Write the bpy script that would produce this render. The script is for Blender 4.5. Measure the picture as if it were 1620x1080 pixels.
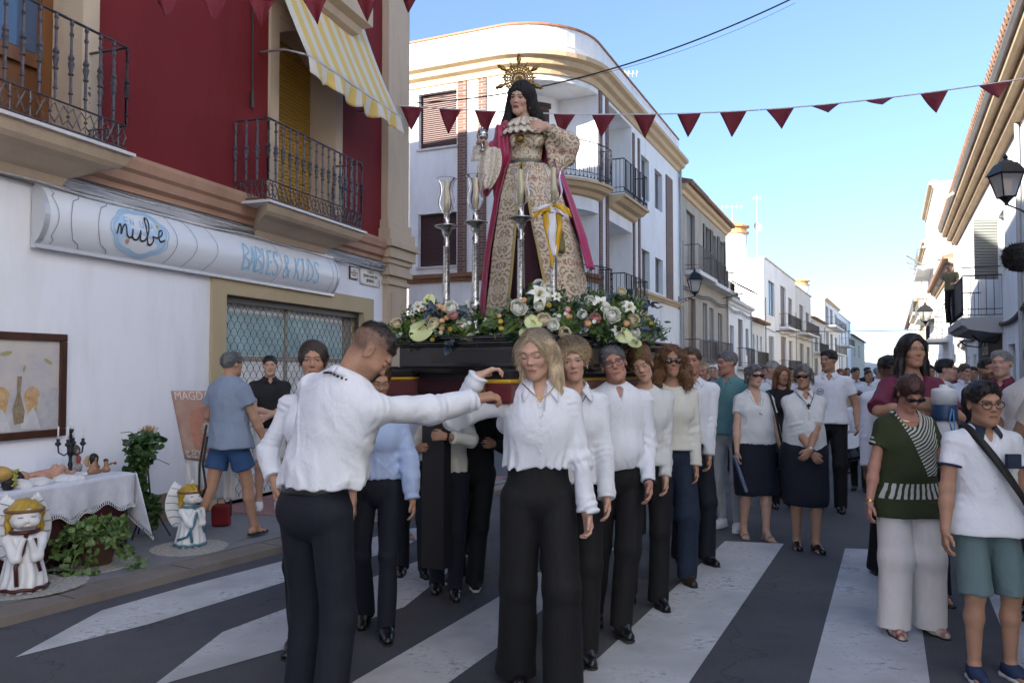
import bpy,bmesh,math,random
import numpy as np
from mathutils import Vector
for _o in list(bpy.data.objects):bpy.data.objects.remove(_o)
R_=math.radians
SC=bpy.context.scene
COL=SC.collection
# ------------------------------------------------------------------ camera
CH=1.55;FPX=1260.0;PITCH=R_(2.05)
cam=bpy.data.objects.new('camera',bpy.data.cameras.new('camera'));COL.objects.link(cam)
cam.location=(0,0,CH);cam.rotation_euler=(R_(90)+PITCH,0,0)
cam.data.lens=28;cam.data.sensor_width=36;cam.data.clip_start=0.05;cam.data.clip_end=3000
SC.camera=cam
# ------------------------------------------------------------------ world and sun
SUN_EL=R_(19);SUN_AZ=math.atan2(-0.80,-0.62)
w=bpy.data.worlds.new("World");SC.world=w;w.use_nodes=True
nt=w.node_tree;nt.nodes.clear()
sky=nt.nodes.new('ShaderNodeTexSky');sky.sky_type='NISHITA';sky.sun_disc=False
sky.sun_elevation=SUN_EL;sky.sun_rotation=SUN_AZ;sky.air_density=0.6;sky.dust_density=0.7;sky.ozone_density=4.5
bg=nt.nodes.new('ShaderNodeBackground');bg.inputs['Strength'].default_value=0.15
gam=nt.nodes.new('ShaderNodeGamma');gam.inputs[1].default_value=0.72
ow=nt.nodes.new('ShaderNodeOutputWorld')
nt.links.new(sky.outputs[0],gam.inputs[0]);nt.links.new(gam.outputs[0],bg.inputs[0]);nt.links.new(bg.outputs[0],ow.inputs[0])
sl=bpy.data.lights.new('sun','SUN');sl.energy=4.6;sl.angle=R_(0.5);sl.color=(1.0,0.93,0.82)
sun=bpy.data.objects.new('sun',sl);COL.objects.link(sun)
_sd=Vector((math.sin(SUN_AZ)*math.cos(SUN_EL),math.cos(SUN_AZ)*math.cos(SUN_EL),math.sin(SUN_EL)))
sun.rotation_euler=_sd.to_track_quat('Z','Y').to_euler();sun.location=(-30,-30,30)
SC.view_settings.view_transform='Standard';SC.view_settings.look='None'
SC.view_settings.exposure=1.92;SC.view_settings.gamma=1.0
SC.cycles.max_bounces=8;SC.cycles.transparent_max_bounces=12
# ------------------------------------------------------------------ pixel helpers: a measured photo point -> world
def ray(u,v):
 x=(u-810)/FPX;y=-(v-540)/FPX
 return np.array([x,math.cos(PITCH)-y*math.sin(PITCH),math.sin(PITCH)+y*math.cos(PITCH)])
def P(u,v,Y):
 r=ray(u,v);k=Y/r[1]
 return np.array([r[0]*k,Y,CH+r[2]*k])
def G(u,v,z=0.0):
 r=ray(u,v);k=(z-CH)/r[2]
 return np.array([r[0]*k,r[1]*k,z])
# ------------------------------------------------------------------ materials
MATS={}
def mat(name,col=(.5,.5,.5),rough=.6,var=0.0,vs=6.0,col2=None,bump=0.0,bs=60.0,metal=0.0,spec=0.5,aniso=None,sss=0.0,vcol=False,trans=0.0,ior=1.45,sheen=0.0,emit=None,detail=4.0,wr=0):
 if name in MATS:return MATS[name]
 m=bpy.data.materials.new(name);m.use_nodes=True
 n=m.node_tree.nodes;l=m.node_tree.links;b=n['Principled BSDF']
 b.inputs['Base Color'].default_value=(*col,1);b.inputs['Roughness'].default_value=rough
 b.inputs['Metallic'].default_value=metal;b.inputs['Specular IOR Level'].default_value=spec
 b.inputs['IOR'].default_value=ior
 if trans:b.inputs['Transmission Weight'].default_value=trans
 if sheen:b.inputs['Sheen Weight'].default_value=sheen
 if sss:
  b.inputs['Subsurface Weight'].default_value=sss;b.inputs['Subsurface Radius'].default_value=(.012,.005,.003);b.inputs['Subsurface Scale'].default_value=1.0
 if emit:b.inputs['Emission Color'].default_value=(*emit[0],1);b.inputs['Emission Strength'].default_value=emit[1]
 tc=n.new('ShaderNodeTexCoord');src=tc.outputs['Object']
 if aniso:
  mp=n.new('ShaderNodeMapping');mp.inputs['Scale'].default_value=aniso;l.new(src,mp.inputs[0]);src=mp.outputs[0]
 cur=None
 if vcol:
  a=n.new('ShaderNodeAttribute');a.attribute_name='Col';cur=a.outputs['Color'];l.new(cur,b.inputs['Base Color'])
 if var or col2:
  no=n.new('ShaderNodeTexNoise');no.inputs['Scale'].default_value=vs;no.inputs['Detail'].default_value=detail;no.inputs['Roughness'].default_value=.6
  l.new(src,no.inputs['Vector'])
  rp=n.new('ShaderNodeMapRange');rp.inputs[1].default_value=.32;rp.inputs[2].default_value=.68;l.new(no.outputs[0],rp.inputs[0])
  mx=n.new('ShaderNodeMix');mx.data_type='RGBA'
  if vcol:
   mx.blend_type='MULTIPLY';mx.inputs['A'].default_value=(1,1,1,1);l.new(cur,mx.inputs['A'])
   mx.inputs['B'].default_value=(1-var,1-var,1-var,1)
  else:
   c2=col2 if col2 else tuple(max(0,c*(1-var))for c in col)
   mx.inputs['A'].default_value=(*col,1);mx.inputs['B'].default_value=(*c2,1)
  l.new(rp.outputs[0],mx.inputs['Factor']);l.new(mx.outputs['Result'],b.inputs['Base Color'])
 if bump:
  n2=n.new('ShaderNodeTexNoise');n2.inputs['Scale'].default_value=bs;n2.inputs['Detail'].default_value=5
  l.new(src,n2.inputs['Vector'])
  bp=n.new('ShaderNodeBump');bp.inputs['Strength'].default_value=min(1,bump);bp.inputs['Distance'].default_value=.01
  l.new(n2.outputs[0],bp.inputs['Height']);l.new(bp.outputs[0],b.inputs['Normal'])
 if wr:
  n3=n.new('ShaderNodeTexNoise');n3.inputs['Scale'].default_value=8;n3.inputs['Detail'].default_value=4;n3.inputs['Distortion'].default_value=.5;m3=n.new('ShaderNodeMapping');m3.inputs['Scale'].default_value=(1.2,1.2,.8);m3.inputs['Rotation'].default_value=(.5,.3,0)
  l.new(tc.outputs['Object'],m3.inputs[0]);l.new(m3.outputs[0],n3.inputs['Vector']);a3=n.new('ShaderNodeMath');a3.operation='MULTIPLY';a3.inputs[1].default_value=1;l.new(n3.outputs[0],a3.inputs[0])
  b3=n.new('ShaderNodeBump');b3.inputs['Strength'].default_value=wr;b3.inputs['Distance'].default_value=.05;l.new(a3.outputs[0],b3.inputs['Height'])
  if bump:l.new(b3.outputs[0],bp.inputs['Normal'])
  else:l.new(b3.outputs[0],b.inputs['Normal'])
 MATS[name]=m
 return m
def nodes_of(m):return m.node_tree.nodes,m.node_tree.links,m.node_tree.nodes['Principled BSDF']
# ------------------------------------------------------------------ objects and tags
LOC={}
def tag(o,label=None,cat=None,group=None,kind=None):
 if label:o['label']=label
 if cat:o['category']=cat
 if group:o['group']=group
 if kind:o['kind']=kind
 return o
def thing(name,label,cat,loc=(0,0,0),group=None):
 o=bpy.data.objects.new(name,None);COL.objects.link(o);o.location=tuple(float(c)for c in loc);o.empty_display_size=.1
 LOC[o.name]=np.array([float(c)for c in loc]);tag(o,label,cat,group);return o
def wloc(o):return LOC.get(o.name,np.zeros(3))if o is not None else np.zeros(3)
def link_mesh(name,me,m,parent=None,smooth=False,label=None,org=None):
 """verts are in world space; the object's origin goes to org (or its parent's origin)"""
 o=bpy.data.objects.new(name,me);COL.objects.link(o)
 base=wloc(parent)if org is None else np.array(org,float)
 if np.any(base):
  n=len(me.vertices);c=np.empty(n*3,np.float32);me.vertices.foreach_get('co',c)
  c=c.reshape(-1,3)-base.astype(np.float32);me.vertices.foreach_set('co',c.ravel())
 LOC[o.name]=base
 if parent is not None:
  o.parent=parent;d=base-wloc(parent);o.location=tuple(float(x)for x in d)
 else:o.location=tuple(float(x)for x in base)
 for mm in(m if isinstance(m,(list,tuple))else[m]):me.materials.append(mm)
 if smooth:me.polygons.foreach_set('use_smooth',[True]*len(me.polygons))
 me.update()
 if label:o['label']=label
 return o
def copy_tree(o,loc=None,rz=0.0,parent=None):
 c=o.copy();COL.objects.link(c);LOC[c.name]=LOC.get(o.name,np.zeros(3)).copy()
 if parent is not None:c.parent=parent
 for ch in list(o.children):copy_tree(ch,None,0,c)
 if loc is not None:c.location=tuple(float(x)for x in loc);LOC[c.name]=np.array(loc,float)
 if rz:c.rotation_euler=(0,0,rz)
 return c
class MB:
 def __init__(s):s.v=[];s.f=[];s.mi=[];s.cm=0
 def add(s,vs,fs):
  b=len(s.v);s.v+=[tuple(float(c)for c in p)for p in vs]
  for f in fs:s.f.append([b+i for i in f]);s.mi.append(s.cm)
  return s
 def quad(s,a,b,c,d):return s.add([a,b,c,d],[[0,1,2,3]])
 def hexa(s,p):
  return s.add(p,[[0,3,2,1],[4,5,6,7],[0,1,5,4],[1,2,6,5],[2,3,7,6],[3,0,4,7]])
 def box(s,x0,x1,y0,y1,z0,z1):
  return s.hexa([(x0,y0,z0),(x1,y0,z0),(x1,y1,z0),(x0,y1,z0),(x0,y0,z1),(x1,y0,z1),(x1,y1,z1),(x0,y1,z1)])
 def prism(s,pts,vec):
  n=len(pts);vec=np.array(vec,float);a=[np.array(p,float)for p in pts];b=[p+vec for p in a]
  return s.add(a+b,[list(range(n))[::-1],list(range(n,2*n))]+[[i,(i+1)%n,n+(i+1)%n,n+i]for i in range(n)])
 def tube(s,pts,r,n=8,closed=False,cap=True):
  pts=[np.array(p,float)for p in pts];N=len(pts)
  rr=r if isinstance(r,(list,tuple,np.ndarray))else[r]*N
  rings=[];up=None
  for i in range(N):
   if closed:t=pts[(i+1)%N]-pts[i-1]
   else:t=pts[min(i+1,N-1)]-pts[max(i-1,0)]
   t=t/(np.linalg.norm(t)+1e-9)
   if up is None:
    up=np.array([0,0,1.0])if abs(t[2])<.9 else np.array([1.0,0,0])
   a=np.cross(t,up);a/=np.linalg.norm(a)+1e-9;up=np.cross(a,t)
   rings.append([pts[i]+rr[i]*(math.cos(2*math.pi*k/n)*a+math.sin(2*math.pi*k/n)*up)for k in range(n)])
  vs=[p for rg in rings for p in rg];fs=[]
  for i in range(N if closed else N-1):
   j=(i+1)%N
   for k in range(n):fs.append([i*n+k,i*n+(k+1)%n,j*n+(k+1)%n,j*n+k])
  if cap and not closed:fs.append(list(range(n)));fs.append([(N-1)*n+k for k in range(n)][::-1])
  return s.add(vs,fs)
 def lathe(s,prof,c=(0,0,0),n=20,ax=None,sx=1.0,sy=1.0):
  c=np.array(c,float);X=np.array([1.0,0,0]);Y=np.array([0,1.0,0]);Z=np.array([0,0,1.0])
  if ax is not None:
   Z=np.array(ax,float);Z/=np.linalg.norm(Z);X=np.cross([0,1,0]if abs(Z[1])<.9 else[1,0,0],Z);X/=np.linalg.norm(X);Y=np.cross(Z,X)
  vs=[c+r*(math.cos(2*math.pi*k/n)*X*sx+math.sin(2*math.pi*k/n)*Y*sy)+z*Z for r,z in prof for k in range(n)]
  fs=[[i*n+k,i*n+(k+1)%n,(i+1)*n+(k+1)%n,(i+1)*n+k]for i in range(len(prof)-1)for k in range(n)]
  fs.append(list(range(n))[::-1]);fs.append([(len(prof)-1)*n+k for k in range(n)])
  return s.add(vs,fs)
 def grid(s,fn,nu,nv):
  vs=[fn(i/nu,j/nv)for i in range(nu+1)for j in range(nv+1)]
  fs=[[i*(nv+1)+j,(i+1)*(nv+1)+j,(i+1)*(nv+1)+j+1,i*(nv+1)+j+1]for i in range(nu)for j in range(nv)]
  return s.add(vs,fs)
 def build(s,name,m,parent=None,smooth=False,label=None,org=None,solid=0,bevel=0,fix=True):
  me=bpy.data.meshes.new(name);me.from_pydata(s.v,[],s.f)
  me.polygons.foreach_set('material_index',s.mi)
  if fix:
   bm=bmesh.new();bm.from_mesh(me);bmesh.ops.recalc_face_normals(bm,faces=bm.faces);bm.to_mesh(me);bm.free()
  o=link_mesh(name,me,m,parent,smooth,label,org)
  if solid:
   md=o.modifiers.new('s','SOLIDIFY');md.thickness=solid;md.offset=0
  if bevel:
   md=o.modifiers.new('b','BEVEL');md.width=bevel;md.segments=2;md.limit_method='ANGLE'
  return o
class Fr:
 """a vertical facade frame: t along it, z up, o outwards"""
 def __init__(s,org,d,out):
  s.o=np.array(org[:2],float);d=np.array(d,float);s.d=d/np.linalg.norm(d)
  s.n=np.array([s.d[1],-s.d[0]])*out
 def p(s,t,z,o=0.0):
  q=s.o+s.d*t+s.n*o;return np.array([q[0],q[1],z])
 def at(s,u,v=585,o=0.0):
  """t, z of a measured photo point lying on the plane at offset o"""
  r=ray(u,v);q0=s.o+s.n*o
  A=np.array([[r[0],-s.d[0]],[r[1],-s.d[1]]]);k,t=np.linalg.solve(A,q0)
  return t,CH+r[2]*k
 def box(s,mb,t0,t1,z0,z1,o0,o1):
  mb.hexa([s.p(t0,z0,o0),s.p(t1,z0,o0),s.p(t1,z0,o1),s.p(t0,z0,o1),s.p(t0,z1,o0),s.p(t1,z1,o0),s.p(t1,z1,o1),s.p(t0,z1,o1)]);return mb
 def profile(s,mb,prof,t0,t1,ends=True,ret=0):
  a=[s.p(t0-ret*o,z,o)for o,z in prof];b=[s.p(t1+ret*o,z,o)for o,z in prof];n=len(prof)
  mb.add(a+b,([list(range(n)),list(range(n,2*n))[::-1]]if ends else[])+[[i,(i+1)%n,n+(i+1)%n,n+i]for i in range(n)]);return mb
def facade(fr,name,m,parent,t0,t1,z0,z1,ops,depth=.22,back=6.0,top=True,label=None):
 """front wall with real openings (ta,tb,za,zb), their reveals, and the rest of the block behind it"""
 ts=sorted({t0,t1,*[o[0]for o in ops],*[o[1]for o in ops]});zs=sorted({z0,z1,*[o[2]for o in ops],*[o[3]for o in ops]})
 ts=[t for t in ts if t0<=t<=t1];zs=[z for z in zs if z0<=z<=z1];mb=MB()
 for i in range(len(ts)-1):
  for j in range(len(zs)-1):
   tm=(ts[i]+ts[i+1])/2;zm=(zs[j]+zs[j+1])/2
   if any(o[0]<tm<o[1]and o[2]<zm<o[3]for o in ops):continue
   mb.quad(fr.p(ts[i],zs[j]),fr.p(ts[i+1],zs[j]),fr.p(ts[i+1],zs[j+1]),fr.p(ts[i],zs[j+1]))
 for o in ops:
  a,b,c,d=o[:4];dp=o[4]if len(o)>4 else depth
  mb.quad(fr.p(a,c),fr.p(a,d),fr.p(a,d,-dp),fr.p(a,c,-dp));mb.quad(fr.p(b,c),fr.p(b,d),fr.p(b,d,-dp),fr.p(b,c,-dp))
  mb.quad(fr.p(a,c),fr.p(b,c),fr.p(b,c,-dp),fr.p(a,c,-dp));mb.quad(fr.p(a,d),fr.p(b,d),fr.p(b,d,-dp),fr.p(a,d,-dp))
  mb.quad(fr.p(a,c,-dp),fr.p(b,c,-dp),fr.p(b,d,-dp),fr.p(a,d,-dp))
 if back:
  mb.quad(fr.p(t0,z0),fr.p(t0,z0,-back),fr.p(t0,z1,-back),fr.p(t0,z1));mb.quad(fr.p(t1,z0),fr.p(t1,z0,-back),fr.p(t1,z1,-back),fr.p(t1,z1))
  mb.quad(fr.p(t0,z0,-back),fr.p(t1,z0,-back),fr.p(t1,z1,-back),fr.p(t0,z1,-back))
  if top:mb.quad(fr.p(t0,z1),fr.p(t1,z1),fr.p(t1,z1,-back),fr.p(t0,z1,-back))
 return mb.build(name,m,parent,label=label,fix=False)
# ------------------------------------------------------------------ implicit surfaces: smooth unions meshed with surface nets
V3=lambda *a:np.array(a,float)
def nrm(v):v=np.array(v,float);return v/(np.linalg.norm(v)+1e-9)
def cap(a,b,ra,rb=None,q=1.0,ax=None,flat=False,m='u',k=.02,qy=None):
 """tapered capsule; q squashes it along the direction ax; flat cuts it square at b"""
 a=np.array(a,float);b=np.array(b,float);rb=ra if rb is None else rb;R=max(ra,rb)+.005
 ab=b-a;L2=float(ab@ab)+1e-12;dr=ab/math.sqrt(L2)
 if ax is not None:
  ax=np.array(ax,float);ax=ax-(ax@dr)*dr;ax=ax/(np.linalg.norm(ax)+1e-9)
 def f(X,Y,Z):
  x=X-a[0];y=Y-a[1];z=Z-a[2]
  t0=(x*ab[0]+y*ab[1]+z*ab[2])/L2;t=np.clip(t0,0,1)
  x=x-t*ab[0];y=y-t*ab[1];z=z-t*ab[2]
  d2=x*x+y*y+z*z
  if q!=1.0:
   c=x*ax[0]+y*ax[1]+z*ax[2];d2=d2+c*c*(1/(q*q)-1)
  r=ra+(rb-ra)*t;d=np.sqrt(d2)-r
  if q<1.0:d=d*(.5+.5*q)
  if flat:d=np.maximum(d,(t0-1)*math.sqrt(L2))
  return d
 return dict(lo=np.minimum(a,b)-R,hi=np.maximum(a,b)+R,f=f,m=m,k=k)
def ell(c,r,Rm=None,m='u',k=.02):
 c=np.array(c,float);r=np.array(r,float)*(np.ones(3)if np.size(r)==1 else 1);Rm=np.eye(3)if Rm is None else Rm
 e=np.sqrt(((Rm*r[None,:])**2).sum(1))+.004
 def f(X,Y,Z):
  x=X-c[0];y=Y-c[1];z=Z-c[2]
  p=[(x*Rm[0,i]+y*Rm[1,i]+z*Rm[2,i])/r[i]for i in range(3)]
  k0=np.sqrt(p[0]**2+p[1]**2+p[2]**2)
  k1=np.sqrt((p[0]/r[0])**2+(p[1]/r[1])**2+(p[2]/r[2])**2)+1e-6
  return k0*(k0-1)/k1
 return dict(lo=c-e,hi=c+e,f=f,m=m,k=k)
def rbox(c,h,Rm=None,r=.01,m='u',k=.01):
 c=np.array(c,float);h=np.array(h,float);Rm=np.eye(3)if Rm is None else Rm;e=np.abs(Rm)@h+r+.003
 def f(X,Y,Z):
  x=X-c[0];y=Y-c[1];z=Z-c[2]
  p=[np.abs(x*Rm[0,i]+y*Rm[1,i]+z*Rm[2,i])-(h[i]-r)for i in range(3)]
  return np.sqrt(np.maximum(p[0],0)**2+np.maximum(p[1],0)**2+np.maximum(p[2],0)**2)+np.minimum(np.maximum(p[0],np.maximum(p[1],p[2])),0)-r
 return dict(lo=c-e,hi=c+e,f=f,m=m,k=k)
def plane(p,n,k=.004):
 p=np.array(p,float);n=nrm(n)
 return dict(lo=None,hi=None,f=lambda X,Y,Z:(X-p[0])*n[0]+(Y-p[1])*n[1]+(Z-p[2])*n[2],m='i',k=k)
def sdf(ops,vox,disp=None):
 us=[o for o in ops if o['m']=='u']
 lo=np.min([o['lo']for o in us],0)-3*vox;hi=np.max([o['hi']for o in us],0)+3*vox
 for o in ops:
  if o['m']=='i' and 'clip' in o:lo=np.maximum(lo,o['clip'][0]-3*vox);hi=np.minimum(hi,o['clip'][1]+3*vox)
 n=np.ceil((hi-lo)/vox).astype(int)+1
 F=np.full(n,.5,np.float32);ax=[(lo[i]+vox*np.arange(n[i])).astype(np.float32)for i in range(3)]
 for o in ops:
  k=o['k']
  if o['lo']is None:sl=[slice(0,n[i])for i in range(3)]
  else:
   sl=[slice(max(0,int((o['lo'][i]-k-2*vox-lo[i])/vox)),min(n[i],int((o['hi'][i]+k+2*vox-lo[i])/vox)+2))for i in range(3)]
   if any(s.stop<=s.start for s in sl):continue
  d=o['f'](ax[0][sl[0]][:,None,None],ax[1][sl[1]][None,:,None],ax[2][sl[2]][None,None,:])
  sl=tuple(sl);a=F[sl]
  if o['m']=='u':
   h=np.maximum(k-np.abs(a-d),0);F[sl]=np.minimum(a,d)-h*h/(4*k)
  elif o['m']=='i':
   F[sl]=np.maximum(a,d)
  else:
   d=-d;h=np.maximum(k-np.abs(a-d),0);F[sl]=np.maximum(a,d)+h*h/(4*k)
 if disp is not None:
  idx=np.nonzero(np.abs(F)<.03)
  pts=np.stack([lo[i]+vox*idx[i]for i in range(3)],1)
  F[idx]+=disp(pts).astype(np.float32)
 return nets(F,lo,vox)
def nets(F,lo,vox):
 S=F<0;S[0]=S[-1]=False;S[:,0]=S[:,-1]=False;S[:,:,0]=S[:,:,-1]=False
 F=np.where(S,F,np.maximum(F,1e-5))
 nx,ny,nz=F.shape
 cnt=np.zeros((nx-1,ny-1,nz-1),np.int8)
 for i in(0,1):
  for j in(0,1):
   for k in(0,1):cnt+=S[i:nx-1+i,j:ny-1+j,k:nz-1+k]
 act=(cnt>0)&(cnt<8);ci=np.argwhere(act)
 idm=np.full(act.shape,-1,np.int32);idm[act]=np.arange(len(ci))
 acc=np.zeros((len(ci),3));num=np.zeros(len(ci));val={}
 for i in(0,1):
  for j in(0,1):
   for k in(0,1):val[(i,j,k)]=F[ci[:,0]+i,ci[:,1]+j,ci[:,2]+k]
 for c0 in val:
  for a in range(3):
   if c0[a]:continue
   c1=list(c0);c1[a]=1;c1=tuple(c1)
   f0=val[c0];f1=val[c1];x=(f0<0)!=(f1<0)
   t=np.where(x,f0/np.where(x,f0-f1,1),0)
   p=np.tile(np.array(c0,float),(len(ci),1));p[:,a]=t
   acc[x]+=p[x];num[x]+=1
 V=(ci+acc/num[:,None])*vox+lo
 Q=[]
 for a in range(3):
  b,c=(a+1)%3,(a+2)%3
  s0=[slice(None)]*3;s1=[slice(None)]*3;s0[a]=slice(0,-1);s1[a]=slice(1,None)
  A=S[tuple(s0)];B=S[tuple(s1)]
  for sgn,msk in((1,A&~B),(-1,~A&B)):
   e=np.argwhere(msk)
   if not len(e):continue
   def cell(db,dc):
    q=e.copy();q[:,b]+=db;q[:,c]+=dc;return idm[q[:,0],q[:,1],q[:,2]]
   q=np.stack([cell(-1,-1),cell(0,-1),cell(0,0),cell(-1,0)],1)
   if sgn<0:q=q[:,::-1]
   Q.append(q)
 return V,np.concatenate(Q)
def np_mesh(name,V,Q):
 me=bpy.data.meshes.new(name);me.vertices.add(len(V));me.vertices.foreach_set('co',V.astype(np.float32).ravel())
 me.loops.add(len(Q)*4);me.loops.foreach_set('vertex_index',Q.astype(np.int32).ravel())
 me.polygons.add(len(Q));me.polygons.foreach_set('loop_start',np.arange(0,len(Q)*4,4,dtype=np.int32))
 me.update(calc_edges=True);me.polygons.foreach_set('use_smooth',np.ones(len(Q),bool));return me
def sdf_obj(name,ops,vox,m,parent=None,xf=None,disp=None,label=None,color=None,org=None):
 try:V,Q=sdf(ops,vox,disp)
 except ValueError:return None
 C=color(V)if color is not None else None
 LASTV[0]=V
 if xf is not None:V=xf(V)
 me=np_mesh(name,V,Q)
 if C is not None:
  a=me.color_attributes.new('Col','FLOAT_COLOR','POINT');a.data.foreach_set('color',np.concatenate([C,np.ones((len(C),1))],1).astype(np.float32).ravel())
 o_=link_mesh(name,me,m,parent,True,label,org);return o_
LASTV=[None]
def sinnoise(Pp,freq,seed,n=7,st=(1,1,1)):
 rs=np.random.RandomState(seed);out=np.zeros(len(Pp));Pq=Pp*np.array(st)
 for i in range(n):
  d=rs.normal(size=3);d/=np.linalg.norm(d);fq=freq*(0.6+.9*rs.rand())
  wv=np.sin(Pq@rs.normal(size=3)*freq*.5+rs.rand()*6)*1.2
  out+=np.sin(Pq@d*fq+rs.rand()*6.28+wv)
 return out/n**.5
def cloth(amp=.004,freq=38,seed=1,st=(1,1,.55)):
 """soft swells with narrow raised creases along their zero lines"""
 def f(Pp):
  a=sinnoise(Pp,freq*.62,seed,6,st);b=sinnoise(Pp,freq*.40,seed+5,5,st);c=sinnoise(Pp,freq*.9,seed+9,6,(st[0],st[1],st[2]*1.4))
  return-amp*(.9*np.exp(-(a/.33)**2)*np.clip(.1+b,0,1.2)+.45*np.exp(-(c/.30)**2)*np.clip(-b,0,1.2))+amp*1.1*b
 return f
# ------------------------------------------------------------------ people
def rx(a):c,s=math.cos(a),math.sin(a);return np.array([[1,0,0],[0,c,-s],[0,s,c]])
def ry(a):c,s=math.cos(a),math.sin(a);return np.array([[c,0,s],[0,1,0],[-s,0,c]])
def rz(a):c,s=math.cos(a),math.sin(a);return np.array([[c,-s,0],[s,c,0],[0,0,1]])
def ik(a,b,l1,l2,pole):
 a=np.array(a,float);b=np.array(b,float);d=b-a;L=np.linalg.norm(d);Lm=(l1+l2)*.998
 if L>Lm:b=a+d/L*Lm;d=b-a;L=Lm
 u=d/L;c=(l1*l1-l2*l2+L*L)/(2*L);h=math.sqrt(max(0,l1*l1-c*c))
 p=np.array(pole,float);p=p-(p@u)*u;p/=np.linalg.norm(p)+1e-9
 return a+u*c+p*h,b
def hand_ops(wr,d,n,s,sg,curl=.35,spread=1.0,thumb=.5):
 """palm, four fingers of unequal length and a thumb; d: along the hand, n: out of the palm"""
 d=nrm(d);n=np.array(n,float);n=nrm(n-(n@d)*d);l=np.cross(d,n)*sg;ops=[]
 wr=np.array(wr,float)
 for o in(-.026,0,.026):
  ops.append(cap(wr+l*o*.55*s,wr+d*.078*s+l*o*s,.019*s,.0145*s,k=.012))
 for o,L,r in((.031,.070,.0085),(.011,.080,.009),(-.010,.075,.0088),(-.030,.058,.0078)):
  p=wr+d*.080*s+l*o*s;a=curl*.7
  for j,(fr_,rr)in enumerate(((.46,1.0),(.30,.93),(.24,.82))):
   q=p+(d*math.cos(a)+n*math.sin(a)+l*o*1.2*spread*(j==0))*L*fr_*s
   ops.append(cap(p,q,r*rr*s*1.04,r*rr*s*.93,k=.004 if j else .008));p=q;a+=curl*(1.25+.12*j)
 p=wr+d*.022*s+l*.024*s;q=p+(d*.55+l*.55+n*thumb)*.042*s
 ops.append(cap(p,q,.0145*s,.0115*s,k=.012));r=q+(d*.85+l*.15+n*thumb*.9)*.032*s
 ops.append(cap(q,r,.0112*s,.0098*s,k=.006));t=r+(d*.95-l*.05+n*thumb*.8)*.022*s
 ops.append(cap(r,t,.0098*s,.008*s,k=.005))
 return ops
def head_ops(H,R,s,fem,age):
 e=lambda c,r,**k:ell(H(*c),np.array(r)*s,R,**k)
 c_=lambda a,b,ra,rb=None,**k:cap(H(*a),H(*b),ra*s,(ra if rb is None else rb)*s,**k)
 j=.84 if fem else 1.0;nf=.82 if fem else .95
 o=[e((0,-.015,.036),(.070 if fem else .074,.094,.082),k=.02),e((0,.03,-.02),(.060*(.91 if fem else 1),.063,.082),k=.03),e((0,.052,-.078),(.033*j,.032,.030),k=.035),c_((-.04*j,.012,-.07),(-.015,.06,-.088),.02*j,.016,k=.03),c_((.04*j,.012,-.07),(.015,.06,-.088),.02*j,.016,k=.03),e((0,.078,-.096),(.016*j,.013,.012),k=.02),c_((-.03,.078,.03),(-.008,.089,.026),.008 if fem else .011,k=.02),c_((.03,.078,.03),(.008,.089,.026),.008 if fem else .011,k=.02),e((-.034,.062,-.022),(.021,.020,.019),k=.025),e((.034,.062,-.022),(.021,.020,.019),k=.025)]
 for x in(-.031,.031):
  o.append(e((x,.104,.008),(.019,.020,.0125),m='s',k=.014));o.append(e((x,.0735,.008),(.0145,.0145,.0125),k=.004))
  o.append(c_((x-.013,.0815,.0155),(x+.013,.0815,.0155),.0042,k=.004))
 o+=[c_((0,.084,.018),(0,.101,-.018),.006*nf,.0095*nf,k=.014),e((0,.105,-.021),(.0098*nf,.009,.008),k=.008),e((-.0115*nf,.0955,-.0245),(.0065,.009,.006),k=.007),e((.0115*nf,.0955,-.0245),(.0065,.009,.006),k=.007),c_((-.016,.084,-.0525),(.016,.084,-.0525),.0065,k=.008),c_((-.013,.086,-.063),(.013,.086,-.063),.0078,k=.006),c_((-.024,.096,-.0578),(.024,.096,-.0578),.0022,m='s',k=.003)]
 for sx in(-1,1):
  o.append(e((sx*.077,-.008,-.002),(.008,.019,.031),k=.006));o.append(e((sx*.0865,.0,.002),(.006,.011,.018),m='s',k=.004))
 return o
HAIRM={}
def hair_mat(key,c1,c2):
 m=mat('hair '+key,c1,.42,col2=c2,vs=9,aniso=(14,14,1.6),bump=.8,bs=26,spec=.45,detail=6);m['c1']=c1;m['c2']=c2;return m
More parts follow.
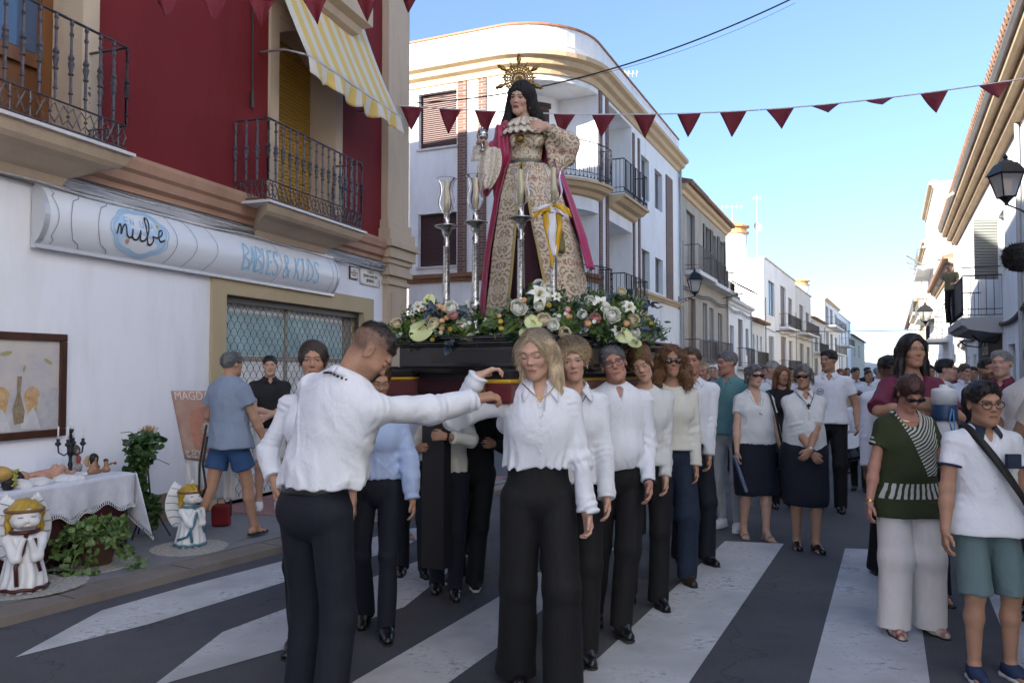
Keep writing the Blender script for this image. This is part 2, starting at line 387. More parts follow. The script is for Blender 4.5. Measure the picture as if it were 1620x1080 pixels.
def hair_obj(style,H,R,Hinv,s,vox,m,root,seed=3):
 e=lambda c,r,**k:ell(H(*c),np.array(r)*s,R,**k)
 c_=lambda a,b,ra,rb=None,**k:cap(H(*a),H(*b),ra*s,(ra if rb is None else rb)*s,**k)
 b_=lambda c,h,**k:rbox(H(*c),np.array(h)*s,R,**k)
 yax=R@np.array([0,1,0]);A=.0035;fq=26;o=[]
 if style in('short','crop','shortf'):
  t=.005 if style=='crop' else .009
  o=[e((0,-.018,.038),(.076+t,.096+t,.080+t))]
  if style!='crop':o.append(e((.012,.030,.086),(.052,.046,.032),k=.03))
  o+=[e((0,.118,.0),(.066,.064,.084),m='s',k=.008),b_((0,.07,-.09),(.12,.085,.105),r=.02,m='s',k=.01),b_((0,-.10,-.165),(.12,.10,.10),r=.02,m='s',k=.01)]
  if style=='shortf':o=o[:2]+[c_((-.08,-.03,.02),(-.076,-.045,-.055),.019,.014),c_((.08,-.03,.02),(.076,-.045,-.055),.019,.014),c_((0,-.085,.0),(0,-.07,-.09),.055,.04)]+[e((0,.118,-.01),(.066,.066,.08),m='s',k=.012)];A=.006
 elif style=='top':
  o=[e((0,-.012,.066),(.068,.092,.060))]+[e((0,.12,.0),(.066,.055,.082),m='s',k=.008)];A=.004
 elif style in('bob','long','curly'):
  L={'bob':-.20,'long':-.28,'curly':-.20}[style];w_=.0
  if style=='curly':w_=.018;A=.013;fq=55
  o=[e((0,-.018,.04),(.084+w_,.106+w_*.6,.089+w_*.5))]
  for sx in(-1,1):
   o+=[c_((sx*.076,.01,.05),(sx*(.084+w_),.004,-.08),.022+w_,.021+w_,k=.03),c_((sx*(.084+w_),.004,-.08),(sx*(.096+w_),.012,L),.022+w_,.020+w_,flat=True,k=.03),c_((sx*.06,-.05,.0),(sx*.07,-.05,L),.045,.04,flat=True,k=.03)]
  o+=[c_((0,-.07,.03),(0,-.075,L),.06,.05,flat=True,k=.03),e((0,.125,-.012),(.060,.082,.122),m='s',k=.008),e((0,.10,-.12),(.062,.09,.09),m='s',k=.02),c_((0,.06,.142),(0,-.10,.142),.007,m='s',k=.02)]
 elif style in('bun','tail','updo'):
  o=[e((0,-.016,.036),(.084,.106,.088)),e((0,.118,-.015),(.062,.066,.088),m='s',k=.012),b_((0,.07,-.10),(.12,.085,.10),r=.02,m='s',k=.01),b_((0,-.08,-.17),(.12,.10,.10),r=.02,m='s',k=.01)]
  if style=='bun':o.append(e((0,-.125,.0),(.036,.03,.036),k=.015))
  if style=='tail':o.append(c_((0,-.115,.03),(0,-.13,-.18),.03,.018,k=.02))
  if style=='updo':o+=[e((0,-.05,.07),(.09,.09,.075),k=.03),c_((0,-.10,-.03),(0,-.075,-.10),.05,.03,k=.03)];o.append(e((0,.118,-.015),(.062,.066,.088),m='s',k=.012));A=.008;fq=40
 def disp(Pp):
  q=Hinv(Pp)
  if style in('short','crop','top','shortf'):
   n0=sinnoise(q*np.array([2.2,.7,1.0]),95,seed,7);n9=sinnoise(q,40,seed+2,5);n5=sinnoise(q*np.array([1.6,.8,1.0]),150,seed+4,6);return s*(-.0038*np.abs(n0)*(1.5 if style=='shortf' else 1.0)-.0028*n9-.0018*n5+.004)
  ang=np.arctan2(q[:,0],q[:,1])if style not in('short','crop','top','shortf')else np.arctan2(q[:,0],q[:,2])
  n1=np.sin(ang*fq+3*np.sin(q[:,2]*14+seed)+2*np.sin(ang*5+seed))+.6*np.sin(ang*fq*1.9+q[:,2]*25)
  if style=='bob':return-.0012*s*n1+.0015*s*sinnoise(q,22,seed)
  return-A*s*.6*n1+(A*s*.8)*sinnoise(q,60 if style=='curly' else 30,seed)
 c1_,c2_=np.array(m['c1']),np.array(m['c2']);rootd=m['c2'][0]>.3
 def hcol(V):
  q=Hinv(V);k=np.clip(.5+.5*sinnoise(q*np.array([1,1,.25]),70,seed,6),0,1)[:,None];C=c1_*(1-k)+c2_*k
  if rootd:C=C*(.45+.55*np.clip((.105-q[:,2])/.06,0,1))[:,None]
  return C
 ob=sdf_obj('hair',o,vox,mat('hair',(.1,.08,.06),.45,vcol=True,aniso=(14,14,1.6),bump=.7,bs=26),root,HX['xf'],disp,None,hcol)
 if ob is not None and root.location.y<9.5:strands(ob,LASTV[0],HX['xf'],Hinv,H,style,s,m,root,seed)
 return ob
def strands(ob,V,xf,Hinv,H,style,s,m,root,seed):
 """fine locks combed over the hair volume"""
 me=ob.data;n=len(V);N=np.zeros(n*3,np.float32);me.update();me.vertex_normals.foreach_get('vector',N);N=N.reshape(-1,3).astype(float);N/=np.linalg.norm(N,axis=1,keepdims=True)+1e-9
 L0={'short':.022,'crop':.010,'top':.020,'shortf':.032,'bob':.07,'long':.08,'curly':.04}.get(style,.035);rs=np.random.RandomState(seed);Yq=root.location.y
 W0=max(.0007,Yq*.00028);cnt=int(min(n*1.0,(7000 if Yq<4.6 else 3200 if Yq<6.6 else 1100)*(1.3 if L0>.05 else 1)));idx=rs.choice(n,cnt,replace=n<cnt)
 Pw=xf(V[idx]);Nn=N[idx];q=Hinv(V[idx]);up=np.array([0,0,1.0])
 fwd=xf(np.array([H(0,1,0)]))[0]-xf(np.array([H(0,0,0)]))[0];fwd/=np.linalg.norm(fwd);rgt=xf(np.array([H(1,0,0)]))[0]-xf(np.array([H(0,0,0)]))[0];rgt/=np.linalg.norm(rgt)
 if L0>.05:D=-up[None]+rgt[None]*np.sign(q[:,:1])*np.clip(q[:,2:3]*18,0,1.5)
 elif style in('bun','tail','updo'):D=-fwd[None]*1.0-up[None]*.35+rgt[None]*np.sign(q[:,:1])*.2
 else:D=fwd[None]*np.where(q[:,1:2]>-.02,.8,-.3)-up[None]*np.clip(.9-q[:,2:3]*9,0,1.2)+rgt[None]*(.5+np.sign(q[:,:1])*.3)
 D=D+rs.normal(size=D.shape)*{'bob':.035,'long':.05,'curly':.9}.get(style,.2);D-=(D*Nn).sum(1,keepdims=True)*Nn;D/=np.linalg.norm(D,axis=1,keepdims=True)+1e-9
 S_=np.cross(D,Nn);Lq=L0*s*rs.uniform(.6,1.3,(cnt,1));lift=rs.uniform(.0004,.0035 if style!='bob' else .0012,(cnt,1));vs=[];K=4
 bend=Nn/(2*.092*s)*(q[:,2:3]>-.05)*(1 if style!='curly' else .3)
 for k in range(K+1):
  t=k/K;c=Pw-bend*(Lq*t)**2+D*Lq*t+Nn*(lift*math.sin(t*2.4)+.0006)-up*Lq*.25*t*t*(1 if L0>.03 else 0)+S_*Lq*.10*math.sin(t*3)*rs.normal()
  w_=W0*(1.1-t);vs+=[c-S_*w_,c+S_*w_]
 A=np.stack(vs,1).reshape(-1,3);b=(np.arange(cnt)*(2*K+2))[:,None];Q=np.concatenate([b+np.array([2*k,2*k+1,2*k+3,2*k+2])for k in range(K)])
 me2=np_mesh('strands',A,Q);a=me2.color_attributes.new('Col','FLOAT_COLOR','POINT');sh=np.repeat(rs.uniform(.55,1.8,cnt)*((.45+.80*np.clip((.105-q[:,2])/.06,0,1))if m['c2'][0]>.3 else 1),2*K+2)
 base=np.array(m['c1'])*.45+np.array(m['c2'])*.55;C=np.clip(base[None]*sh[:,None],0,1);a.data.foreach_set('color',np.concatenate([C,np.ones((len(C),1))],1).astype(np.float32).ravel())
 link_mesh('strands',me2,mat('hair strands',(.1,.1,.1),.38,vcol=True),ob,True)
HX={}
SKIN={'fair':(.56,.34,.245),'tan':(.43,.24,.155),'dark':(.17,.09,.06),'pale':(.58,.38,.29),'pink':(.46,.235,.17)}
NP=[0]
def person(label,u=None,Y=None,h=1.7,face=0.0,pos=None,z0=0.0,fem=False,wt=1.0,skin='fair',lean=0,side=0,twist=0,head=(0,8,0),hair=('short','dark'),top=None,bottom=None,shoe=None,armL=None,armR=None,feet=None,acc=(),cat='person',beard=0,vk=1.0,folds=1.0,group=None,name='person',sock=None,brow=(.07,.045,.03),hsc=1.0):
 NP[0]+=1;seed=NP[0]*7
 if pos is None:g=P(u,585,Y);pos=np.array([g[0],Y,z0])
 pos=np.array(pos,float);s=h/1.75;fa=R_(face)
 fw=np.array([math.sin(fa),-math.cos(fa),0]);rt=np.array([fw[1],-fw[0],0]);M=np.stack([rt,fw,np.array([0,0,1.0])],1)
 toW=lambda V:V@M.T+pos
 toL=lambda p:(np.array(p,float)-pos)@M
 HX['xf']=toW
 Yp=pos[1];vp=Yp/796.0;vb=min(.022,max(.0042,.95*vp))*vk;vc=min(.03,max(.006,1.35*vp))*vk
 root=thing(name,label,cat,pos,group)
 piv=np.array([0,0,.95*s]);RL=rz(-R_(twist))@rx(-R_(lean))@ry(R_(side))
 T=lambda x,y,z:piv+RL@(np.array([x,y,z])*s-piv)
 sw=.152 if fem else .178;shz=1.392 if fem else 1.402;shR=T(sw,-.005,shz);shL=T(-sw,-.005,shz)
 hcb=T(0,.012,1.56);hyaw,hp,hr=head
 RH=RL@rz(-R_(hyaw))@rx(-R_(hp))@ry(R_(hr))if abs(lean)<12 else rz(-R_(hyaw))@rx(-R_(hp))@ry(R_(hr))
 hc=hcb+RH@np.array([0,.008,.075])*s;hs=s*(.985 if not fem else .955)
 hs*=hsc
 if h<1.5:hs=s*1.10
 H=lambda x,y,z:hc+RH@np.array([x,y,z])*hs
 Hinv=lambda Pp:(Pp-hc)@RH/hs
 if feet is None:feet=[(-.10,.05,0,-8,0),(.10,-.04,0,8,0)]
 legs=[]
 for i,ft in enumerate(feet):
  sx=-1 if i==0 else 1;hip=np.array([sx*.088*s,0,.92*s])
  an=np.array([ft[0]*s,ft[1]*s,.085*s+ft[2]])
  kn,an=ik(hip,an,.426*s,.418*s,(sx*.12,1,0));legs.append((hip,kn,an,R_(ft[3]),R_(ft[4]if len(ft)>4 else 0)))
 arms=[]
 for sx,sh,a in((-1,shL,armL),(1,shR,armR)):
  a=dict(a)if a else{}
  if 'W' in a:tgt=toL(a['W'])
  elif 'w' in a:tgt=np.array(a['w'])*s
  else:tgt=RL@(np.array([sx*.25,.06,.83])*s-piv)+piv if abs(lean)<12 else np.array([sx*.24,.12,.80])*s
  pole=a.get('pole',(sx*.35,-1,-.2));el,wr=ik(sh,tgt,.285*s,.255*s,pole)
  fd=nrm(wr-el);hd=a.get('hand',fd+np.array([0,.1,-.15]));pn=a.get('palm',(-sx,.15,0))
  if 'handW' in a:hd=np.array(a['handW'],float)@M
  if 'palmW' in a:pn=np.array(a['palmW'],float)@M
  arms.append((sx,sh,el,wr,hd,pn,a.get('curl',.38),a.get('thumb',.35)))
# ---- body: one continuous skin
 lwt=(wt-1)*.6+1;fm=.9 if fem else 1.0
 B=head_ops(H,RH,hs,fem,0)
 nk=.047*s*(1.12 if not fem else .93)*(1+(wt-1)*.5)
 B+=[cap(T(0,-.012,1.44),H(0,-.018,-.045),nk*1.12,nk,k=.025),cap(T(0,-.005,1.06),T(0,.0,1.33),.10*s*wt,.145*s*wt*fm,q=.66,ax=RL@V3(0,1,0),k=.04),cap(shL,shR,.040*s*fm,k=.05),cap(T(0,-.005,1.28),T(0,-.012,1.455),.124*s*fm,.050*s,q=.77,ax=RL@V3(0,1,0),k=.05)]
 for sx,sh,el,wr,hd,pn,cu,th in arms:
  fk=.88 if fem else 1.0;ls=.74 if top and dict(top[2]if len(top)>2 else{}).get('sleeve','long')in('long','puff')else 1.0;fk*=1.0
  B+=[cap(sh,el,.048*s*lwt*fk*ls,.037*s*lwt*fk*ls,k=.03),cap(el,el+(wr-el)*.35,.038*s*lwt*fk*ls,.039*s*lwt*fk*ls,k=.02),cap(el+(wr-el)*.35,wr,.038*s*lwt*fk*ls,.026*s*fk,k=.02)]
  B+=hand_ops(wr,hd,pn,s*(.92 if fem else 1.0),sx,cu,1.0,th)
 bt=bottom[0]if bottom else None
 show_leg=bt in('shorts','skirt','dress');hipz=cap(V3(-.05,0,.94)*s,V3(.05,0,.94)*s,.07*s,k=.03);hipz2=cap(V3(0,0,.94)*s,T(0,0,1.06),.085*s,q=.8,ax=(0,1,0),k=.03)
 B+=[hipz,hipz2]
 fx=[]
 for hip,kn,an,yw,pt in legs:
  if show_leg:
   B+=[cap(hip+(kn-hip)*.15,kn,.072*s*lwt,.054*s*lwt,k=.03),cap(kn,kn+(an-kn)*.32+V3(0,-.012,0)*s,.049*s*lwt,.053*s*lwt*(1 if not fem else .95),k=.02),cap(kn+(an-kn)*.32+V3(0,-.012,0)*s,an,.05*s*lwt,.033*s,k=.02)]
  Rf=rz(-yw)@rx(-pt);F_=lambda x,y,z,Rf=Rf,an=an:an+Rf@(np.array([x,y,z])*s);fx.append(F_)
  if shoe and shoe[0]in('sandal','flop','open')or show_leg:
   B+=[cap(an,F_(0,.06,-.04),.034*s,.028*s,k=.02),cap(F_(0,.0,-.055),F_(0,-.035,-.055),.028*s,.03*s,k=.02),cap(F_(-.012,.06,-.055),F_(-.015,.14,-.068),.026*s,.017*s,k=.015),cap(F_(.018,.06,-.06),F_(.022,.12,-.07),.022*s,.014*s,k=.015)]
 sk=np.array(SKIN.get(skin,skin));brow_c=np.array(brow);sun_g='sunglasses' in acc
 def bodycol(V):
  q=Hinv(V);n=len(V);C=np.tile(sk,(n,1));x=np.abs(q[:,0]);y=q[:,1];z=q[:,2]
  near=(np.abs(z)<.13)&(x<.1)&(y>-.12)
  C+=(sinnoise(V,22,seed,5)[:,None]*.022)*sk
  red=np.exp(-(((x-.04)/.02)**2+((z+.025)/.022)**2))*(y>.04)*.35+np.exp(-((x/.013)**2+((z+.02)/.015)**2))*(y>.09)*.3
  C=C*(1-red[:,None]*np.array([0,.28,.25]))
  if beard:
   ss_=lambda a,b,v:np.clip((v-a)/(b-a),0,1)
   bd=ss_(-.022,-.045,z+.25*(x-.05))*ss_(-.02,.02,y)*ss_(-.135,-.11,z)*near*(1-((x<.022)&(z>-.068)&(z<-.048)))*(beard*(.85+.15*sinnoise(V,300,seed,4)))
   C=C*(1-bd[:,None])+brow_c*bd[:,None]
  fade=0
  if hair[0]=='top':
   ss_=lambda a,b,v:np.clip((v-a)/(b-a),0,1)
   nr=(np.linalg.norm(q-np.array([0,-.01,.03]),axis=1)<.135);fd=np.maximum(ss_(-.01,.05,z-.55*np.maximum(0,y))*ss_(.075,.045,y),ss_(-.075,-.01,z)*ss_(-.01,-.04,y))*nr*.72
   fd*=.9+.1*sinnoise(V,350,seed,4);C=C*(1-fd[:,None])+np.array([.035,.030,.030])*fd[:,None]
  lips=(x<.0215)&(y>.07)&(z<-.0485+.002*np.cos(q[:,0]*220))&(z>-.0705+9*x*x*1.2);lc=sk*np.array([.90,.62,.60])if fem else sk*np.array([.82,.66,.64])
  C[lips]=lc;mo=(x<.023)&(y>.07)&(np.abs(z+.0577)<.0016+vb*.15);C[mo]=lc*.35
  dx=x-.031;bz=.0255+.0035*np.cos((dx)*70)-.12*np.maximum(dx,0);br=(np.abs(dx+.001)<.0185)&(np.abs(z-bz)<(.0030 if fem else .0042))&(y>.05);C[br]=C[br]*.25+brow_c*.75
  ey=(((dx)/.0145)**2+((z-.0070)/.0048)**2<1)&(y>.065);hooded=hp>12
  if not hooded:
   C[ey]=(.40,.34,.31);ir=((dx/.0062)**2+((z-.0075)/.0056)**2<1)&(y>.065);C[ir]=(.03,.018,.012)
  ln=(np.abs(dx)<.0165)&(np.abs(z-(.0128 if not hooded else .0005)+(10 if not hooded else-12)*dx*dx)<.0019+vb*.1)&(y>.06);C[ln]=C[ln]*.25+np.array([.02,.015,.012])*.75
  no=(np.abs(x-.006)<.0035)&(np.abs(z+.0305)<.003)&(y>.09);C[no]=C[no]*.35
  return np.clip(C,.003,1)
 skm=mat('skin',(.5,.35,.28),.46,vcol=True,var=.10,vs=30,bump=.12,bs=240,sss=.0,spec=.35)
 sdf_obj('body',B,vb,skm,root,toW,None,None,bodycol)
 if hair and hair[0]:
  hc_={'dark':((.022,.016,.013),(.05,.035,.028)),'black':((.008,.007,.007),(.02,.017,.016)),'brown':((.05,.028,.016),(.11,.06,.035)),'grey':((.16,.15,.145),(.30,.29,.28)),'pepper':((.05,.05,.052),(.17,.17,.175)),'blonde':((.27,.19,.11),(.62,.50,.34)),'dblonde':((.17,.11,.06),(.42,.31,.18)),'auburn':((.09,.04,.022),(.22,.11,.05)),'maroon':((.035,.014,.012),(.08,.035,.03))}[hair[1]]
  hair_obj(hair[0],H,RH,Hinv,hs,max(.0042,vb),hair_mat(hair[1],*hc_),root,seed)
 dn=RL@V3(0,1,0)
# ---- top
 if top:
  kind,tm=top[0],top[1];tp=dict(top[2])if len(top)>2 else{}
  slv=tp.get('sleeve','long');hem=tp.get('hem',1.03);lo_=tp.get('loose',1.0);wk=wt*lo_
  D=[cap(T(0,.0,min(1.05,hem+.08)),T(0,.0,1.33),.142*s*wk*(.98 if fem else 1),.166*s*wk*(.92 if fem else 1),q=.68,ax=dn,k=.05),cap(shL,shR,.052*s*fm,k=.06),cap(T(0,-.008,1.27),T(0,-.014,1.450),.130*s*fm*(.5+.5*wt),.052*s,q=.78,ax=dn,k=.07)]
  if fem:D+=[ell(T(-.062*wt,.070*wt,1.262),np.array([.074,.056,.074])*s*(.5+.5*wt),k=.09),ell(T(.062*wt,.070*wt,1.262),np.array([.074,.056,.074])*s*(.5+.5*wt),k=.09)]
  if wt>1.08:D.append(ell(T(0,.035,1.10),np.array([.15,.125,.13])*s*wt,k=.06))
  if hem<1.0:D.append(cap(V3(0,0,hem+.02)*s,T(0,0,1.10),(.172+tp.get('flare',.02))*s*wk,.150*s*wk,q=.76,ax=(0,1,0),k=.05))
  if hem<.9:
   for hip,kn,an,yw,pt in legs:D.append(cap(hip,hip+(kn-hip)*.4,(.104*lwt+.022)*s,k=.06))
  if hem>=1.0:D.append(cap(T(0,.0,hem+.02),T(0,0,hem+.05),.150*s*wk,q=.74,ax=dn,k=.05))
  al={'long':1.0,'short':.52,'elbow':.86,'roll':1.0,'puff':1.0,'cap':.36}
  for sx,sh,el,wr,hd,pn,cu,th in arms:
   fk=.95 if fem else 1.0;sr=.054*s*fk*(1+(lo_-1)*.35)*(.7+.3*wt)
   if slv in('long','puff','roll'):
    w3=wr-(wr-el)*(.03 if slv!='roll' else .32)
    D+=[cap(sh,el,sr*.98,sr*.98,k=.035),cap(el,w3,sr*1.0,sr*(.86 if slv!='puff' else 1.0),flat=True,k=.02)]
    cl=nrm(w3-el);D.append(cap(w3-cl*.055*s,w3+cl*.002,.037*s,.038*s,flat=True,k=.006))
    if slv=='roll' or tp.get('turn'):D.append(cap(w3-cl*.06*s,w3+cl*.012,.050*s,.053*s,flat=True,k=.005))
   elif slv!='none':
    e2=sh+(el-sh)*al.get(slv,.5);D.append(cap(sh,e2,sr*1.0,sr*(1.12+tp.get('bell',0)),flat=True,k=.03))
  D.append(cap(T(0,.01,1.50),T(0,.03,1.62),.058*s,.07*s,m='s',k=.012))
  nv=tp.get('neck','collar')
  if nv in('collar','open','vee'):D.append(cap(T(0,.075,1.475),T(0,.112,1.40),.032*s,.010*s,m='s',k=.006))if nv=='collar' else D.append(cap(T(0,.062,1.475),T(0,.126 if fem else .112,1.335),.047*s,.016*s,m='s',k=.005))
  if nv=='wide':D.append(cap(T(0,.03,1.50),T(0,.16,1.455),.078*s,.085*s,m='s',k=.012))
  pl=plane((0,0,hem*s),(0,0,-1),k=.003);pl['clip']=(np.array([-9,-9,hem*s]),np.array([9,9,9.0]));
  if not any(min(a[2][2],a[3][2])<hem*s for a in arms)or slv in('short','cap','none','elbow'):D.append(pl)
  else:D.insert(0,None)
  if D[0]is None:
   D.pop(0);sle=[o for o in D if o['m']=='u' and o['k']in(.035,.02,.006,.005)];D=[o for o in D if not(o['m']=='u' and o['k']in(.035,.02,.006,.005))]+[pl]+sle
   pl.pop('clip')
  am=tp.get('fold',.0088)*s*folds
  base_cl=cloth(am*1.0,30,seed,(1,1,.6));fine_cl=cloth(am*.45,75,seed+3,(1,1,.8))
  elb=[a[2]for a in arms];wst=hem*s
  def dsp(Pp):
   g=.55+0*Pp[:,0]
   if hem>=1.0:g+=.9*np.exp(-((Pp[:,2]-wst)/.10)**2)
   for q in elb:g+=.9*np.exp(-((np.linalg.norm(Pp-q,axis=1))/.10)**2)
   d=base_cl(Pp)*g+fine_cl(Pp)*g*.6
   for q,(_,sh_,el_,wr_,*_r)in zip(elb,arms):
    for dr2,ct,ln in((nrm(el_-sh_),el_,.075),(nrm(wr_-el_),wr_,.06),(nrm(el_-sh_),sh_,.05)):
     t_=(Pp-ct)@dr2;rad=np.linalg.norm(Pp-ct-t_[:,None]*dr2,axis=1);mk=(rad<.085)*np.exp(-(t_/ln)**2)
     d+=am*(.34 if ct is not sh_ else .16)*mk*np.sin(t_*(120+30*math.sin(seed))+5*sinnoise(Pp,13,seed+4,4))*(1+.5*sinnoise(Pp,20,seed+8,4))
   if hem>=1.0:d+=am*.42*np.exp(-((Pp[:,2]-wst-.02)/.09)**2)*np.sin(np.arctan2(Pp[:,0],Pp[:,1])*15+5*sinnoise(Pp,11,seed+6,4))*(1+.5*sinnoise(Pp,15,seed+8,4))
   hang=tp.get('drape',0)
   if hang:d+=hang*s*np.sin(np.arctan2(Pp[:,0],Pp[:,1])*9+2*np.sin(Pp[:,2]*9+seed))*np.clip((1.35*s-Pp[:,2])/.5,0,1)
   return d
  sdf_obj(kind,D,vc if kind!='shirt' or Yp>5 else min(vc,.0062),tm,root,toW,dsp)
  if nv in('collar','open')and kind!='blouse':
   cm=tp.get('colmat',tm);mb=MB();op_=.9 if nv=='collar' else 1.0
   for half in(-1,1):
    def cf(a,b,half=half):
     th=a*math.pi*.93;ang=half*th;r0=.062+.002*(1-a);f=a**2
     r=r0+b*(.020+.016*f);z=1.536-.022*a-b*(.034+.030*max(0,a-.55)/.45)+.006*math.sin(b*3.1)
     xx=math.sin(ang)*r*1.02;yy=-math.cos(ang)*r*1.1-.006+.006*a
     if a>.7:xx+=half*b*(.028 if nv=='collar' else .046)*(a-.7)/.3
     if nv=='open':xx+=half*.016*a**3;z-=.030*a**3;yy+=.012*a**3
     return toW(T(xx,yy,z-.022*f)[None])[0]
    mb.grid(cf,16,4)
   mb.build('collar',cm,root,True,solid=.003)
  if 'placket' in tp:
   mb=MB();pts=[]
   for i in range(9):
    zz=1.42-(1.42-hem-.01)*i/8;yy=.120+(.055*math.exp(-((zz-1.265)/.075)**2)if fem else .004)+(.02 if wt>1.08 and zz<1.2 else 0)
    pts.append(T(.002,yy*(.6+.4*wk),zz))
   for i in range(7):
    pass
   mb=MB()
   for i in range(1,8):
    q=toW(pts[i][None])[0];mb.lathe([(.0055,-.004),(.0055,.003),(.003,.004)],q,8,fw)
   mb.build('buttons',mat('shirt button',(.75,.74,.7),.3),root,True)
# ---- bottom
 if bottom:
  kind,bmm=bottom[0],bottom[1];bp_=dict(bottom[2])if len(bottom)>2 else{};wz=bp_.get('waist',1.045)
  D=[cap(V3(0,0,.95)*s,V3(0,0,wz)*s,.150*s*wt,.143*s*wt,q=.76,ax=(0,1,0),k=.05)]
  if kind in('trousers','shorts'):
   D.append(cap(V3(-.07,-.015,.92)*s,V3(.07,-.012,.92)*s,.094*s*wt,k=.05));fit=bp_.get('fit','straight')
   tr={'slim':(.084,.060,.058,.046),'straight':(.088,.073,.071,.068),'wide':(.098,.094,.092,.108),'baggy':(.100,.100,.10,.10)}[fit]
   for hip,kn,an,yw,pt in legs:
    if kind=='shorts':
     e2=hip+(kn-hip)*bp_.get('len',.9);D.append(cap(hip,e2,tr[0]*s*lwt,(tr[0]*.92+bp_.get('flare',.0))*s*lwt,flat=True,k=.02))
    else:
     e2=an+nrm(an-kn)*(.045 if fit!='slim' else .0)*s
     if fit in('wide',):e2[2]=max(e2[2],.02+0*s)
     if e2[2]<.025:e2[2]=.025
     D+=[cap(hip,kn,tr[0]*s*lwt,tr[1]*s*lwt,k=.012),cap(kn,e2,tr[2]*s*lwt,tr[3]*s,flat=True,k=.03)]
  else:
   hz=bp_.get('hem',.45);D.append(cap(V3(0,0,.93)*s,V3(0,.01,hz)*s,.165*s*wt,bp_.get('r',.19)*s*wt,q=.80,ax=(0,1,0),flat=True,k=.04))
   for hip,kn,an,yw,pt in legs:D.append(cap(hip,kn,.098*s*lwt,.088*s*lwt,k=.10))
   D.append(plane((0,0,hz*s),(0,0,-1)))
  pl=plane((0,0,wz*s),(0,0,1));D.append(pl);cl2=cloth(.0070*s,24,seed+11,(1,1,.4));pz=bp_.get('pleat',0)
  def dsp2(Pp):
   d=cl2(Pp)*(.6+.6*np.exp(-((Pp[:,2]-.5*s)/.12)**2)+.8*np.exp(-((Pp[:,2]-.08*s)/.1)**2))
   if pz:d+=pz*np.sin(np.arctan2(Pp[:,0],Pp[:,1])*11)*np.clip((.95*s-Pp[:,2])/.4,0,1)
   return d
  sdf_obj(kind,D,vc,bmm,root,toW,dsp2)
  if bp_.get('belt'):
   D=[cap(V3(0,0,wz-.022)*s,V3(0,0,wz+.012)*s,.149*s*wt,.148*s*wt,q=.76,ax=(0,1,0)),plane((0,0,(wz-.025)*s),(0,0,-1)),plane((0,0,(wz+.010)*s),(0,0,1))]
   sdf_obj('belt',D,vc,mat('black leather',(.012,.012,.013),.35),root,toW)
# ---- shoes
 if shoe:
  kind,sm=shoe[0],shoe[1]
  for(hip,kn,an,yw,pt),F_ in zip(legs,fx):
   flat0=plane(F_(0,0,-.087),toUnit(F_(0,0,-1)-F_(0,0,0)))
   zb=-.083
   if kind in('shoe','sneaker','loafer'):
    D=[cap(F_(0,-.028,-.045),F_(0,.05,-.045),.037*s,.038*s,k=.03),cap(F_(-.006,.06,-.055),F_(-.010,.135,-.062),.038*s,.031*s,k=.03),flat0]
    if kind!='loafer':D.insert(0,cap(F_(0,-.01,.0),F_(0,.03,-.04),.040*s,.04*s,k=.03));D.append(plane(F_(0,0,.012),toUnit(F_(0,-.3,1)-F_(0,0,0))))
    sdf_obj(kind if kind!='sneaker' else 'sneaker',D,max(.006,vc*.8),sm,root,toW)
    D=[cap(F_(0,-.034,-.074),F_(0,.05,-.074),.041*s,.040*s,k=.03),cap(F_(0,.05,-.074),F_(-.010,.137,-.074),.041*s,.034*s,k=.03),plane(F_(0,0,-.064 if kind=='sneaker' else-.074),toUnit(F_(0,0,1)-F_(0,0,0))),flat0]
    sdf_obj('sole',D,max(.006,vc*.8),shoe[2]if len(shoe)>2 else mat('dark sole',(.02,.018,.016),.6),root,toW)
    if kind=='sneaker':
     mb=MB()
     for i in range(4):
      y=.035+.022*i;z=-.006-.010*i
      mb.tube([toW(F_(-.026,y,z-.012)[None])[0],toW(F_(-.002,y+.004,z+.003)[None])[0],toW(F_(.022,y,z-.012)[None])[0]],.0045,5)
     mb.build('laces',mat('white laces',(.75,.75,.76),.7),root,True)
   elif kind in('sandal','flop','open'):
    D=[cap(F_(0,-.035,-.078),F_(-.010,.15,-.078),.037*s,.036*s),plane(F_(0,0,-.072),toUnit(F_(0,0,1)-F_(0,0,0))),plane(F_(0,0,-.092),toUnit(F_(0,0,-1)-F_(0,0,0)))]
    sdf_obj('sandal_sole',D,.007,sm,root,toW);mb=MB()
    ys=(.10,.05)if kind=='sandal' else(.085,)
    for y in ys:mb.tube([toW(F_(-.040,y,-.078)[None])[0],toW(F_(-.03,y,-.045)[None])[0],toW(F_(-.005,y+.006,-.030)[None])[0],toW(F_(.022,y,-.045)[None])[0],toW(F_(.034,y,-.078)[None])[0]],.008,6)
    if kind=='sandal':mb.tube([toW(F_(-.03,-.02,-.02)[None])[0],toW(F_(0,.038,-.012)[None])[0],toW(F_(.03,-.02,-.02)[None])[0],toW(F_(0,-.047,-.012)[None])[0]],.006,6,closed=True)
    mb.build('strap',sm,root,True)
# ---- worn small things
 Hw=lambda x,y,z:toW(H(x,y,z)[None])[0]
 if 'sunglasses' in acc:
  D=[]
  for x in(-.033,.033):D+=[ell(H(x,.096,.006),np.array([.0275,.006,.0205])*hs,RH,k=.004)]
  D+=[cap(H(-.01,.099,.012),H(.01,.099,.012),.004),cap(H(-.058,.094,.014),H(-.078,.0,.010),.004),cap(H(.058,.094,.014),H(.078,.0,.010),.004)]
  sdf_obj('sunglasses',D,max(.0035,vb*.7),mat('dark sunglass lens',(.012,.010,.010),.08,spec=.8),root,toW)
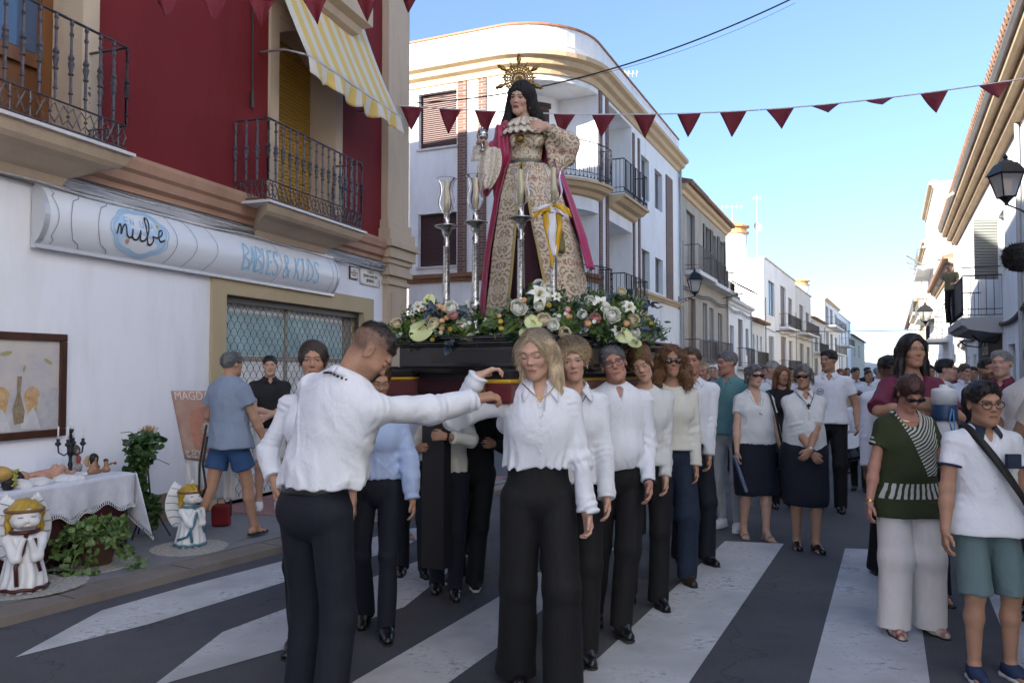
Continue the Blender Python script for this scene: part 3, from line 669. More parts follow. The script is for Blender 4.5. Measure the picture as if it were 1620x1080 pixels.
 if 'glasses' in acc:
  mb=MB()
  for x in(-.033,.033):mb.tube([Hw(x+.026*math.cos(a*math.pi/7),.101-.25*abs(math.cos(a*math.pi/7))*.02,.004+.019*math.sin(a*math.pi/7))for a in range(14)],.0022 if 'thick' not in acc else .003,5,closed=True)
  mb.tube([Hw(-.008,.102,.008),Hw(.008,.102,.008)],.0022,5)
  for x in(-1,1):mb.tube([Hw(x*.058,.096,.010),Hw(x*.082,.0,.008)],.0022,5)
  mb.build('glasses',mat('glasses frame',(.05,.04,.05),.3),root,True)
 for k in acc:
  if isinstance(k,tuple)and k[0]in('watch','bracelet'):
   sx,sh,el,wr,*_=arms[k[1]];d=nrm(wr-el);c=wr-d*(.012 if k[0]=='watch' else .03)+d*k[3]if len(k)>3 else wr-d*.012
   D=[cap(c-d*.009*(1 if k[0]=='watch' else .5),c+d*.009*(1 if k[0]=='watch' else .5),.033*s*(.9 if fem else 1),flat=False,k=.003)]
   D=[dict(D[0])];D.append(plane(c+d*.009,d));D.append(plane(c-d*.009,-d))
   if k[0]=='watch':D.insert(1,rbox(c+nrm(np.cross(d,V3(0,1,.2)))*sx*.030*s,(.016,.016,.014),None,.005))
   sdf_obj(k[0],D,.0045,k[2],root,toW)
  if isinstance(k,tuple)and k[0]=='earring':
   mb=MB()
   for x in(-1,1):mb.tube([Hw(x*.082+0,.006+.009*math.cos(a*.7),-.040+.012*math.sin(a*.7))for a in range(9)],.0028,6,closed=True)
   mb.build('earrings',k[1],root,True)
  if isinstance(k,tuple)and k[0]=='necklace':
   mb=MB();dz=k[2];pts=[toW(T(math.sin(a)*.075,-.01+.0+math.cos(a)*-.075 if abs(a)<1.6 else .02,1.50)[None])[0]for a in()]
   yf=k[4]if len(k)>4 else .135
   for i in range(21):
    a=-1+i/10.0;xx=a*.085;zz=1.49-dz*(1-abs(a)**1.2);yy=.03+(yf-.03)*(1-abs(a)**2.2)
    pts.append(toW(T(xx,yy,zz)[None])[0])
   mb.tube(pts,.0028,5)
   if k[3]:c=pts[10];mb.prism([c+rt*x*k[3]+V3(0,0,z*k[3])for x,z in((-.3,1),(.3,1),(.3,.4),(.9,.4),(.9,-.2),(.3,-.2),(.3,-1.3),(-.3,-1.3),(-.3,-.2),(-.9,-.2),(-.9,.4),(-.3,.4))],fw*.004)
   mb.build('necklace',k[1],root,True)
 return dict(root=root,H=Hw,T=lambda x,y,z:toW(T(x,y,z)[None])[0],toW=toW,toL=toL,arms=arms,s=s,fw=fw,rt=rt,wrist=[toW(a[3][None])[0]for a in arms],pos=pos,L=lambda x,y,z:toW((np.array([x,y,z])*s)[None])[0])
def toUnit(v):return v/(np.linalg.norm(v)+1e-9)
# ------------------------------------------------------------------ setting materials
def wall_mat(name,col,stain=.10,bump=.25,bs=35,rough=.85):
 m=mat(name,col,rough,bump=bump,bs=bs,spec=.3)
 n,l,b=nodes_of(m)
 if 'st' in n:return m
 tc=n.new('ShaderNodeTexCoord');tc.name='st';mp=n.new('ShaderNodeMapping');mp.inputs['Scale'].default_value=(1.1,1.1,.28)
 no=n.new('ShaderNodeTexNoise');no.inputs['Scale'].default_value=1.7;no.inputs['Detail'].default_value=8;no.inputs['Roughness'].default_value=.65
 rp=n.new('ShaderNodeMapRange');rp.inputs[1].default_value=.45;rp.inputs[2].default_value=.75
 mx=n.new('ShaderNodeMix');mx.data_type='RGBA';mx.inputs['A'].default_value=(*col,1);mx.inputs['B'].default_value=(*[c*(1-stain)*f for c,f in zip(col,(1,.98,.94))],1)
 l.new(tc.outputs['Object'],mp.inputs[0]);l.new(mp.outputs[0],no.inputs['Vector']);l.new(no.outputs[0],rp.inputs[0]);l.new(rp.outputs[0],mx.inputs['Factor']);l.new(mx.outputs['Result'],b.inputs['Base Color'])
 return m
M_white=wall_mat('white plaster',(.84,.84,.84),.17);M_white2=wall_mat('old white plaster',(.70,.69,.66),.18);M_blue=wall_mat('pale painted plaster',(.83,.84,.90),.15,.12)
M_red=wall_mat('red plaster',(.165,.017,.021),.20,.12,50);M_cream=wall_mat('cream plaster',(.60,.52,.40),.16);M_stone=wall_mat('cast stone',(.53,.42,.31),.22,.3,60);M_pink=wall_mat('rose cast stone',(.45,.27,.19),.22,.3,60)
M_surround=wall_mat('beige paint',(.47,.38,.24),.08,.15);M_dado=wall_mat('brown dado paint',(.22,.16,.125),.15,.2);M_ochre=wall_mat('ochre moulding',(.60,.44,.27),.12,.2);M_grey=wall_mat('grey plaster',(.42,.41,.40),.15)
M_brownp=wall_mat('brown shop panel',(.075,.058,.05),.2,.2)
M_iron=mat('wrought iron',(.022,.022,.024),.45,metal=.3,bump=.2,bs=90);M_irongrey=mat('grey cast iron',(.16,.15,.165),.45,metal=.7,bump=.25,bs=80,var=.4,vs=30)
M_wood=mat('varnished door wood',(.22,.095,.035),.35,col2=(.13,.05,.018),vs=5,aniso=(1,1,.12),bump=.2,bs=40);M_brownwood=mat('brown shutter',(.085,.034,.022),.5,var=.3,vs=3)
M_glass=mat('window glass',(.03,.04,.05),.05,spec=.9);M_marble=mat('marble edge',(.62,.60,.60),.35,var=.12,vs=8)
M_tile=mat('roof tile',(.33,.17,.10),.8,col2=(.17,.12,.09),vs=5,bump=.4,bs=20)
M_cable=mat('white cable',(.55,.55,.56),.5,var=.3,vs=20);M_black=mat('black rubber',(.012,.012,.013),.6);M_pvc=mat('grey pipe',(.42,.41,.39),.5)
def slat_mat(name,col,pitch,dark=.55,rough=.5,axis='z'):
 m=mat(name,col,rough);n,l,b=nodes_of(m)
 if 'sl' in n:return m
 tc=n.new('ShaderNodeTexCoord');tc.name='sl';sp=n.new('ShaderNodeSeparateXYZ');l.new(tc.outputs['Object'],sp.inputs[0])
 mu=n.new('ShaderNodeMath');mu.operation='MULTIPLY';mu.inputs[1].default_value=1/pitch;l.new(sp.outputs['Z'],mu.inputs[0])
 fr=n.new('ShaderNodeMath');fr.operation='FRACT';l.new(mu.outputs[0],fr.inputs[0])
 bp=n.new('ShaderNodeBump');bp.inputs['Strength'].default_value=.8;bp.inputs['Distance'].default_value=pitch*.35
 pw=n.new('ShaderNodeMath');pw.operation='PINGPONG';pw.inputs[1].default_value=.5;l.new(fr.outputs[0],pw.inputs[0]);sm=n.new('ShaderNodeMapRange');sm.inputs[1].default_value=0;sm.inputs[2].default_value=.3;l.new(pw.outputs[0],sm.inputs[0])
 l.new(sm.outputs[0],bp.inputs['Height']);l.new(bp.outputs[0],b.inputs['Normal'])
 s2=n.new('ShaderNodeMapRange');s2.inputs[1].default_value=0;s2.inputs[2].default_value=.12;l.new(pw.outputs[0],s2.inputs[0])
 mx=n.new('ShaderNodeMix');mx.data_type='RGBA';mx.inputs['A'].default_value=(*[c*dark for c in col],1);mx.inputs['B'].default_value=(*col,1);l.new(s2.outputs[0],mx.inputs['Factor']);l.new(mx.outputs['Result'],b.inputs['Base Color'])
 return m
M_blind=slat_mat('brown roller blind',(.065,.026,.022),.055);M_yblind=slat_mat('yellow roller blind',(.52,.30,.05),.05);M_gblind=slat_mat('grey louvre',(.25,.26,.25),.07)
def brick_mat():
 m=mat('thin brick',(.30,.13,.08),.85);n,l,b=nodes_of(m)
 tc=n.new('ShaderNodeTexCoord');mp=n.new('ShaderNodeMapping');sp=n.new('ShaderNodeSeparateXYZ');cb=n.new('ShaderNodeCombineXYZ');ad=n.new('ShaderNodeMath');ad.operation='ADD'
 l.new(tc.outputs['Object'],sp.inputs[0]);l.new(sp.outputs['X'],ad.inputs[0]);l.new(sp.outputs['Y'],ad.inputs[1]);l.new(ad.outputs[0],cb.inputs['X']);l.new(sp.outputs['Z'],cb.inputs['Y'])
 br=n.new('ShaderNodeTexBrick');br.inputs['Scale'].default_value=1;br.inputs['Brick Width'].default_value=.26;br.inputs['Row Height'].default_value=.075;br.inputs['Mortar Size'].default_value=.011
 br.inputs['Color1'].default_value=(.20,.095,.065,1);br.inputs['Color2'].default_value=(.12,.062,.048,1);br.inputs['Mortar'].default_value=(.22,.19,.17,1)
 l.new(cb.outputs[0],br.inputs['Vector']);l.new(br.outputs['Color'],b.inputs['Base Color']);return m
M_brick=brick_mat()
def asphalt():
 m=mat('asphalt',(.055,.058,.066),.82,bump=.5,bs=320);n,l,b=nodes_of(m)
 tc=n.new('ShaderNodeTexCoord');no=n.new('ShaderNodeTexNoise');no.inputs['Scale'].default_value=.55;no.inputs['Detail'].default_value=9;no.inputs['Roughness'].default_value=.7
 cr=n.new('ShaderNodeValToRGB');cr.color_ramp.elements[0].position=.3;cr.color_ramp.elements[0].color=(.040,.043,.053,1);cr.color_ramp.elements[1].position=.72;cr.color_ramp.elements[1].color=(.094,.096,.108,1)
 l.new(tc.outputs['Object'],no.inputs['Vector']);l.new(no.outputs[0],cr.inputs[0])
 n3=n.new('ShaderNodeTexNoise');n3.inputs['Scale'].default_value=130;n3.inputs['Detail'].default_value=3;l.new(tc.outputs['Object'],n3.inputs['Vector'])
 mr=n.new('ShaderNodeMapRange');mr.inputs[1].default_value=.3;mr.inputs[2].default_value=.8;mr.inputs[3].default_value=.75;mr.inputs[4].default_value=1.5;l.new(n3.outputs[0],mr.inputs[0])
 mx=n.new('ShaderNodeMix');mx.data_type='RGBA';mx.blend_type='MULTIPLY';mx.inputs['Factor'].default_value=1;l.new(cr.outputs[0],mx.inputs['A']);l.new(mr.outputs[0],mx.inputs['B'])
 vo=n.new('ShaderNodeTexVoronoi');vo.feature='DISTANCE_TO_EDGE';vo.inputs['Scale'].default_value=.45;nw=n.new('ShaderNodeVectorMath');nw.operation='ADD';n4=n.new('ShaderNodeTexNoise');n4.inputs['Scale'].default_value=2.2;n4.inputs['Detail'].default_value=6
 l.new(tc.outputs['Object'],n4.inputs['Vector']);l.new(tc.outputs['Object'],nw.inputs[0]);l.new(n4.outputs['Color'],nw.inputs[1]);l.new(nw.outputs[0],vo.inputs['Vector'])
 ck=n.new('ShaderNodeMapRange');ck.inputs[1].default_value=0;ck.inputs[2].default_value=.006;ck.inputs[3].default_value=.55;l.new(vo.outputs['Distance'],ck.inputs[0])
 m2=n.new('ShaderNodeMix');m2.data_type='RGBA';m2.blend_type='MULTIPLY';m2.inputs['Factor'].default_value=1;l.new(mx.outputs['Result'],m2.inputs['A']);l.new(ck.outputs[0],m2.inputs['B']);l.new(m2.outputs['Result'],b.inputs['Base Color'])
 return m
def road_paint(name='road paint',worn=.5):
 m=mat(name,(.5,.5,.5),.7,bump=.35,bs=200);n,l,b=nodes_of(m)
 tc=n.new('ShaderNodeTexCoord');a=n.new('ShaderNodeTexNoise');a.inputs['Scale'].default_value=2.2;a.inputs['Detail'].default_value=5
 f=n.new('ShaderNodeTexNoise');f.inputs['Scale'].default_value=24;f.inputs['Detail'].default_value=8;f.inputs['Roughness'].default_value=.72
 l.new(tc.outputs['Object'],a.inputs['Vector']);l.new(tc.outputs['Object'],f.inputs['Vector'])
 mp=n.new('ShaderNodeMapping');mp.inputs['Rotation'].default_value=(0,0,.7);mp.inputs['Scale'].default_value=(1,3.5,1);f2=n.new('ShaderNodeTexNoise');f2.inputs['Scale'].default_value=9;f2.inputs['Detail'].default_value=8;f2.inputs['Distortion'].default_value=1.5;f2.inputs['Roughness'].default_value=.7
 l.new(tc.outputs['Object'],mp.inputs[0]);l.new(mp.outputs[0],f2.inputs['Vector'])
 s1=n.new('ShaderNodeMath');s1.operation='ADD';l.new(f.outputs[0],s1.inputs[0]);l.new(f2.outputs[0],s1.inputs[1]);s2=n.new('ShaderNodeMath');s2.operation='MULTIPLY_ADD';l.new(a.outputs[0],s2.inputs[0]);s2.inputs[1].default_value=.9;l.new(s1.outputs[0],s2.inputs[2])
 rp=n.new('ShaderNodeMapRange');rp.inputs[1].default_value=1.50+.12*worn;rp.inputs[2].default_value=1.72;l.new(s2.outputs[0],rp.inputs[0])
 mx=n.new('ShaderNodeMix');mx.data_type='RGBA';mx.inputs['A'].default_value=(.51,.52,.535,1);mx.inputs['B'].default_value=(.22,.225,.235,1);l.new(rp.outputs[0],mx.inputs['Factor'])
 g=n.new('ShaderNodeMapRange');g.inputs[1].default_value=.35;g.inputs[2].default_value=.65;g.inputs[3].default_value=.72;g.inputs[4].default_value=1.05;l.new(a.outputs[0],g.inputs[0])
 m3=n.new('ShaderNodeMix');m3.data_type='RGBA';m3.blend_type='MULTIPLY';m3.inputs['Factor'].default_value=1;l.new(mx.outputs['Result'],m3.inputs['A']);l.new(g.outputs[0],m3.inputs['B']);l.new(m3.outputs['Result'],b.inputs['Base Color'])
 return m
M_asph=asphalt();M_paint=road_paint()
M_pave=wall_mat('pavement concrete',(.20,.20,.21),.25,.5,120);M_kerb=wall_mat('granite kerb',(.22,.19,.17),.30,.6,80)
# ------------------------------------------------------------------ ground
def sheet(name,pts,z,m,kind='structure'):
 mb=MB();mb.add([(p[0],p[1],z)for p in pts],[list(range(len(pts)))]);o=mb.build(name,m,fix=False)
 if o.data.polygons[0].normal.z<0:o.data.flip_normals()
 return tag(o,kind=kind)
sheet('ground',[(-600,-600),(600,-600),(600,1200),(-600,1200)],-.012,wall_mat('dry earth',(.16,.14,.12)))
sheet('road',[(-30,-30),(60,-30),(200,400),(120,420),(-60,60)],0.0,M_asph)
KD=nrm(np.array([1.16,2.03]));K0=np.array([-3.1,4.82])
WL=Fr((-3.47,7.72),(.316,.949),1);T1=5.34
def raised(name,pts,z0,z1,m,kind='structure'):
 mb=MB();mb.prism([(p[0],p[1],z0)for p in pts],(0,0,z1-z0));return tag(mb.build(name,m),kind=kind)
PZ=.07
ka=K0-KD*4.6;kb=K0+KD*6.6
wa=WL.p(-14,0,0)[:2];wb=WL.p(T1+.5,0,0)[:2]
kn=np.array([KD[1],-KD[0]])
raised('pavement',[ka-kn*.26,kb-kn*.26,kb-kn*1.2+KD*.8,wb+np.array([.1,.1]),wb+np.array([-.3,0]),WL.p(-7.2,0,-.05)[:2]],-.02,PZ,M_pave)
raised('kerb',[ka-kn*.25,kb-kn*.25,kb,ka],-.02,PZ-.012,M_kerb)
mbk=MB()
for i in range(12):
 p=K0-KD*(4-i*.9);mbk.hexa([(*(p-kn*.245),PZ-.0119),(*(p-kn*.01),PZ-.0119),(*(p-kn*.01+KD*.012),PZ-.0119),(*(p-kn*.245+KD*.012),PZ-.0119),(*(p-kn*.245),PZ-.0105),(*(p-kn*.01),PZ-.0105),(*(p-kn*.01+KD*.012),PZ-.0105),(*(p-kn*.245+KD*.012),PZ-.0105)])
tag(mbk.build('kerb_joints',mat('dark joint',(.06,.055,.05),.9)),kind='structure')
def Gp(u,v):return G(u,v,PZ)[:2]
tc_=[Gp(318,866),Gp(462,850),Gp(505,806),Gp(392,806),Gp(345,822)]
tc_=[WL.p(.95,0,1.62)[:2],WL.p(.95,0,.02)[:2],WL.p(4.3,0,.02)[:2],WL.p(4.3,0,2.7)[:2]]
sheet('tactile_paving',[WL.p(.75,0,1.28)[:2],WL.p(.75,0,.02)[:2],WL.p(4.3,0,.02)[:2],WL.p(4.3,0,2.2)[:2]],PZ+.004,wall_mat('pink concrete tile',(.30,.16,.155),.2,.3,100))
mb=MB()
for i in range(int(3.4/.055)):
 for j in range(40):
  t=.80+i*.055;o=.06+j*.055
  if o>1.28+(t-.75)/3.55*.92-.04:continue
  p=WL.p(t,PZ+.004,o);r=.014
  mb.add([p+V3(-r,-r,0),p+V3(r,-r,0),p+V3(r,r,0),p+V3(-r,r,0),p+V3(0,0,.006)],[[0,1,4],[1,2,4],[2,3,4],[3,0,4]])
tag(mb.build('tactile_studs',mat('pink stud',(.36,.20,.19),.8),fix=False),kind='structure')
def stripe(pts):
 q=[G(u,v)[:2]for u,v in pts];return tag(sheet('crossing_stripe',q,.004,M_paint),kind='structure')
stripe([(24,1040),(160,966),(300,926),(453,886),(640,837),(690,832),(640,866),(456,919),(237,987)])
stripe([(247,1081),(352,1000),(454,962),(715,868),(762,862),(640,960),(453,1026),(252,1084)])
stripe([(470,1150),(560,1078),(776,952),(900,876),(975,866),(785,1026),(640,1130)])
stripe([(810,1180),(909,1076),(1147,856),(1240,860),(1092,1077),(1040,1180)])
stripe([(1252,1180),(1280,1080),(1337,867.5),(1446,871),(1461,1010),(1485,1180)])
stripe([(1610,1080),(1583,990),(1536,874),(1640,880),(1760,1080)])
# ------------------------------------------------------------------ red shop building
def ibox(fr,root,name,m,*a,**k):mb=MB();fr.box(mb,*a);return mb.build(name,m,root,**k)
red=thing('shop_building','dark red building with beige cornices over a pale blue painted shop front','building',WL.p(0,0,0))
ZG,ZB=3.20,3.50
gate=(1.02,4.07,PZ,2.38,.24)
facade(WL,'shop_wall',M_blue,red,-22,T1-.02,0,ZG,[gate],back=9,top=False)
d1=(-2.35,-.93,3.55,6.3,.42);d2=(1.93,3.25,3.55,5.85,.42)
facade(WL,'upper_wall',M_red,red,-22,T1-.02,ZB,11.0,[d1,d2],back=9)
mb=MB();WL.profile(mb,[(0,ZG),(.045,ZG),(.05,ZG+.05),(.10,ZG+.08),(.115,ZG+.16),(.15,ZG+.19),(.17,ZG+.27),(.17,ZB+.01),(0,ZB+.03)],-22,T1+.0);mb.build('cornice_band',M_pink,red)
mb=MB();WL.profile(mb,[(0,10.8),(.2,10.85),(.35,11.0),(.35,11.1),(0,11.2)],-22,T1+.3);mb.build('top_cornice',M_stone,red)
mb=MB();WL.box(mb,4.64,T1+.02,ZB+.34,10.8,-.1,.12);WL.box(mb,4.60,T1+.06,ZB+.20,ZB+.34,-.1,.15);WL.box(mb,4.56,T1+.10,ZB+.03,ZB+.20,-.1,.20);WL.box(mb,4.50,T1+.14,3.42,3.53,-.1,.26);WL.box(mb,4.56,T1+.10,3.26,3.42,-.1,.21)
WL.box(mb,4.60,T1+.05,3.18,3.26,-.1,.17);WL.box(mb,4.66,T1+.03,3.10,3.18,-.1,.14)
mb.build('corner_pilaster',M_stone,red,bevel=.008)
mb=MB();WL.box(mb,4.70,T1+.01,.0,3.02,-.1,.10);WL.box(mb,4.66,T1+.05,2.86,2.93,-.1,.13);WL.box(mb,4.63,T1+.08,3.00,3.10,-.1,.16);WL.box(mb,4.64,T1+.07,0,.5,-.1,.14);WL.box(mb,4.80,T1-.10,.62,2.74,.10,.112);mb.build('lower_pilaster',M_stone,red,bevel=.008)
mb=MB();WL.box(mb,.79,1.02,PZ,2.60,.002,.035);WL.box(mb,4.07,4.36,PZ,2.60,.002,.035);WL.box(mb,1.02,4.07,2.38,2.60,.002,.035)
WL.box(mb,4.066,4.07,PZ,2.38,-.235,.03);WL.box(mb,1.02,1.024,PZ,2.38,-.235,.03);WL.box(mb,1.024,4.066,2.376,2.38,-.235,.03);mb.build('gate_surround',M_surround,red)
mb=MB();WL.box(mb,-14,.79,0,.34,.0,.018);WL.box(mb,4.36,4.70,0,.34,0,.018);mb.build('skirting',M_dado,red)
mb=MB();WL.box(mb,1.03,4.06,PZ,2.37,-.17,-.16);shopw=mb.build('shop_window',mat('reflection toned blind',(.93,.93,.92),.25,var=.25,vs=3),red)  # brightness of sky and houses reflected in the shop glass, painted as pale colour
mb=MB();WL.box(mb,1.15,3.75,1.72,2.22,-.158,-.15);mb.build('reflection_panel',mat('turquoise painted reflection',(.42,.60,.63),.2,var=.35,vs=4),shopw)  # turquoise part of the glass reflection, painted as a flat panel
mb=MB();WL.box(mb,2.36,2.41,PZ,2.37,-.158,-.13);WL.box(mb,3.78,4.0,PZ,2.37,-.158,-.14);WL.box(mb,1.03,3.78,1.66,1.71,-.158,-.14);mb.build('window_frame',mat('brown metal frame',(.30,.27,.23),.4),shopw)
mb=MB();p_=.118;q_=.080
for r in range(30):
 z=PZ+.03+r*q_;off=(r%2)*p_/2
 if z>2.34:break
 for i in range(26):
  t=1.05+off+i*p_
  if t+p_>4.07:break
  pts=[WL.p(t+p_/2-p_/2*math.cos(a*math.pi/6),z+.074*math.sin(a*math.pi/6)+.012,-.07)for a in range(7)]
  mb.tube(pts,.0036,4,cap=False)
WL.box(mb,1.026,4.064,2.30,2.374,-.11,-.05);WL.box(mb,1.026,1.05,PZ,2.3,-.10,-.05);WL.box(mb,4.03,4.064,PZ,2.3,-.10,-.05)
mb.build('roller_grille',mat('grille steel',(.10,.095,.09),.5,metal=.5),red)
SG=(-1.38,3.17,2.57,3.05)
def sgn(t,z,up=0.0):
 k=(z-SG[2])/(SG[3]-SG[2]);return WL.p(t,z,.045+.105*math.sin(math.pi*min(1,max(0,k)))**.75+up)
sign=thing('shop_sign','long curved white shop sign with a cloud logo and blue lettering above the grille','sign',WL.p(SG[0],SG[2],.02))
mb=MB();mb.grid(lambda a,b:sgn(SG[0]+.05+(SG[1]-SG[0]-.1)*a,SG[2]+(SG[3]-SG[2])*b),8,22);mb.build('sign_face',mat('glossy sign film',(.74,.77,.82),.28,spec=.5),sign,True)
mb=MB();WL.box(mb,SG[0],SG[1],SG[2]-.03,SG[2],.02,.075);WL.box(mb,SG[0],SG[1],SG[3],SG[3]+.02,.02,.06)
for t in(SG[0],SG[1]-.05):
 pr=[(.02,SG[2])]+[(.052+.11*math.sin(math.pi*k/12)**.75,SG[2]+(SG[3]-SG[2])*k/12)for k in range(13)]+[(.02,SG[3])];WL.profile(mb,pr,t,t+.05)
mb.build('sign_housing',mat('sign aluminium',(.55,.56,.60),.3,metal=.3),sign)
def ribbon(mb,pts,w_,fn,up=.004):
 """flat stroke on a surface; pts are (t, z)"""
 q_=[]
 for a,b in zip(pts[:-1],pts[1:]):
  k_=max(1,int(math.hypot(b[0]-a[0],b[1]-a[1])/.02))
  q_+=[(a[0]+(b[0]-a[0])*i/k_,a[1]+(b[1]-a[1])*i/k_)for i in range(k_)]
 pts=q_+[pts[-1]]
 L=[];n=len(pts)
 for i in range(n):
  a=np.array(pts[max(0,i-1)]);b=np.array(pts[min(n-1,i+1)]);d=nrm(b-a);q=np.array([-d[1],d[0]]);c=np.array(pts[i])
  ww=w_[i]if isinstance(w_,(list,tuple))else w_
  L.append((fn(*(c+q*ww/2),up),fn(*(c-q*ww/2),up)))
 vs=[p for ab in L for p in ab];mb.add(vs,[[2*i,2*i+1,2*i+3,2*i+2]for i in range(n-1)])
def smooth(pts,n=6):
 out=[];P_=[pts[0]]+list(pts)+[pts[-1]]
 for i in range(1,len(P_)-2):
  p0,p1,p2,p3=[np.array(x,float)for x in P_[i-1:i+3]]
  for k in range(n):
   t=k/n;out.append(tuple(.5*((2*p1)+(-p0+p2)*t+(2*p0-5*p1+4*p2-p3)*t*t+(-p0+3*p1-3*p2+p3)*t**3)))
 out.append(tuple(pts[-1]));return out
CX,CZ=-.345,2.815
def cloud(r,up):return[(CX+r*1.62*(1+.085*abs(math.sin(3.5*a+.4)))*math.cos(a),CZ+r*(1+.10*abs(math.sin(3.5*a+.4)))*.98*math.sin(a))for a in[2*math.pi*k/84 for k in range(85)]]
def clipz(pts):return[(t,min(SG[3]-.01,max(SG[2]+.01,z)))for t,z in pts]
mb=MB();ribbon(mb,clipz(cloud(.205,0)),.016,sgn,.005);ribbon(mb,clipz(cloud(.185,0)),.028,sgn,.0035);mb.build('cloud_outline',mat('sign pale blue',(.40,.58,.77),.2),sign)
mb=MB();cc=clipz(cloud(.18,0));mb.add([sgn(CX,CZ,.003)]+[sgn(*p,.003)for p in cc],[[0,i,i+1]for i in range(1,len(cc))]);mb.build('cloud_fill',mat('sign cloud blue',(.50,.66,.86),.15),sign)
nb=[(-.215,-.035),(-.20,.03),(-.185,.045),(-.18,-.03),(-.165,.03),(-.14,.05),(-.13,-.02),(-.11,-.045),(-.085,-.03),(-.08,.03),(-.082,-.03),(-.06,-.055),(-.03,-.04),(-.01,.03),(-.012,-.035),(.01,-.055),(.04,-.03),(.065,.05),(.075,.13),(.055,.15),(.042,.11),(.048,.0),(.062,-.065),(.09,-.07),(.108,-.03),(.10,.0),(.118,-.005),(.15,.0),(.185,.03),(.19,.065),(.165,.06),(.155,.01),(.175,-.03),(.215,-.01)]
mb=MB();ribbon(mb,smooth([(CX+x*1.36,CZ-.01+z*1.12)for x,z in nb],6),.017,sgn,.008);mb.build('nube_lettering',mat('sign ink',(.015,.018,.03),.3),sign)
STK={'B':[[(0,0),(0,1),(.5,.9),(.55,.72),(.1,.54),(.6,.36),(.62,.12),(0,0)]],'A':[[(0,0),(.3,1),(.62,0)],[(.12,.35),(.5,.35)]],'I':[[(.15,0),(.15,1)],[(-.02,1),(.32,1)],[(-.02,0),(.32,0)]],'E':[[(.55,1),(0,1),(0,0),(.58,0)],[(0,.52),(.45,.52)]],'S':[[(.55,.86),(.4,1),(.12,.96),(.02,.74),(.25,.55),(.52,.36),(.5,.08),(.2,0),(0,.14)]],'&':[[(.62,0),(.12,.72),(.2,.98),(.4,.96),(.42,.74),(.05,.3),(.08,.04),(.32,0),(.6,.38)]],'K':[[(0,0),(0,1)],[(.52,1),(.04,.48),(.58,0)]],'D':[[(0,0),(0,1),(.35,.92),(.58,.55),(.5,.15),(0,0)]],'N':[[(0,0),(0,1),(.5,0),(.5,1)]],'U':[[(0,1),(.02,.15),(.25,0),(.48,.15),(.5,1)]],' ':[],'C':[[(.5,.85),(.25,1),(.02,.7),(.02,.3),(.25,0),(.5,.15)]]}
def strokes(mb,text,t0,z0,w_,h,lw,fn,up=.006,adv=.85):
 t=t0
 for ch in text:
  for st in STK[ch]:ribbon(mb,smooth([(t+x*w_,z0+y*h)for x,y in st],3)if ch in 'S&CUDB' else[(t+x*w_,z0+y*h)for x,y in st],lw,fn,up)
  t+=w_*(adv if ch!=' ' else .7)
 return t
mb=MB();strokes(mb,'EN UNA',CX-.19,CZ+.055,.075,.065,.010,sgn);mb.build('small_lettering',mat('sign mid blue',(.30,.55,.78),.2),sign)
mb=MB();strokes(mb,'BABIES',1.15,2.665,.150,.27,.024,sgn,.007,.74);strokes(mb,'&',1.91,2.665,.2,.26,.024,sgn,.007,.74);strokes(mb,'KIDS',2.15,2.665,.175,.26,.024,sgn,.007,.80);mb.build('babies_kids_lettering',mat('sign letter blue',(.33,.58,.78),.2),sign)
for(t,k)in((-1.30,.06),(-1.02,-.10),(-.72,-.12)):
 mb=MB();ribbon(mb,[(t+k*math.sin(math.pi*j/14)+(.05 if j<2 or j>12 else 0),SG[2]+.01+(SG[3]-SG[2]-.02)*j/14)for j in range(15)],.009,sgn,.004);mb.build('cloud_ripple',mat('sign grey line',(.30,.32,.38),.3),sign)
for(t,k)in((.02,.10),(.27,.13),(.58,.14),(1.76,.10),(2.98,.04)):
 mb=MB();ribbon(mb,[(t+k*math.sin(math.pi*j/14),SG[2]+.01+(SG[3]-SG[2]-.02)*j/14)for j in range(15)],.009,sgn,.004);mb.build('cloud_ripple',mat('sign grey line'),sign)
def star(c,r1,r2,n,rot=0.0):return[(c[0]+(r1 if k%2==0 else r2)*math.cos(rot+math.pi*k/n),c[1]+(r1 if k%2==0 else r2)*math.sin(rot+math.pi*k/n))for k in range(2*n)]
mb=MB();s_=star((CX+.21,CZ+.10),.030,.013,5,.4);mb.add([sgn(CX+.21,CZ+.10,.009)]+[sgn(*p,.009)for p in s_],[[0,i+1,(i+1)%10+1]for i in range(10)]);mb.build('star_mark',mat('sign yellow',(.65,.50,.08),.3),sign)
mb=MB();hs_=[(CX-.16+.024*math.cos(a),CZ-.095+.022*math.sin(a)+.006*math.cos(2*a))for a in[2*math.pi*k/16 for k in range(16)]];mb.add([sgn(CX-.16,CZ-.095,.009)]+[sgn(*p,.009)for p in hs_],[[0,i+1,(i+1)%16+1]for i in range(16)]);mb.build('heart_mark',mat('sign rose',(.50,.30,.28),.3),sign)
rc=random.Random(4)
for k in range(7):
 z=3.185-.022*k;pts=[]
 sag=rc.uniform(.0,.05);ph=rc.uniform(0,6)
 for i in range(70):
  t=-6+i*(T1+.1+6)/69;pts.append(WL.p(t,z-sag*abs(math.sin(t*.9+ph))+.008*math.sin(t*5+ph*k),.035+.016*(k%3)+.01*math.sin(t*2.3+k)))
 mb=MB();mb.tube(pts,.007+.004*(k%2),5)
 tag(mb.build('wall_cable',M_cable if k%3 else mat('grey cable',(.20,.20,.21),.5),None,True,org=pts[0]),'pale cable strung along the wall between shop sign and rose cornice','cable','cables strung along the shop wall under the cornice')
mb=MB();rc2=random.Random(2)
mb.tube([WL.p(4.2+.5*math.cos(a*.7)*(.3+.02*a)+.15,3.12+.03*math.sin(a*.9),.10+.02*math.sin(a))for a in range(26)],.007,5)
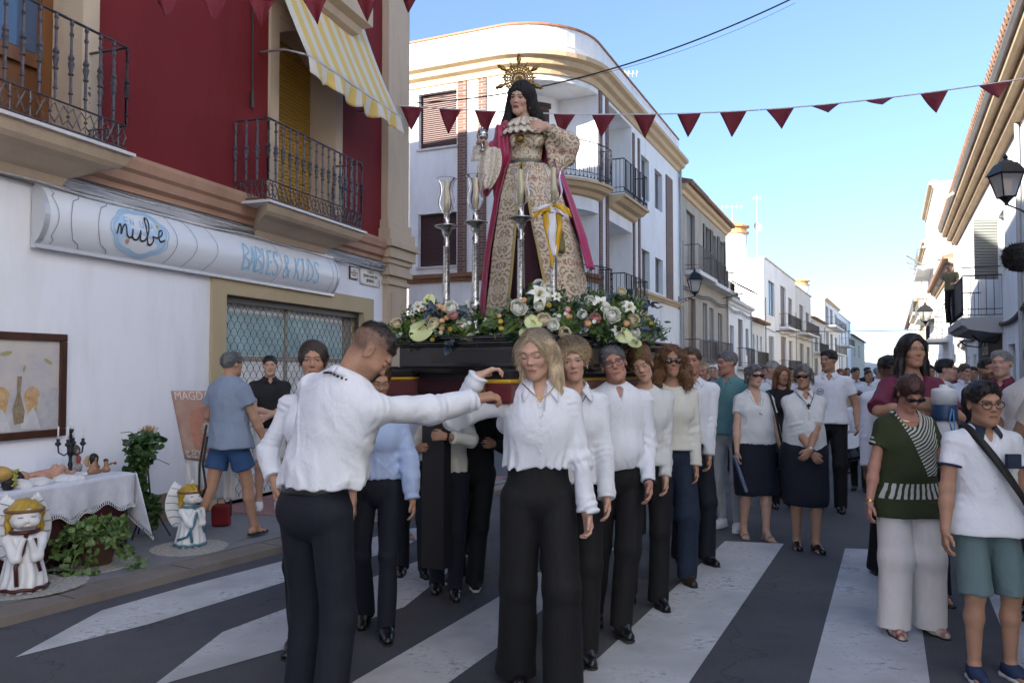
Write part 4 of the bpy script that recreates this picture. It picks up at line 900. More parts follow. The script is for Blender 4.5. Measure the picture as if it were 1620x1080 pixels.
tag(mb.build('cable_coil',M_cable,None,True,org=WL.p(4.3,3.12,.1)),'loose coil of white cable hanging beside the corner pilaster','cable')
def text_mesh(name,txt,size,fr_fn,m,parent,ext=.003,align='CENTER',sx=1.0,shear=0.0,seg=0,spacing=1.0):
 cu=bpy.data.curves.new('t','FONT');cu.body=txt;cu.size=size;cu.align_x=align;cu.extrude=ext;cu.shear=shear;cu.space_line=spacing
 ob=bpy.data.objects.new('t',cu);COL.objects.link(ob);dg=bpy.context.evaluated_depsgraph_get();dg.update();me=bpy.data.meshes.new_from_object(ob.evaluated_get(dg));bpy.data.objects.remove(ob);bpy.data.curves.remove(cu)
 me.materials.clear()
 for v in me.vertices:v.co=Vector(fr_fn(v.co.x*sx,v.co.y,v.co.z))
 return link_mesh(name,me,m,parent)
M_ink=mat('black enamel',(.02,.02,.022),.4);M_plq=mat('plaque ceramic',(.50,.50,.50),.25,var=.15,vs=12)
pl=thing('street_plaque','white marble street name plaque reading calle, right of the small tile plaque','sign',WL.p(3.97,2.80,.0))
mb=MB();WL.box(mb,3.97,4.56,2.80,3.07,.004,.028);mb.build('plate',M_plq,pl,bevel=.004)
text_mesh('plaque_lettering','CALLE\nJUAN RAMON\nJIMENEZ',.066,lambda x,y,z:WL.p(4.265+x,2.975+y,.030+z),M_ink,pl,.002,sx=1.0)
for t in(3.99,4.54):
 for z in(2.82,3.05):mb=MB();mb.lathe([(.009,0),(.009,.004),(.004,.006)],WL.p(t,z,.028),8,(*WL.n,0));mb.build('screw',M_iron,pl)
pl=thing('tile_plaque','small dark framed ceramic tile with red lettering between sign and street plaque','sign',WL.p(3.70,2.82,0))
mb=MB();WL.box(mb,3.68,3.90,2.84,3.02,.004,.022);mb.build('backing',mat('oxide frame',(.07,.03,.02),.6),pl);mb=MB();WL.box(mb,3.695,3.885,2.855,3.005,.022,.027);mb.build('tile',M_plq,pl)
text_mesh('tile_lettering','CALLE\nJUAN RAMON\nJIMENEZ',.034,lambda x,y,z:WL.p(3.79+x*.8,2.955+y,.0285+z),mat('red enamel',(.25,.05,.03),.4),pl,.0012,spacing=1.0)
# ------------------------------------------------------------------ balconies
def baluster(mb,p,h,r=.0145,tw=True):
 """turned cast iron baluster: collars and knops along the bar"""
 if not tw:mb.tube([p,p+V3(0,0,h)],r,4);return
 pr=[(r*.8,0),(r*.8,h*.12),(r*1.5,h*.13),(r*.9,h*.15),(r*.9,h*.34),(r*1.7,h*.36),(r,h*.38),(r*1.5,h*.44),(r*2.0,h*.48),(r*1.2,h*.52),(r*1.9,h*.55),(r*.9,h*.60),(r*.8,h*.80),(r*1.4,h*.83),(r*.8,h*.86),(r*.8,h*.93),(r*1.3,h*.95),(r*.8,h)]
 mb.lathe(pr,p,6)
def shop_balcony(root,t0,t1,zs,o,surround,dm,kind):
 b=MB();b.box;pr=[(0,zs-.23),(.07,zs-.22),(.10,zs-.15),(.16,zs-.13),(.30,zs-.06),(.34,zs-.05),(o-.10,zs-.035),(o-.06,zs+.0),(o-.03,zs+.055),(o-.03,zs+.08),(0,zs+.08)]
 n=len(pr);A=[];B_=[]
 for oo,z in pr:A.append(WL.p(t0+(o-oo)*.8,z,oo));B_.append(WL.p(t1-(o-oo)*.8,z,oo))
 b.add(A+B_,[list(range(n)),list(range(n,2*n))[::-1]]+[[i,(i+1)%n,n+(i+1)%n,n+i]for i in range(n)])
 slab=b.build('balcony',M_stone,root)
 mb=MB();WL.box(mb,t0,t1,zs+.081,zs+.108,0,o+.01);mb.build('slab_edge',M_marble,slab)
 mb=MB();ri=.055;z1=zs+.14;z2=zs+.34;z3=zs+1.02;rt_=(t0+ri,t1-ri);ro=o-.05
 def run(fn,L,n):
  for z in(z1,z2,z3):mb.tube([fn(0,z),fn(L,z)],.013 if z==z3 else .009,4)
  for i in range(n+1):baluster(mb,fn(L*i/n,z2),z3-z2)
  m_=int(round(L/.17))
  for i in range(m_):
   c=L*(i+.5)/m_;w_=L/m_/2;zz=(z1+z2)/2;hh=(z2-z1)/2
   mb.tube([fn(c-w_,zz),fn(c-w_*.55,zz+hh*.75),fn(c,zz+hh*.28),fn(c+w_*.55,zz+hh*.75),fn(c+w_,zz),fn(c+w_*.55,zz-hh*.75),fn(c,zz-hh*.28),fn(c-w_*.55,zz-hh*.75)],.0075,4,closed=True)
   mb.tube([fn(c,zz-hh),fn(c,zz+hh)],.006,4);mb.lathe([(.004,-.014),(.018,0),(.004,.014)],fn(c,zz),6)
 L=rt_[1]-rt_[0];run(lambda s,z:WL.p(rt_[0]+s,z,ro),L,int(round(L/.142)))
 for tt in rt_:run(lambda s,z,tt=tt:WL.p(tt,z,.02+s),ro-.02,3)
 mb.build('railing',M_irongrey,slab)
 return slab
shop_balcony(red,-4.6,-.80,3.30,.50,None,None,0)
shop_balcony(red,1.10,3.28,3.30,.50,None,None,1)
def surround(root,d,w0=.17):
 mb=MB();t0,t1,z0,z1=d[:4]
 for a,b,c,e in((t0-w0,t0,z0,z1+w0),(t1,t1+w0,z0,z1+w0)):WL.box(mb,a,b,c,e,.002,.04)
 WL.box(mb,t0,t1,z1,z1+w0,.002,.04)
 WL.box(mb,t1-.006,t1,z0,z1,-.41,.036);WL.box(mb,t0,t0+.006,z0,z1,-.41,.036);WL.box(mb,t0+.006,t1-.006,z1-.006,z1,-.41,.036)
 for k in range(10):
  a=-1+k/5;b=a+.2;zz=lambda x:z1-.20*x*x
  tm=(t0+t1)/2;hw=(t1-t0)/2-.008
  mb.add([WL.p(tm+a*hw,zz(a),-.36),WL.p(tm+b*hw,zz(b),-.36),WL.p(tm+b*hw,z1-.001,-.36),WL.p(tm+a*hw,z1-.001,-.36),WL.p(tm+a*hw,zz(a),.03),WL.p(tm+b*hw,zz(b),.03),WL.p(tm+b*hw,z1-.001,.03),WL.p(tm+a*hw,z1-.001,.03)],[[0,1,2,3],[7,6,5,4],[0,4,5,1]])
 return mb.build('door_surround',M_stone,root)
surround(red,d1);surround(red,d2)
mb=MB();WL.box(mb,d2[0]+.01,d2[1]-.01,d2[2],d2[3]-.01,-.40,-.37);mb.build('roller_blind',M_yblind,red)
dr=MB();WL.box(dr,d1[0]+.01,d1[1]-.01,d1[2],d1[3]-.01,-.40,-.36)
for a in(d1[0]+.01,(d1[0]+d1[1])/2-.05,d1[1]-.11):WL.box(dr,a,a+.10,d1[2],d1[3]-.01,-.36,-.30)
for z in(3.56,4.15,5.25):WL.box(dr,d1[0]+.11,d1[1]-.11,z,z+.12,-.36,-.31)
door=dr.build('balcony_door',M_wood,red)
mb=MB();WL.box(mb,d1[0]+.13,d1[1]-.13,4.29,5.23,-.355,-.345);mb.build('pane',mat('blue reflecting glass',(.05,.09,.17),.06,spec=1),door)
mb=MB();WL.box(mb,d1[0]+.13,d1[0]+.5,4.29,5.23,-.343,-.338);mb.build('curtain',mat('dark curtain',(.03,.02,.025),.8),door)
mb=MB();n=0
prc=[(0,5.98),(.20,6.02),(.24,6.10),(.34,6.14),(.38,6.22),(.50,6.26),(.50,6.6),(0,6.6)]
A=[WL.p(2.95+(.5-o)*.0,z,o)for o,z in prc];B_=[WL.p(3.95,z,o)for o,z in prc];nn=len(prc);
mb.add([WL.p(1.2+(.5-o)*.6,z,o)for o,z in prc]+[WL.p(3.42-(.5-o)*.6,z,o)for o,z in prc],[list(range(nn)),list(range(nn,2*nn))[::-1]]+[[i,(i+1)%nn,nn+(i+1)%nn,nn+i]for i in range(nn)])
mb.build('upper_balcony',M_stone,red)
def stripes_mat():
 m=mat('striped awning canvas',(.6,.55,.4),.8,bump=.3,bs=60);n,l,b=nodes_of(m)
 uv=n.new('ShaderNodeAttribute');uv.attribute_name='Col'
 mx=n.new('ShaderNodeMix');mx.data_type='RGBA';mx.inputs['A'].default_value=(.62,.57,.48,1);mx.inputs['B'].default_value=(.66,.46,.13,1)
 sp=n.new('ShaderNodeSeparateColor');l.new(uv.outputs['Color'],sp.inputs[0]);mu=n.new('ShaderNodeMath');mu.operation='MULTIPLY';mu.inputs[1].default_value=8.5;l.new(sp.outputs[0],mu.inputs[0])
 fr=n.new('ShaderNodeMath');fr.operation='FRACT';l.new(mu.outputs[0],fr.inputs[0]);gt=n.new('ShaderNodeMath');gt.operation='GREATER_THAN';gt.inputs[1].default_value=.48;l.new(fr.outputs[0],gt.inputs[0]);l.new(gt.outputs[0],mx.inputs['Factor']);l.new(mx.outputs['Result'],b.inputs['Base Color'])
 return m
aw=thing('striped_awning','cream and yellow striped canvas awning hanging over the yellow balcony door','awning',WL.p(2.4,5.0,.5))
AT0,AT1=1.55,3.88;AZ=5.14;AO=.68
def awf(a,b):
 z=6.62+(AZ-6.62)*b;o=.06+(AO-.06)*b;return WL.p(AT0+(AT1-AT0)*a,z-.05*math.sin(math.pi*b),o+.03*math.sin(a*17)*math.sin(math.pi*b)*.3)
def colgrid(name,fn,nu,nv,m,parent,solid=.004,colf=None):
 mb=MB();mb.grid(fn,nu,nv);o=mb.build(name,m,parent,True,solid=solid,fix=False)
 a=o.data.color_attributes.new('Col','FLOAT_COLOR','POINT');cols=[]
 for i in range(nu+1):
  for j in range(nv+1):cols+=[i/nu,j/nv,0,1]
 a.data.foreach_set('color',cols);return o
colgrid('canopy',awf,60,10,stripes_mat(),aw)
def valf(a,b):
 z=AZ-b*(.20+.05*abs(math.sin(a*math.pi*5.5)))-.0;return WL.p(AT0+(AT1-AT0)*a+.02*math.sin(a*20)*b,z,AO+.012+.05*math.sin(a*26+.5)*b+.03*math.sin(a*9)*b)
colgrid('valance',valf,90,6,stripes_mat(),aw)
mb=MB();mb.tube([WL.p(AT0-.02,AZ,AO),WL.p(AT1+.02,AZ,AO)],.022,8)
for t in(AT0+.03,AT1-.03):mb.tube([WL.p(t-.0,AZ+.13,.02),WL.p(t,AZ+.12,.35),WL.p(t,AZ+.01,AO)],.014,6)
mb.build('awning_bar',mat('painted steel',(.45,.43,.44),.4,metal=.5),aw,True)
mb=MB();mb.tube([WL.p(1.40,6.5,.04),WL.p(1.40,4.75,.05)],.008,5);mb.tube([WL.p(1.40,4.75,.05),WL.p(1.40,4.55,.05)],.022,6);mb.build('crank_rod',M_iron,aw)
side=thing('unseen_shade_block','tall shaded house standing behind the red shop building in the side street','building',(-16,14,0))  # out of view, added as an occluder for the white corner facade
sf=Fr(tuple(WL.p(T1,0,-9.0)[:2]+np.array([0,.0])),(-.949,.316),-1)
mb=MB();sf.box(mb,.2,14,0,8.6,-9,0);mb.build('wall',M_white,side)
opp=thing('unseen_bounce_block','unseen white house block added behind the camera on the right to bounce sunlight','building',(4,-6,0))  # out of view, added so its sunlit wall bounces warm light into the shade
mb=MB();mb.hexa([(4.9,3.4,0),(13,-.4,0),(6,-20,0),(-1.2,-16,0),(4.9,3.4,13.5),(13,-.4,13.5),(6,-20,13.5),(-1.2,-16,13.5)]);mb.build('wall',M_white,opp)
# ------------------------------------------------------------------ white corner building
SV=np.array([.409,.912])
WR=Fr((4.42,26),SV,1)
wb_=thing('corner_building','three storey white corner building with curved balconies, brick strips and ochre cornice','building',(1.5,19.5,0))
TR1=5.0
PV=np.array([SV[1],-SV[0]])
WF=Fr((-1.83,21),PV,1)
cor=np.array([1.5,19.5]);Rr=2.1
cc_=cor-PV*Rr+SV*Rr
def plan(s,o=0.0):
 La=Rr*math.pi/2
 if s<-La/2:q=cc_-SV*Rr+PV*(s+La/2);n=-SV
 elif s>La/2:q=cc_+PV*Rr+SV*(s-La/2);n=PV
 else:
  a=s/Rr+math.pi/4;n=-SV*math.cos(a)+PV*math.sin(a);q=cc_+n*Rr
 return q+n*o
La2=Rr*math.pi/4
def PL(s,z,o=0.0):q=plan(s,o);return np.array([q[0],q[1],z])
def tl(t):return-La2-(float((cc_-SV*Rr-WF.o)@PV)-t)
def tr_(t):return La2+(t-float((cc_+PV*Rr-WR.o)@SV))
S0=tl(-9.0);S1=tr_(TR1)
def sweep(mb,prof,s0,s1,n=60,ends=True):
 ss=[s0+(s1-s0)*i/n for i in range(n+1)];m_=len(prof)
 vs=[PL(s,z,o)for s in ss for o,z in prof];fs=[[i*m_+k,i*m_+(k+1)%m_,(i+1)*m_+(k+1)%m_,(i+1)*m_+k]for i in range(n)for k in range(m_)]
 if ends:fs+=[list(range(m_)),[n*m_+k for k in range(m_)][::-1]]
 mb.add(vs,fs)
def pbox(mb,s0,s1,z0,z1,o0,o1,n=1):sweep(mb,[(o0,z0),(o1,z0),(o1,z1),(o0,z1)],s0,s1,n)
WZ=9.45
L_=tl;Rt=tr_
ops=[(L_(-.76),L_(.41),7.48,8.98,.18,'blind'),(L_(-.76),L_(.41),4.30,5.72,.18,'blind'),(L_(-5.2),L_(-4.0),7.48,8.98,.18,'blind'),(L_(-5.2),L_(-4.0),4.3,5.72,.18,'blind'),(-La2+.42,Rt(-5.1),6.48,9.0,1.15,'log'),(-La2+.42,Rt(-5.1),3.25,5.75,1.15,'log'),(Rt(-4.15),Rt(-1.75),6.45,9.05,.9,'log2'),(Rt(-4.15),Rt(-1.75),3.25,5.75,.9,'log2'),(Rt(-.62),Rt(.40),7.12,8.50,.20,'win'),(Rt(-.62),Rt(.40),4.20,5.45,.20,'win'),(Rt(1.15),Rt(2.25),7.10,8.45,.20,'win'),(Rt(1.15),Rt(2.25),4.20,5.40,.20,'win')]
ss=sorted({S0,S1,*[o[0]for o in ops],*[o[1]for o in ops],*[-La2+La2*2*k/14 for k in range(15)]});zs=sorted({0,WZ,*[o[2]for o in ops],*[o[3]for o in ops]})
mb=MB()
for i in range(len(ss)-1):
 for j in range(len(zs)-1):
  sm=(ss[i]+ss[i+1])/2;zm=(zs[j]+zs[j+1])/2
  if any(o[0]<sm<o[1]and o[2]<zm<o[3]for o in ops):continue
  mb.quad(PL(ss[i],zs[j]),PL(ss[i+1],zs[j]),PL(ss[i+1],zs[j+1]),PL(ss[i],zs[j+1]))
for o in ops:
 a,b,c,d,dp=o[:5];sub=[s for s in ss if a<=s<=b]
 mb.quad(PL(a,c),PL(a,d),PL(a,d,-dp),PL(a,c,-dp));mb.quad(PL(b,c),PL(b,d),PL(b,d,-dp),PL(b,c,-dp))
 for s1_,s2_ in zip(sub[:-1],sub[1:]):
  for z in(c,d):mb.quad(PL(s1_,z),PL(s2_,z),PL(s2_,z,-dp),PL(s1_,z,-dp))
  mb.quad(PL(s1_,c,-dp),PL(s2_,c,-dp),PL(s2_,d,-dp),PL(s1_,d,-dp))
bl=PL(S0,0)[:2]+SV*12;br_=PL(S1,0)[:2]-PV*7
for a,b in((PL(S0,0)[:2],bl),(bl,br_),(br_,PL(S1,0)[:2])):mb.quad((*a,0),(*b,0),(*b,10.3),(*a,10.3))
top=[PL(s,WZ+.5,0)for s in ss];mb.add(top+[(*br_,WZ+.5),(*bl,WZ+.5)],[list(range(len(top)+2))])
mb.build('wall',M_white,wb_,fix=False)
mb=MB();sweep(mb,[(-.02,WZ-.32),(.05,WZ-.30),(.08,WZ-.16),(.20,WZ-.10),(.24,WZ+.02),(.36,WZ+.08),(.36,WZ+.20),(-.02,WZ+.22)],S0,S1+.1,90);mb.build('cornice',M_ochre,wb_)
mb=MB();sweep(mb,[(-.25,WZ+.20),(-.01,WZ+.22),(-.01,WZ+.98),(-.25,WZ+.98)],S0,S1,90);mb.build('parapet',M_white,wb_)
mb=MB();sweep(mb,[(-.28,WZ+.981),(.03,WZ+.981),(.03,WZ+1.03),(-.28,WZ+1.03)],S0,S1,90);mb.build('coping',mat('terracotta coping',(.36,.16,.09),.8),wb_)
mb=MB();sweep(mb,[(-.01,3.86),(.06,3.86),(.08,3.95),(.14,3.98),(.14,4.08),(-.01,4.10)],S0,Rt(-5.1),40);mb.build('string_course',mat('brick moulding',(.27,.13,.07),.8,var=.2),wb_)
mb=MB();sweep(mb,[(-.01,3.90),(.05,3.90),(.09,3.98),(.14,4.0),(.14,4.09),(-.01,4.10)],Rt(-1.6),S1,12);mb.build('string_course',M_ochre,wb_)
for a,b in((L_(.45),L_(.71)),(L_(1.05),L_(1.28))):
 mb=MB();pbox(mb,a,b,4.10,WZ-.32,.0,.035);mb.build('brick_strip',M_brick,wb_)
for a,b,z0,z1 in((Rt(-5.05),Rt(-4.8),3.2,WZ-.32),(Rt(-4.45),Rt(-4.22),3.2,WZ-.32),(Rt(-1.68),Rt(-1.48),3.2,8.9),(Rt(-1.05),Rt(-.86),3.2,8.9),(Rt(2.75),Rt(3.75),4.1,8.6)):
 mb=MB();pbox(mb,a,b,z0,z1,.0,.035);mb.build('brick_strip',M_brick,wb_)
def curved_quadstrip(name,s0,s1,z0,z1,o,m,parent,n=10,th=.04):
 mb=MB();pbox(mb,s0,s1,z0,z1,o-th,o,n);return mb.build(name,m,parent)
for o in ops:
 a,b,c,d,dp,k=o
 if k=='blind':
  wn=curved_quadstrip('window',a+.01,b-.01,c+.01,d-.01,-dp+.05,M_blind,wb_)
  mb=MB();pbox(mb,a-.04,b+.04,c-.05,c,-.02,.06);mb.build('sill',M_marble,wn)
 elif k=='win':
  wn=curved_quadstrip('window',a+.01,b-.35,c+.01,d-.01,-dp+.05,M_brownwood,wb_)
  mb=MB();pbox(mb,b-.34,b-.01,c+.01,d-.01,-dp+.01,-dp+.04);mb.build('pane',M_glass,wn)
 else:
  n=12 if k=='log' else 1
  w2=(b-a);curved_quadstrip('balcony_door',a+w2*.22,a+w2*(.62 if k=='log' else .55),c+.01,c+2.15,-dp+.05,M_brownwood,wb_,n)
  curved_quadstrip('awning_blind',a+w2*.2,a+w2*.64,c+2.16,c+2.30,-dp+.10,M_blind,wb_,n)
def iron_run(mb,fn,L,h,n,deco=True):
 for z in(.06,.20,h):mb.tube([fn(L*i/12,z)for i in range(13)],.016 if z==h else .010,4)
 for i in range(n+1):
  x=L*i/n;mb.tube([fn(x,.06),fn(x,h)],.008,4)
  if deco and i<n:
   xc=L*(i+.5)/n;q=L/n/2
   mb.tube([fn(xc-q*.8,.07),fn(xc,.19),fn(xc+q*.8,.07)],.006,3)
   if i%4==1:
    for sgn_ in(-1,1):mb.tube([fn(xc+q*1.1*math.cos(th)*sgn_*(1-th*.07),(h+.2)/2+sgn_*(h-.25)*.22+.13*math.sin(th)*(1-th*.07))for th in[k*.7 for k in range(10)]],.007,3)
    mb.tube([fn(xc,.2),fn(xc,h)],.009,4)
for zf in(6.42,3.22):
 s0,s1=-La2+.30,Rt(-5.0);mb=MB();sweep(mb,[(-.02,zf-.34),(.10,zf-.30),(.16,zf-.20),(.30,zf-.16),(.36,zf-.06),(.42,zf-.05),(.42,zf+.02),(-.02,zf+.02)],s0,s1,24);bal=mb.build('balcony',M_ochre,wb_)
 mb=MB();iron_run(mb,lambda x,z:PL(s0+.05+x,zf+.02+z,.36),s1-s0-.10,1.0,26)
 for e in(s0+.05,s1-.05):iron_run(mb,lambda x,z,e=e:PL(e,zf+.02+z,x),.36,1.0,2,False)
 mb.build('railing',M_iron,bal)
 s0,s1=Rt(-4.25),Rt(-1.62);mb=MB();sweep(mb,[(-.02,zf-.34),(.12,zf-.30),(.18,zf-.20),(.34,zf-.16),(.44,zf-.06),(.52,zf-.05),(.52,zf+.02),(-.02,zf+.02)],s0,s1,4);bal=mb.build('balcony',M_ochre,wb_)
 mb=MB();iron_run(mb,lambda x,z:PL(s0+.05+x,zf+.02+z,.46),s1-s0-.10,1.0,20)
 for e in(s0+.05,s1-.05):iron_run(mb,lambda x,z,e=e:PL(e,zf+.02+z,x),.46,1.0,4,False)
 mb.build('railing',M_iron,bal)
mb=MB();mb.tube([PL(Rt(TR1-.1),z,.08)for z in(9.3,8.9,4,0)],.05,8);mb.build('downpipe',M_pvc,wb_)
def aerial(base,h,label,n=6,w=.35,dish=False):
 a=thing('tv_aerial',label,'aerial',base);mb=MB();base=np.array(base,float);mb.tube([base,base+V3(0,0,h)],.02,5);mb.build('mast',M_pvc,a)
 mb=MB();t=base+V3(0,0,h*.95);mb.tube([t-V3(w,0,0),t+V3(w,0,0)],.014,4)
 for i in range(n):x=-w+2*w*i/(n-1);mb.tube([t+V3(x,-.22,0),t+V3(x,.22,0)],.011,4);mb.tube([t+V3(x,0,-.12),t+V3(x,0,.12)],.009,4)
 if dish:mb.lathe([(.02,0),(.2,.03),(.34,.1),(.35,.1),(.2,.01),(.02,-.02)],base+V3(0,0,h*.5),14,(.3,-.9,.2))
 mb.build('antenna',M_pvc,a)
aerial(P(992,172,27.5),1.3,'white grid television aerial on the roof edge of the white corner building')
# ------------------------------------------------------------------ terraces of houses
rh=random.Random(11)
def tile_roof(fr,root,t0,t1,z,o,m=None,back=3.5):
 mb=MB();fr.hh=0
 mb.hexa([fr.p(t0,z,-back),fr.p(t1,z,-back),fr.p(t1,z,o),fr.p(t0,z,o),fr.p(t0,z+1.1,-back),fr.p(t1,z+1.1,-back),fr.p(t1,z+.07,o),fr.p(t0,z+.07,o)])
 n=max(2,int((t1-t0)/.24))
 for i in range(n):
  t=t0+(i+.5)*(t1-t0)/n;mb.tube([fr.p(t,z+.085,o+.03),fr.p(t,z+1.12,-back)],.075,6)
 return mb.build('roof',m or M_tile,root)
def house_win(fr,root,t0,t1,z0,z1,kind='blind',depth=.18):
 if kind=='blind':mb=MB();fr.box(mb,t0+.01,t1-.01,z0+.01,z1-.01,-depth+.01,-depth+.05);return mb.build('window',rh.choice([M_blind,M_brownwood,M_gblind]),root)
 if kind=='door':mb=MB();fr.box(mb,t0+.01,t1-.01,z0,z1-.01,-depth+.01,-depth+.05);return mb.build('door',rh.choice([M_brownwood,M_iron,M_brownwood]),root)
 mb=MB();fr.box(mb,t0+.01,t1-.01,z0+.01,z1-.01,-depth+.01,-depth+.03)
 w_=mb.build('window',M_glass,root);mb=MB();tm=(t0+t1)/2
 for a,b,c,d in((t0+.01,t0+.06,z0,z1),(t1-.06,t1-.01,z0,z1),(tm-.03,tm+.03,z0,z1)):fr.box(mb,a,b,c+.01,d-.01,-depth+.03,-depth+.07)
 mb.build('frame',mat('white frame',(.6,.6,.6),.5),w_);return w_
def house_bal(fr,root,t0,t1,z,o=.55,m=None,n=None,h=1.0,grey=False):
 mb=MB();fr.box(mb,t0,t1,z-.16,z,-.01,o);b=mb.build('balcony',m or M_white2,root);mb=MB();L=t1-t0-.06;n=n or max(5,int(L/.14))
 iron_run(mb,lambda x,zz:fr.p(t0+.03+x,z+zz,o-.04),L,h,n,False)
 for e in(t0+.03,t1-.03):iron_run(mb,lambda x,zz,e=e:fr.p(e,z+zz,x),o-.04,h,3,False)
 mb.build('railing',M_irongrey if grey else M_iron,b);return b
def house(fr,label,t0,t1,h,wm,ops,bals=(),roof='flat',eave=None,lower=None,back=8,chim=None,extra=None):
 """ops: (t0,t1,z0,z1,kind)"""
 r=thing('terrace_house',label,'house',fr.p((t0+t1)/2,0,0),None)
 facade(fr,'wall',wm,r,t0,t1,0,h,[(o[0],o[1],o[2],o[3],.18)for o in ops],back=back)
 for o in ops:house_win(fr,r,*o)
 for b in bals:house_bal(fr,r,*b[:3],**(b[3]if len(b)>3 else{}))
 if lower:mb=MB();fr.box(mb,t0+.01,t1-.01,0,lower[0],.002,.02);mb.build('dado',lower[1],r)if not ops or True else None
 if roof=='tile':tile_roof(fr,r,t0,t1,h,.45)
 if roof=='flat':mb=MB();fr.box(mb,t0,t1,h+.002,h+.10,-.2,.12);mb.build('coping',M_white2,r)
 if eave:mb=MB();fr.profile(mb,[(0,h-.35),(.08,h-.33),(.12,h-.2),(.26,h-.14),(.30,h-.02),(.30,h-.002),(0,h-.002)],t0,t1);mb.build('eave_moulding',eave,r)
 if chim:
  t,o,hh,w_=chim;c=fr.p(t,h,-o);mb=MB();mb.lathe([(w_,0),(w_,hh)],c,14);ch=mb.build('chimney',M_white,r,True)
  mb=MB();mb.lathe([(w_*1.15,hh),(w_*1.15,hh+.12),(w_*.95,hh+.13),(w_*.95,hh+.45),(w_*1.2,hh+.46),(w_*1.2,hh+.56),(w_*.6,hh+.75),(w_*.3,hh+.85)],c,14)
  mb.build('chimney_cap',mat('terracotta cap',(.50,.27,.12),.8),ch)
 return r
LF=WR
t=TR1
house(LF,'cream two storey house with tiled eave and dark shutters next to the white corner building',TR1+.02,16.0,8.75,wall_mat('greyed cream plaster',(.42,.37,.31),.25),[(6.3,8.0,5.55,8.0,'door'),(10.2,11.4,5.7,8.0,'door'),(12.2,13.2,6.0,7.9,'blind'),(14.0,15.2,6.0,7.9,'blind'),(6.5,8.0,1.9,4.5,'door'),(9.6,10.6,2.1,4.5,'pane'),(11.2,12.2,2.1,4.4,'pane'),(13.4,14.6,2.1,4.3,'pane')],[(5.6,9.6,5.45,dict(o=.65,grey=True)),(9.8,15.6,5.45,dict(o=.5)),(5.6,9.6,1.75,dict(o=.65,grey=True)),(9.8,15.2,1.85,dict(o=.45,grey=True))],'tile',M_ochre,back=9)
house(LF,'low white house with black balcony and roof terrace wall beside the cream tiled house',16.02,25.0,5.3,M_white,[(16.9,18.3,2.2,3.9,'blind'),(19.8,21.6,1.7,4.4,'door'),(22.8,24.0,2.4,4.0,'blind')],[(19.3,22.4,1.75,dict(o=.6))],'flat',M_white2,back=8,)
mbt=MB()
tb=thing('terrace_railing','dark planted railing along the roof terrace above the low white house','railing',LF.p(18,5.4,0))
iron_run(mbt,lambda x,z:LF.p(16.3+x,5.42+z,-.3),8.2,.95,50,False);mbt.build('railing',M_iron,tb)
mbt=MB()
for i in range(9):LF.box(mbt,16.5+i*.9,17.1+i*.9,5.42,5.95+.2*(i%2),-.9,-.5)
mbt.build('planters',M_grey,tb)
house(LF,'low grey white house with three tall narrow windows before the chimney house',25.02,31.8,4.6,M_white2,[(25.9,26.7,2.0,3.8,'pane'),(27.7,28.5,2.0,3.8,'pane'),(29.6,30.4,2.0,3.8,'pane')],[(25.4,31.2,1.7,dict(o=.4))],'tile',None)
LG=Fr(LF.p(31.84,0,0)[:2],(.446,.895),1)
house(LG,'tall white house with round terracotta capped chimney and bare sunlit side wall',0,17.2,9.35,M_white,[(2.0,5.0,5.5,8.0,'pane'),(8.0,11.0,4.9,8.2,'door'),(12.6,15.0,5.4,7.6,'blind'),(2.0,4.4,1.6,4.0,'blind'),(8.0,11.0,1.3,4.2,'door'),(12.6,15.0,1.8,4.0,'pane')],[(7.2,15.6,4.9,dict(o=.7,m=M_white)),(7.2,15.6,1.3,dict(o=.7,m=M_white))],'flat',None,back=9,chim=(1.0,2.1,1.9,.85))
house(LG,'white house with square parapet and grey balcony beyond the chimney house',17.25,30.0,9.0,M_white2,[(20,23,5.2,7.6,'door'),(25,28,5.0,7.2,'blind'),(20,23,1.5,4.0,'pane'),(25.5,28,1.5,3.8,'door')],[(18.5,29,4.9,dict(o=.9,grey=True))],'flat',None)
house(LG,'lower white house with tiled eave and small roof lodge',30.05,44.0,6.9,M_white2,[(33,36,3.6,5.8,'door'),(38,41,3.6,5.6,'blind'),(32.5,36,.5,2.8,'door')],[(31.5,42,3.4,dict(o=.7))],'tile',None)
house(LG,'four bay white house with stacked corner balconies and a square chimney far down the street',44.05,66.0,10.2,M_white,[(46,50,7.2,9.4,'pane'),(52,56,7.2,9.4,'door'),(59,63,7.2,9.2,'blind'),(46,50,3.9,6.2,'door'),(52,56,3.9,6.2,'pane'),(59,63,3.8,6.0,'blind')],[(45,64,6.9,dict(o=1.2,n=60)),(45,64,3.6,dict(o=1.2,n=60))],'flat',M_ochre,back=10,chim=(47,3,1.8,1.0))
house(LG,'plain white house with tall windows beyond the corner balconies',66.05,92.0,9.6,M_white,[(70,73,5.5,8.4,'blind'),(78,81,5.5,8.4,'pane'),(86,89,5.4,8.2,'blind'),(70,73,1,4,'pane'),(80,84,1,4,'door')],[(69,82,5.2,dict(o=1.2,n=40))],'flat',None)
house(LG,'last cream house at the far end of the left side',92.05,140.0,7.6,M_cream,[(100,104,4,6.4,'blind'),(115,119,4,6.4,'pane')],[],'tile',None)
aerial(LG.p(1.2,9.4,-.6),4.6,'tall thin television aerial with a round head beside the capped chimney',4,.25,True)
aerial(LG.p(-.2,9.4,-4.4),1.9,'short faint aerial on the low roof before the chimney house',5,.5)
aerial(LF.p(15.4,8.8,.4),1.0,'small aerial poking out at the tiled eave of the cream house',5,.5)
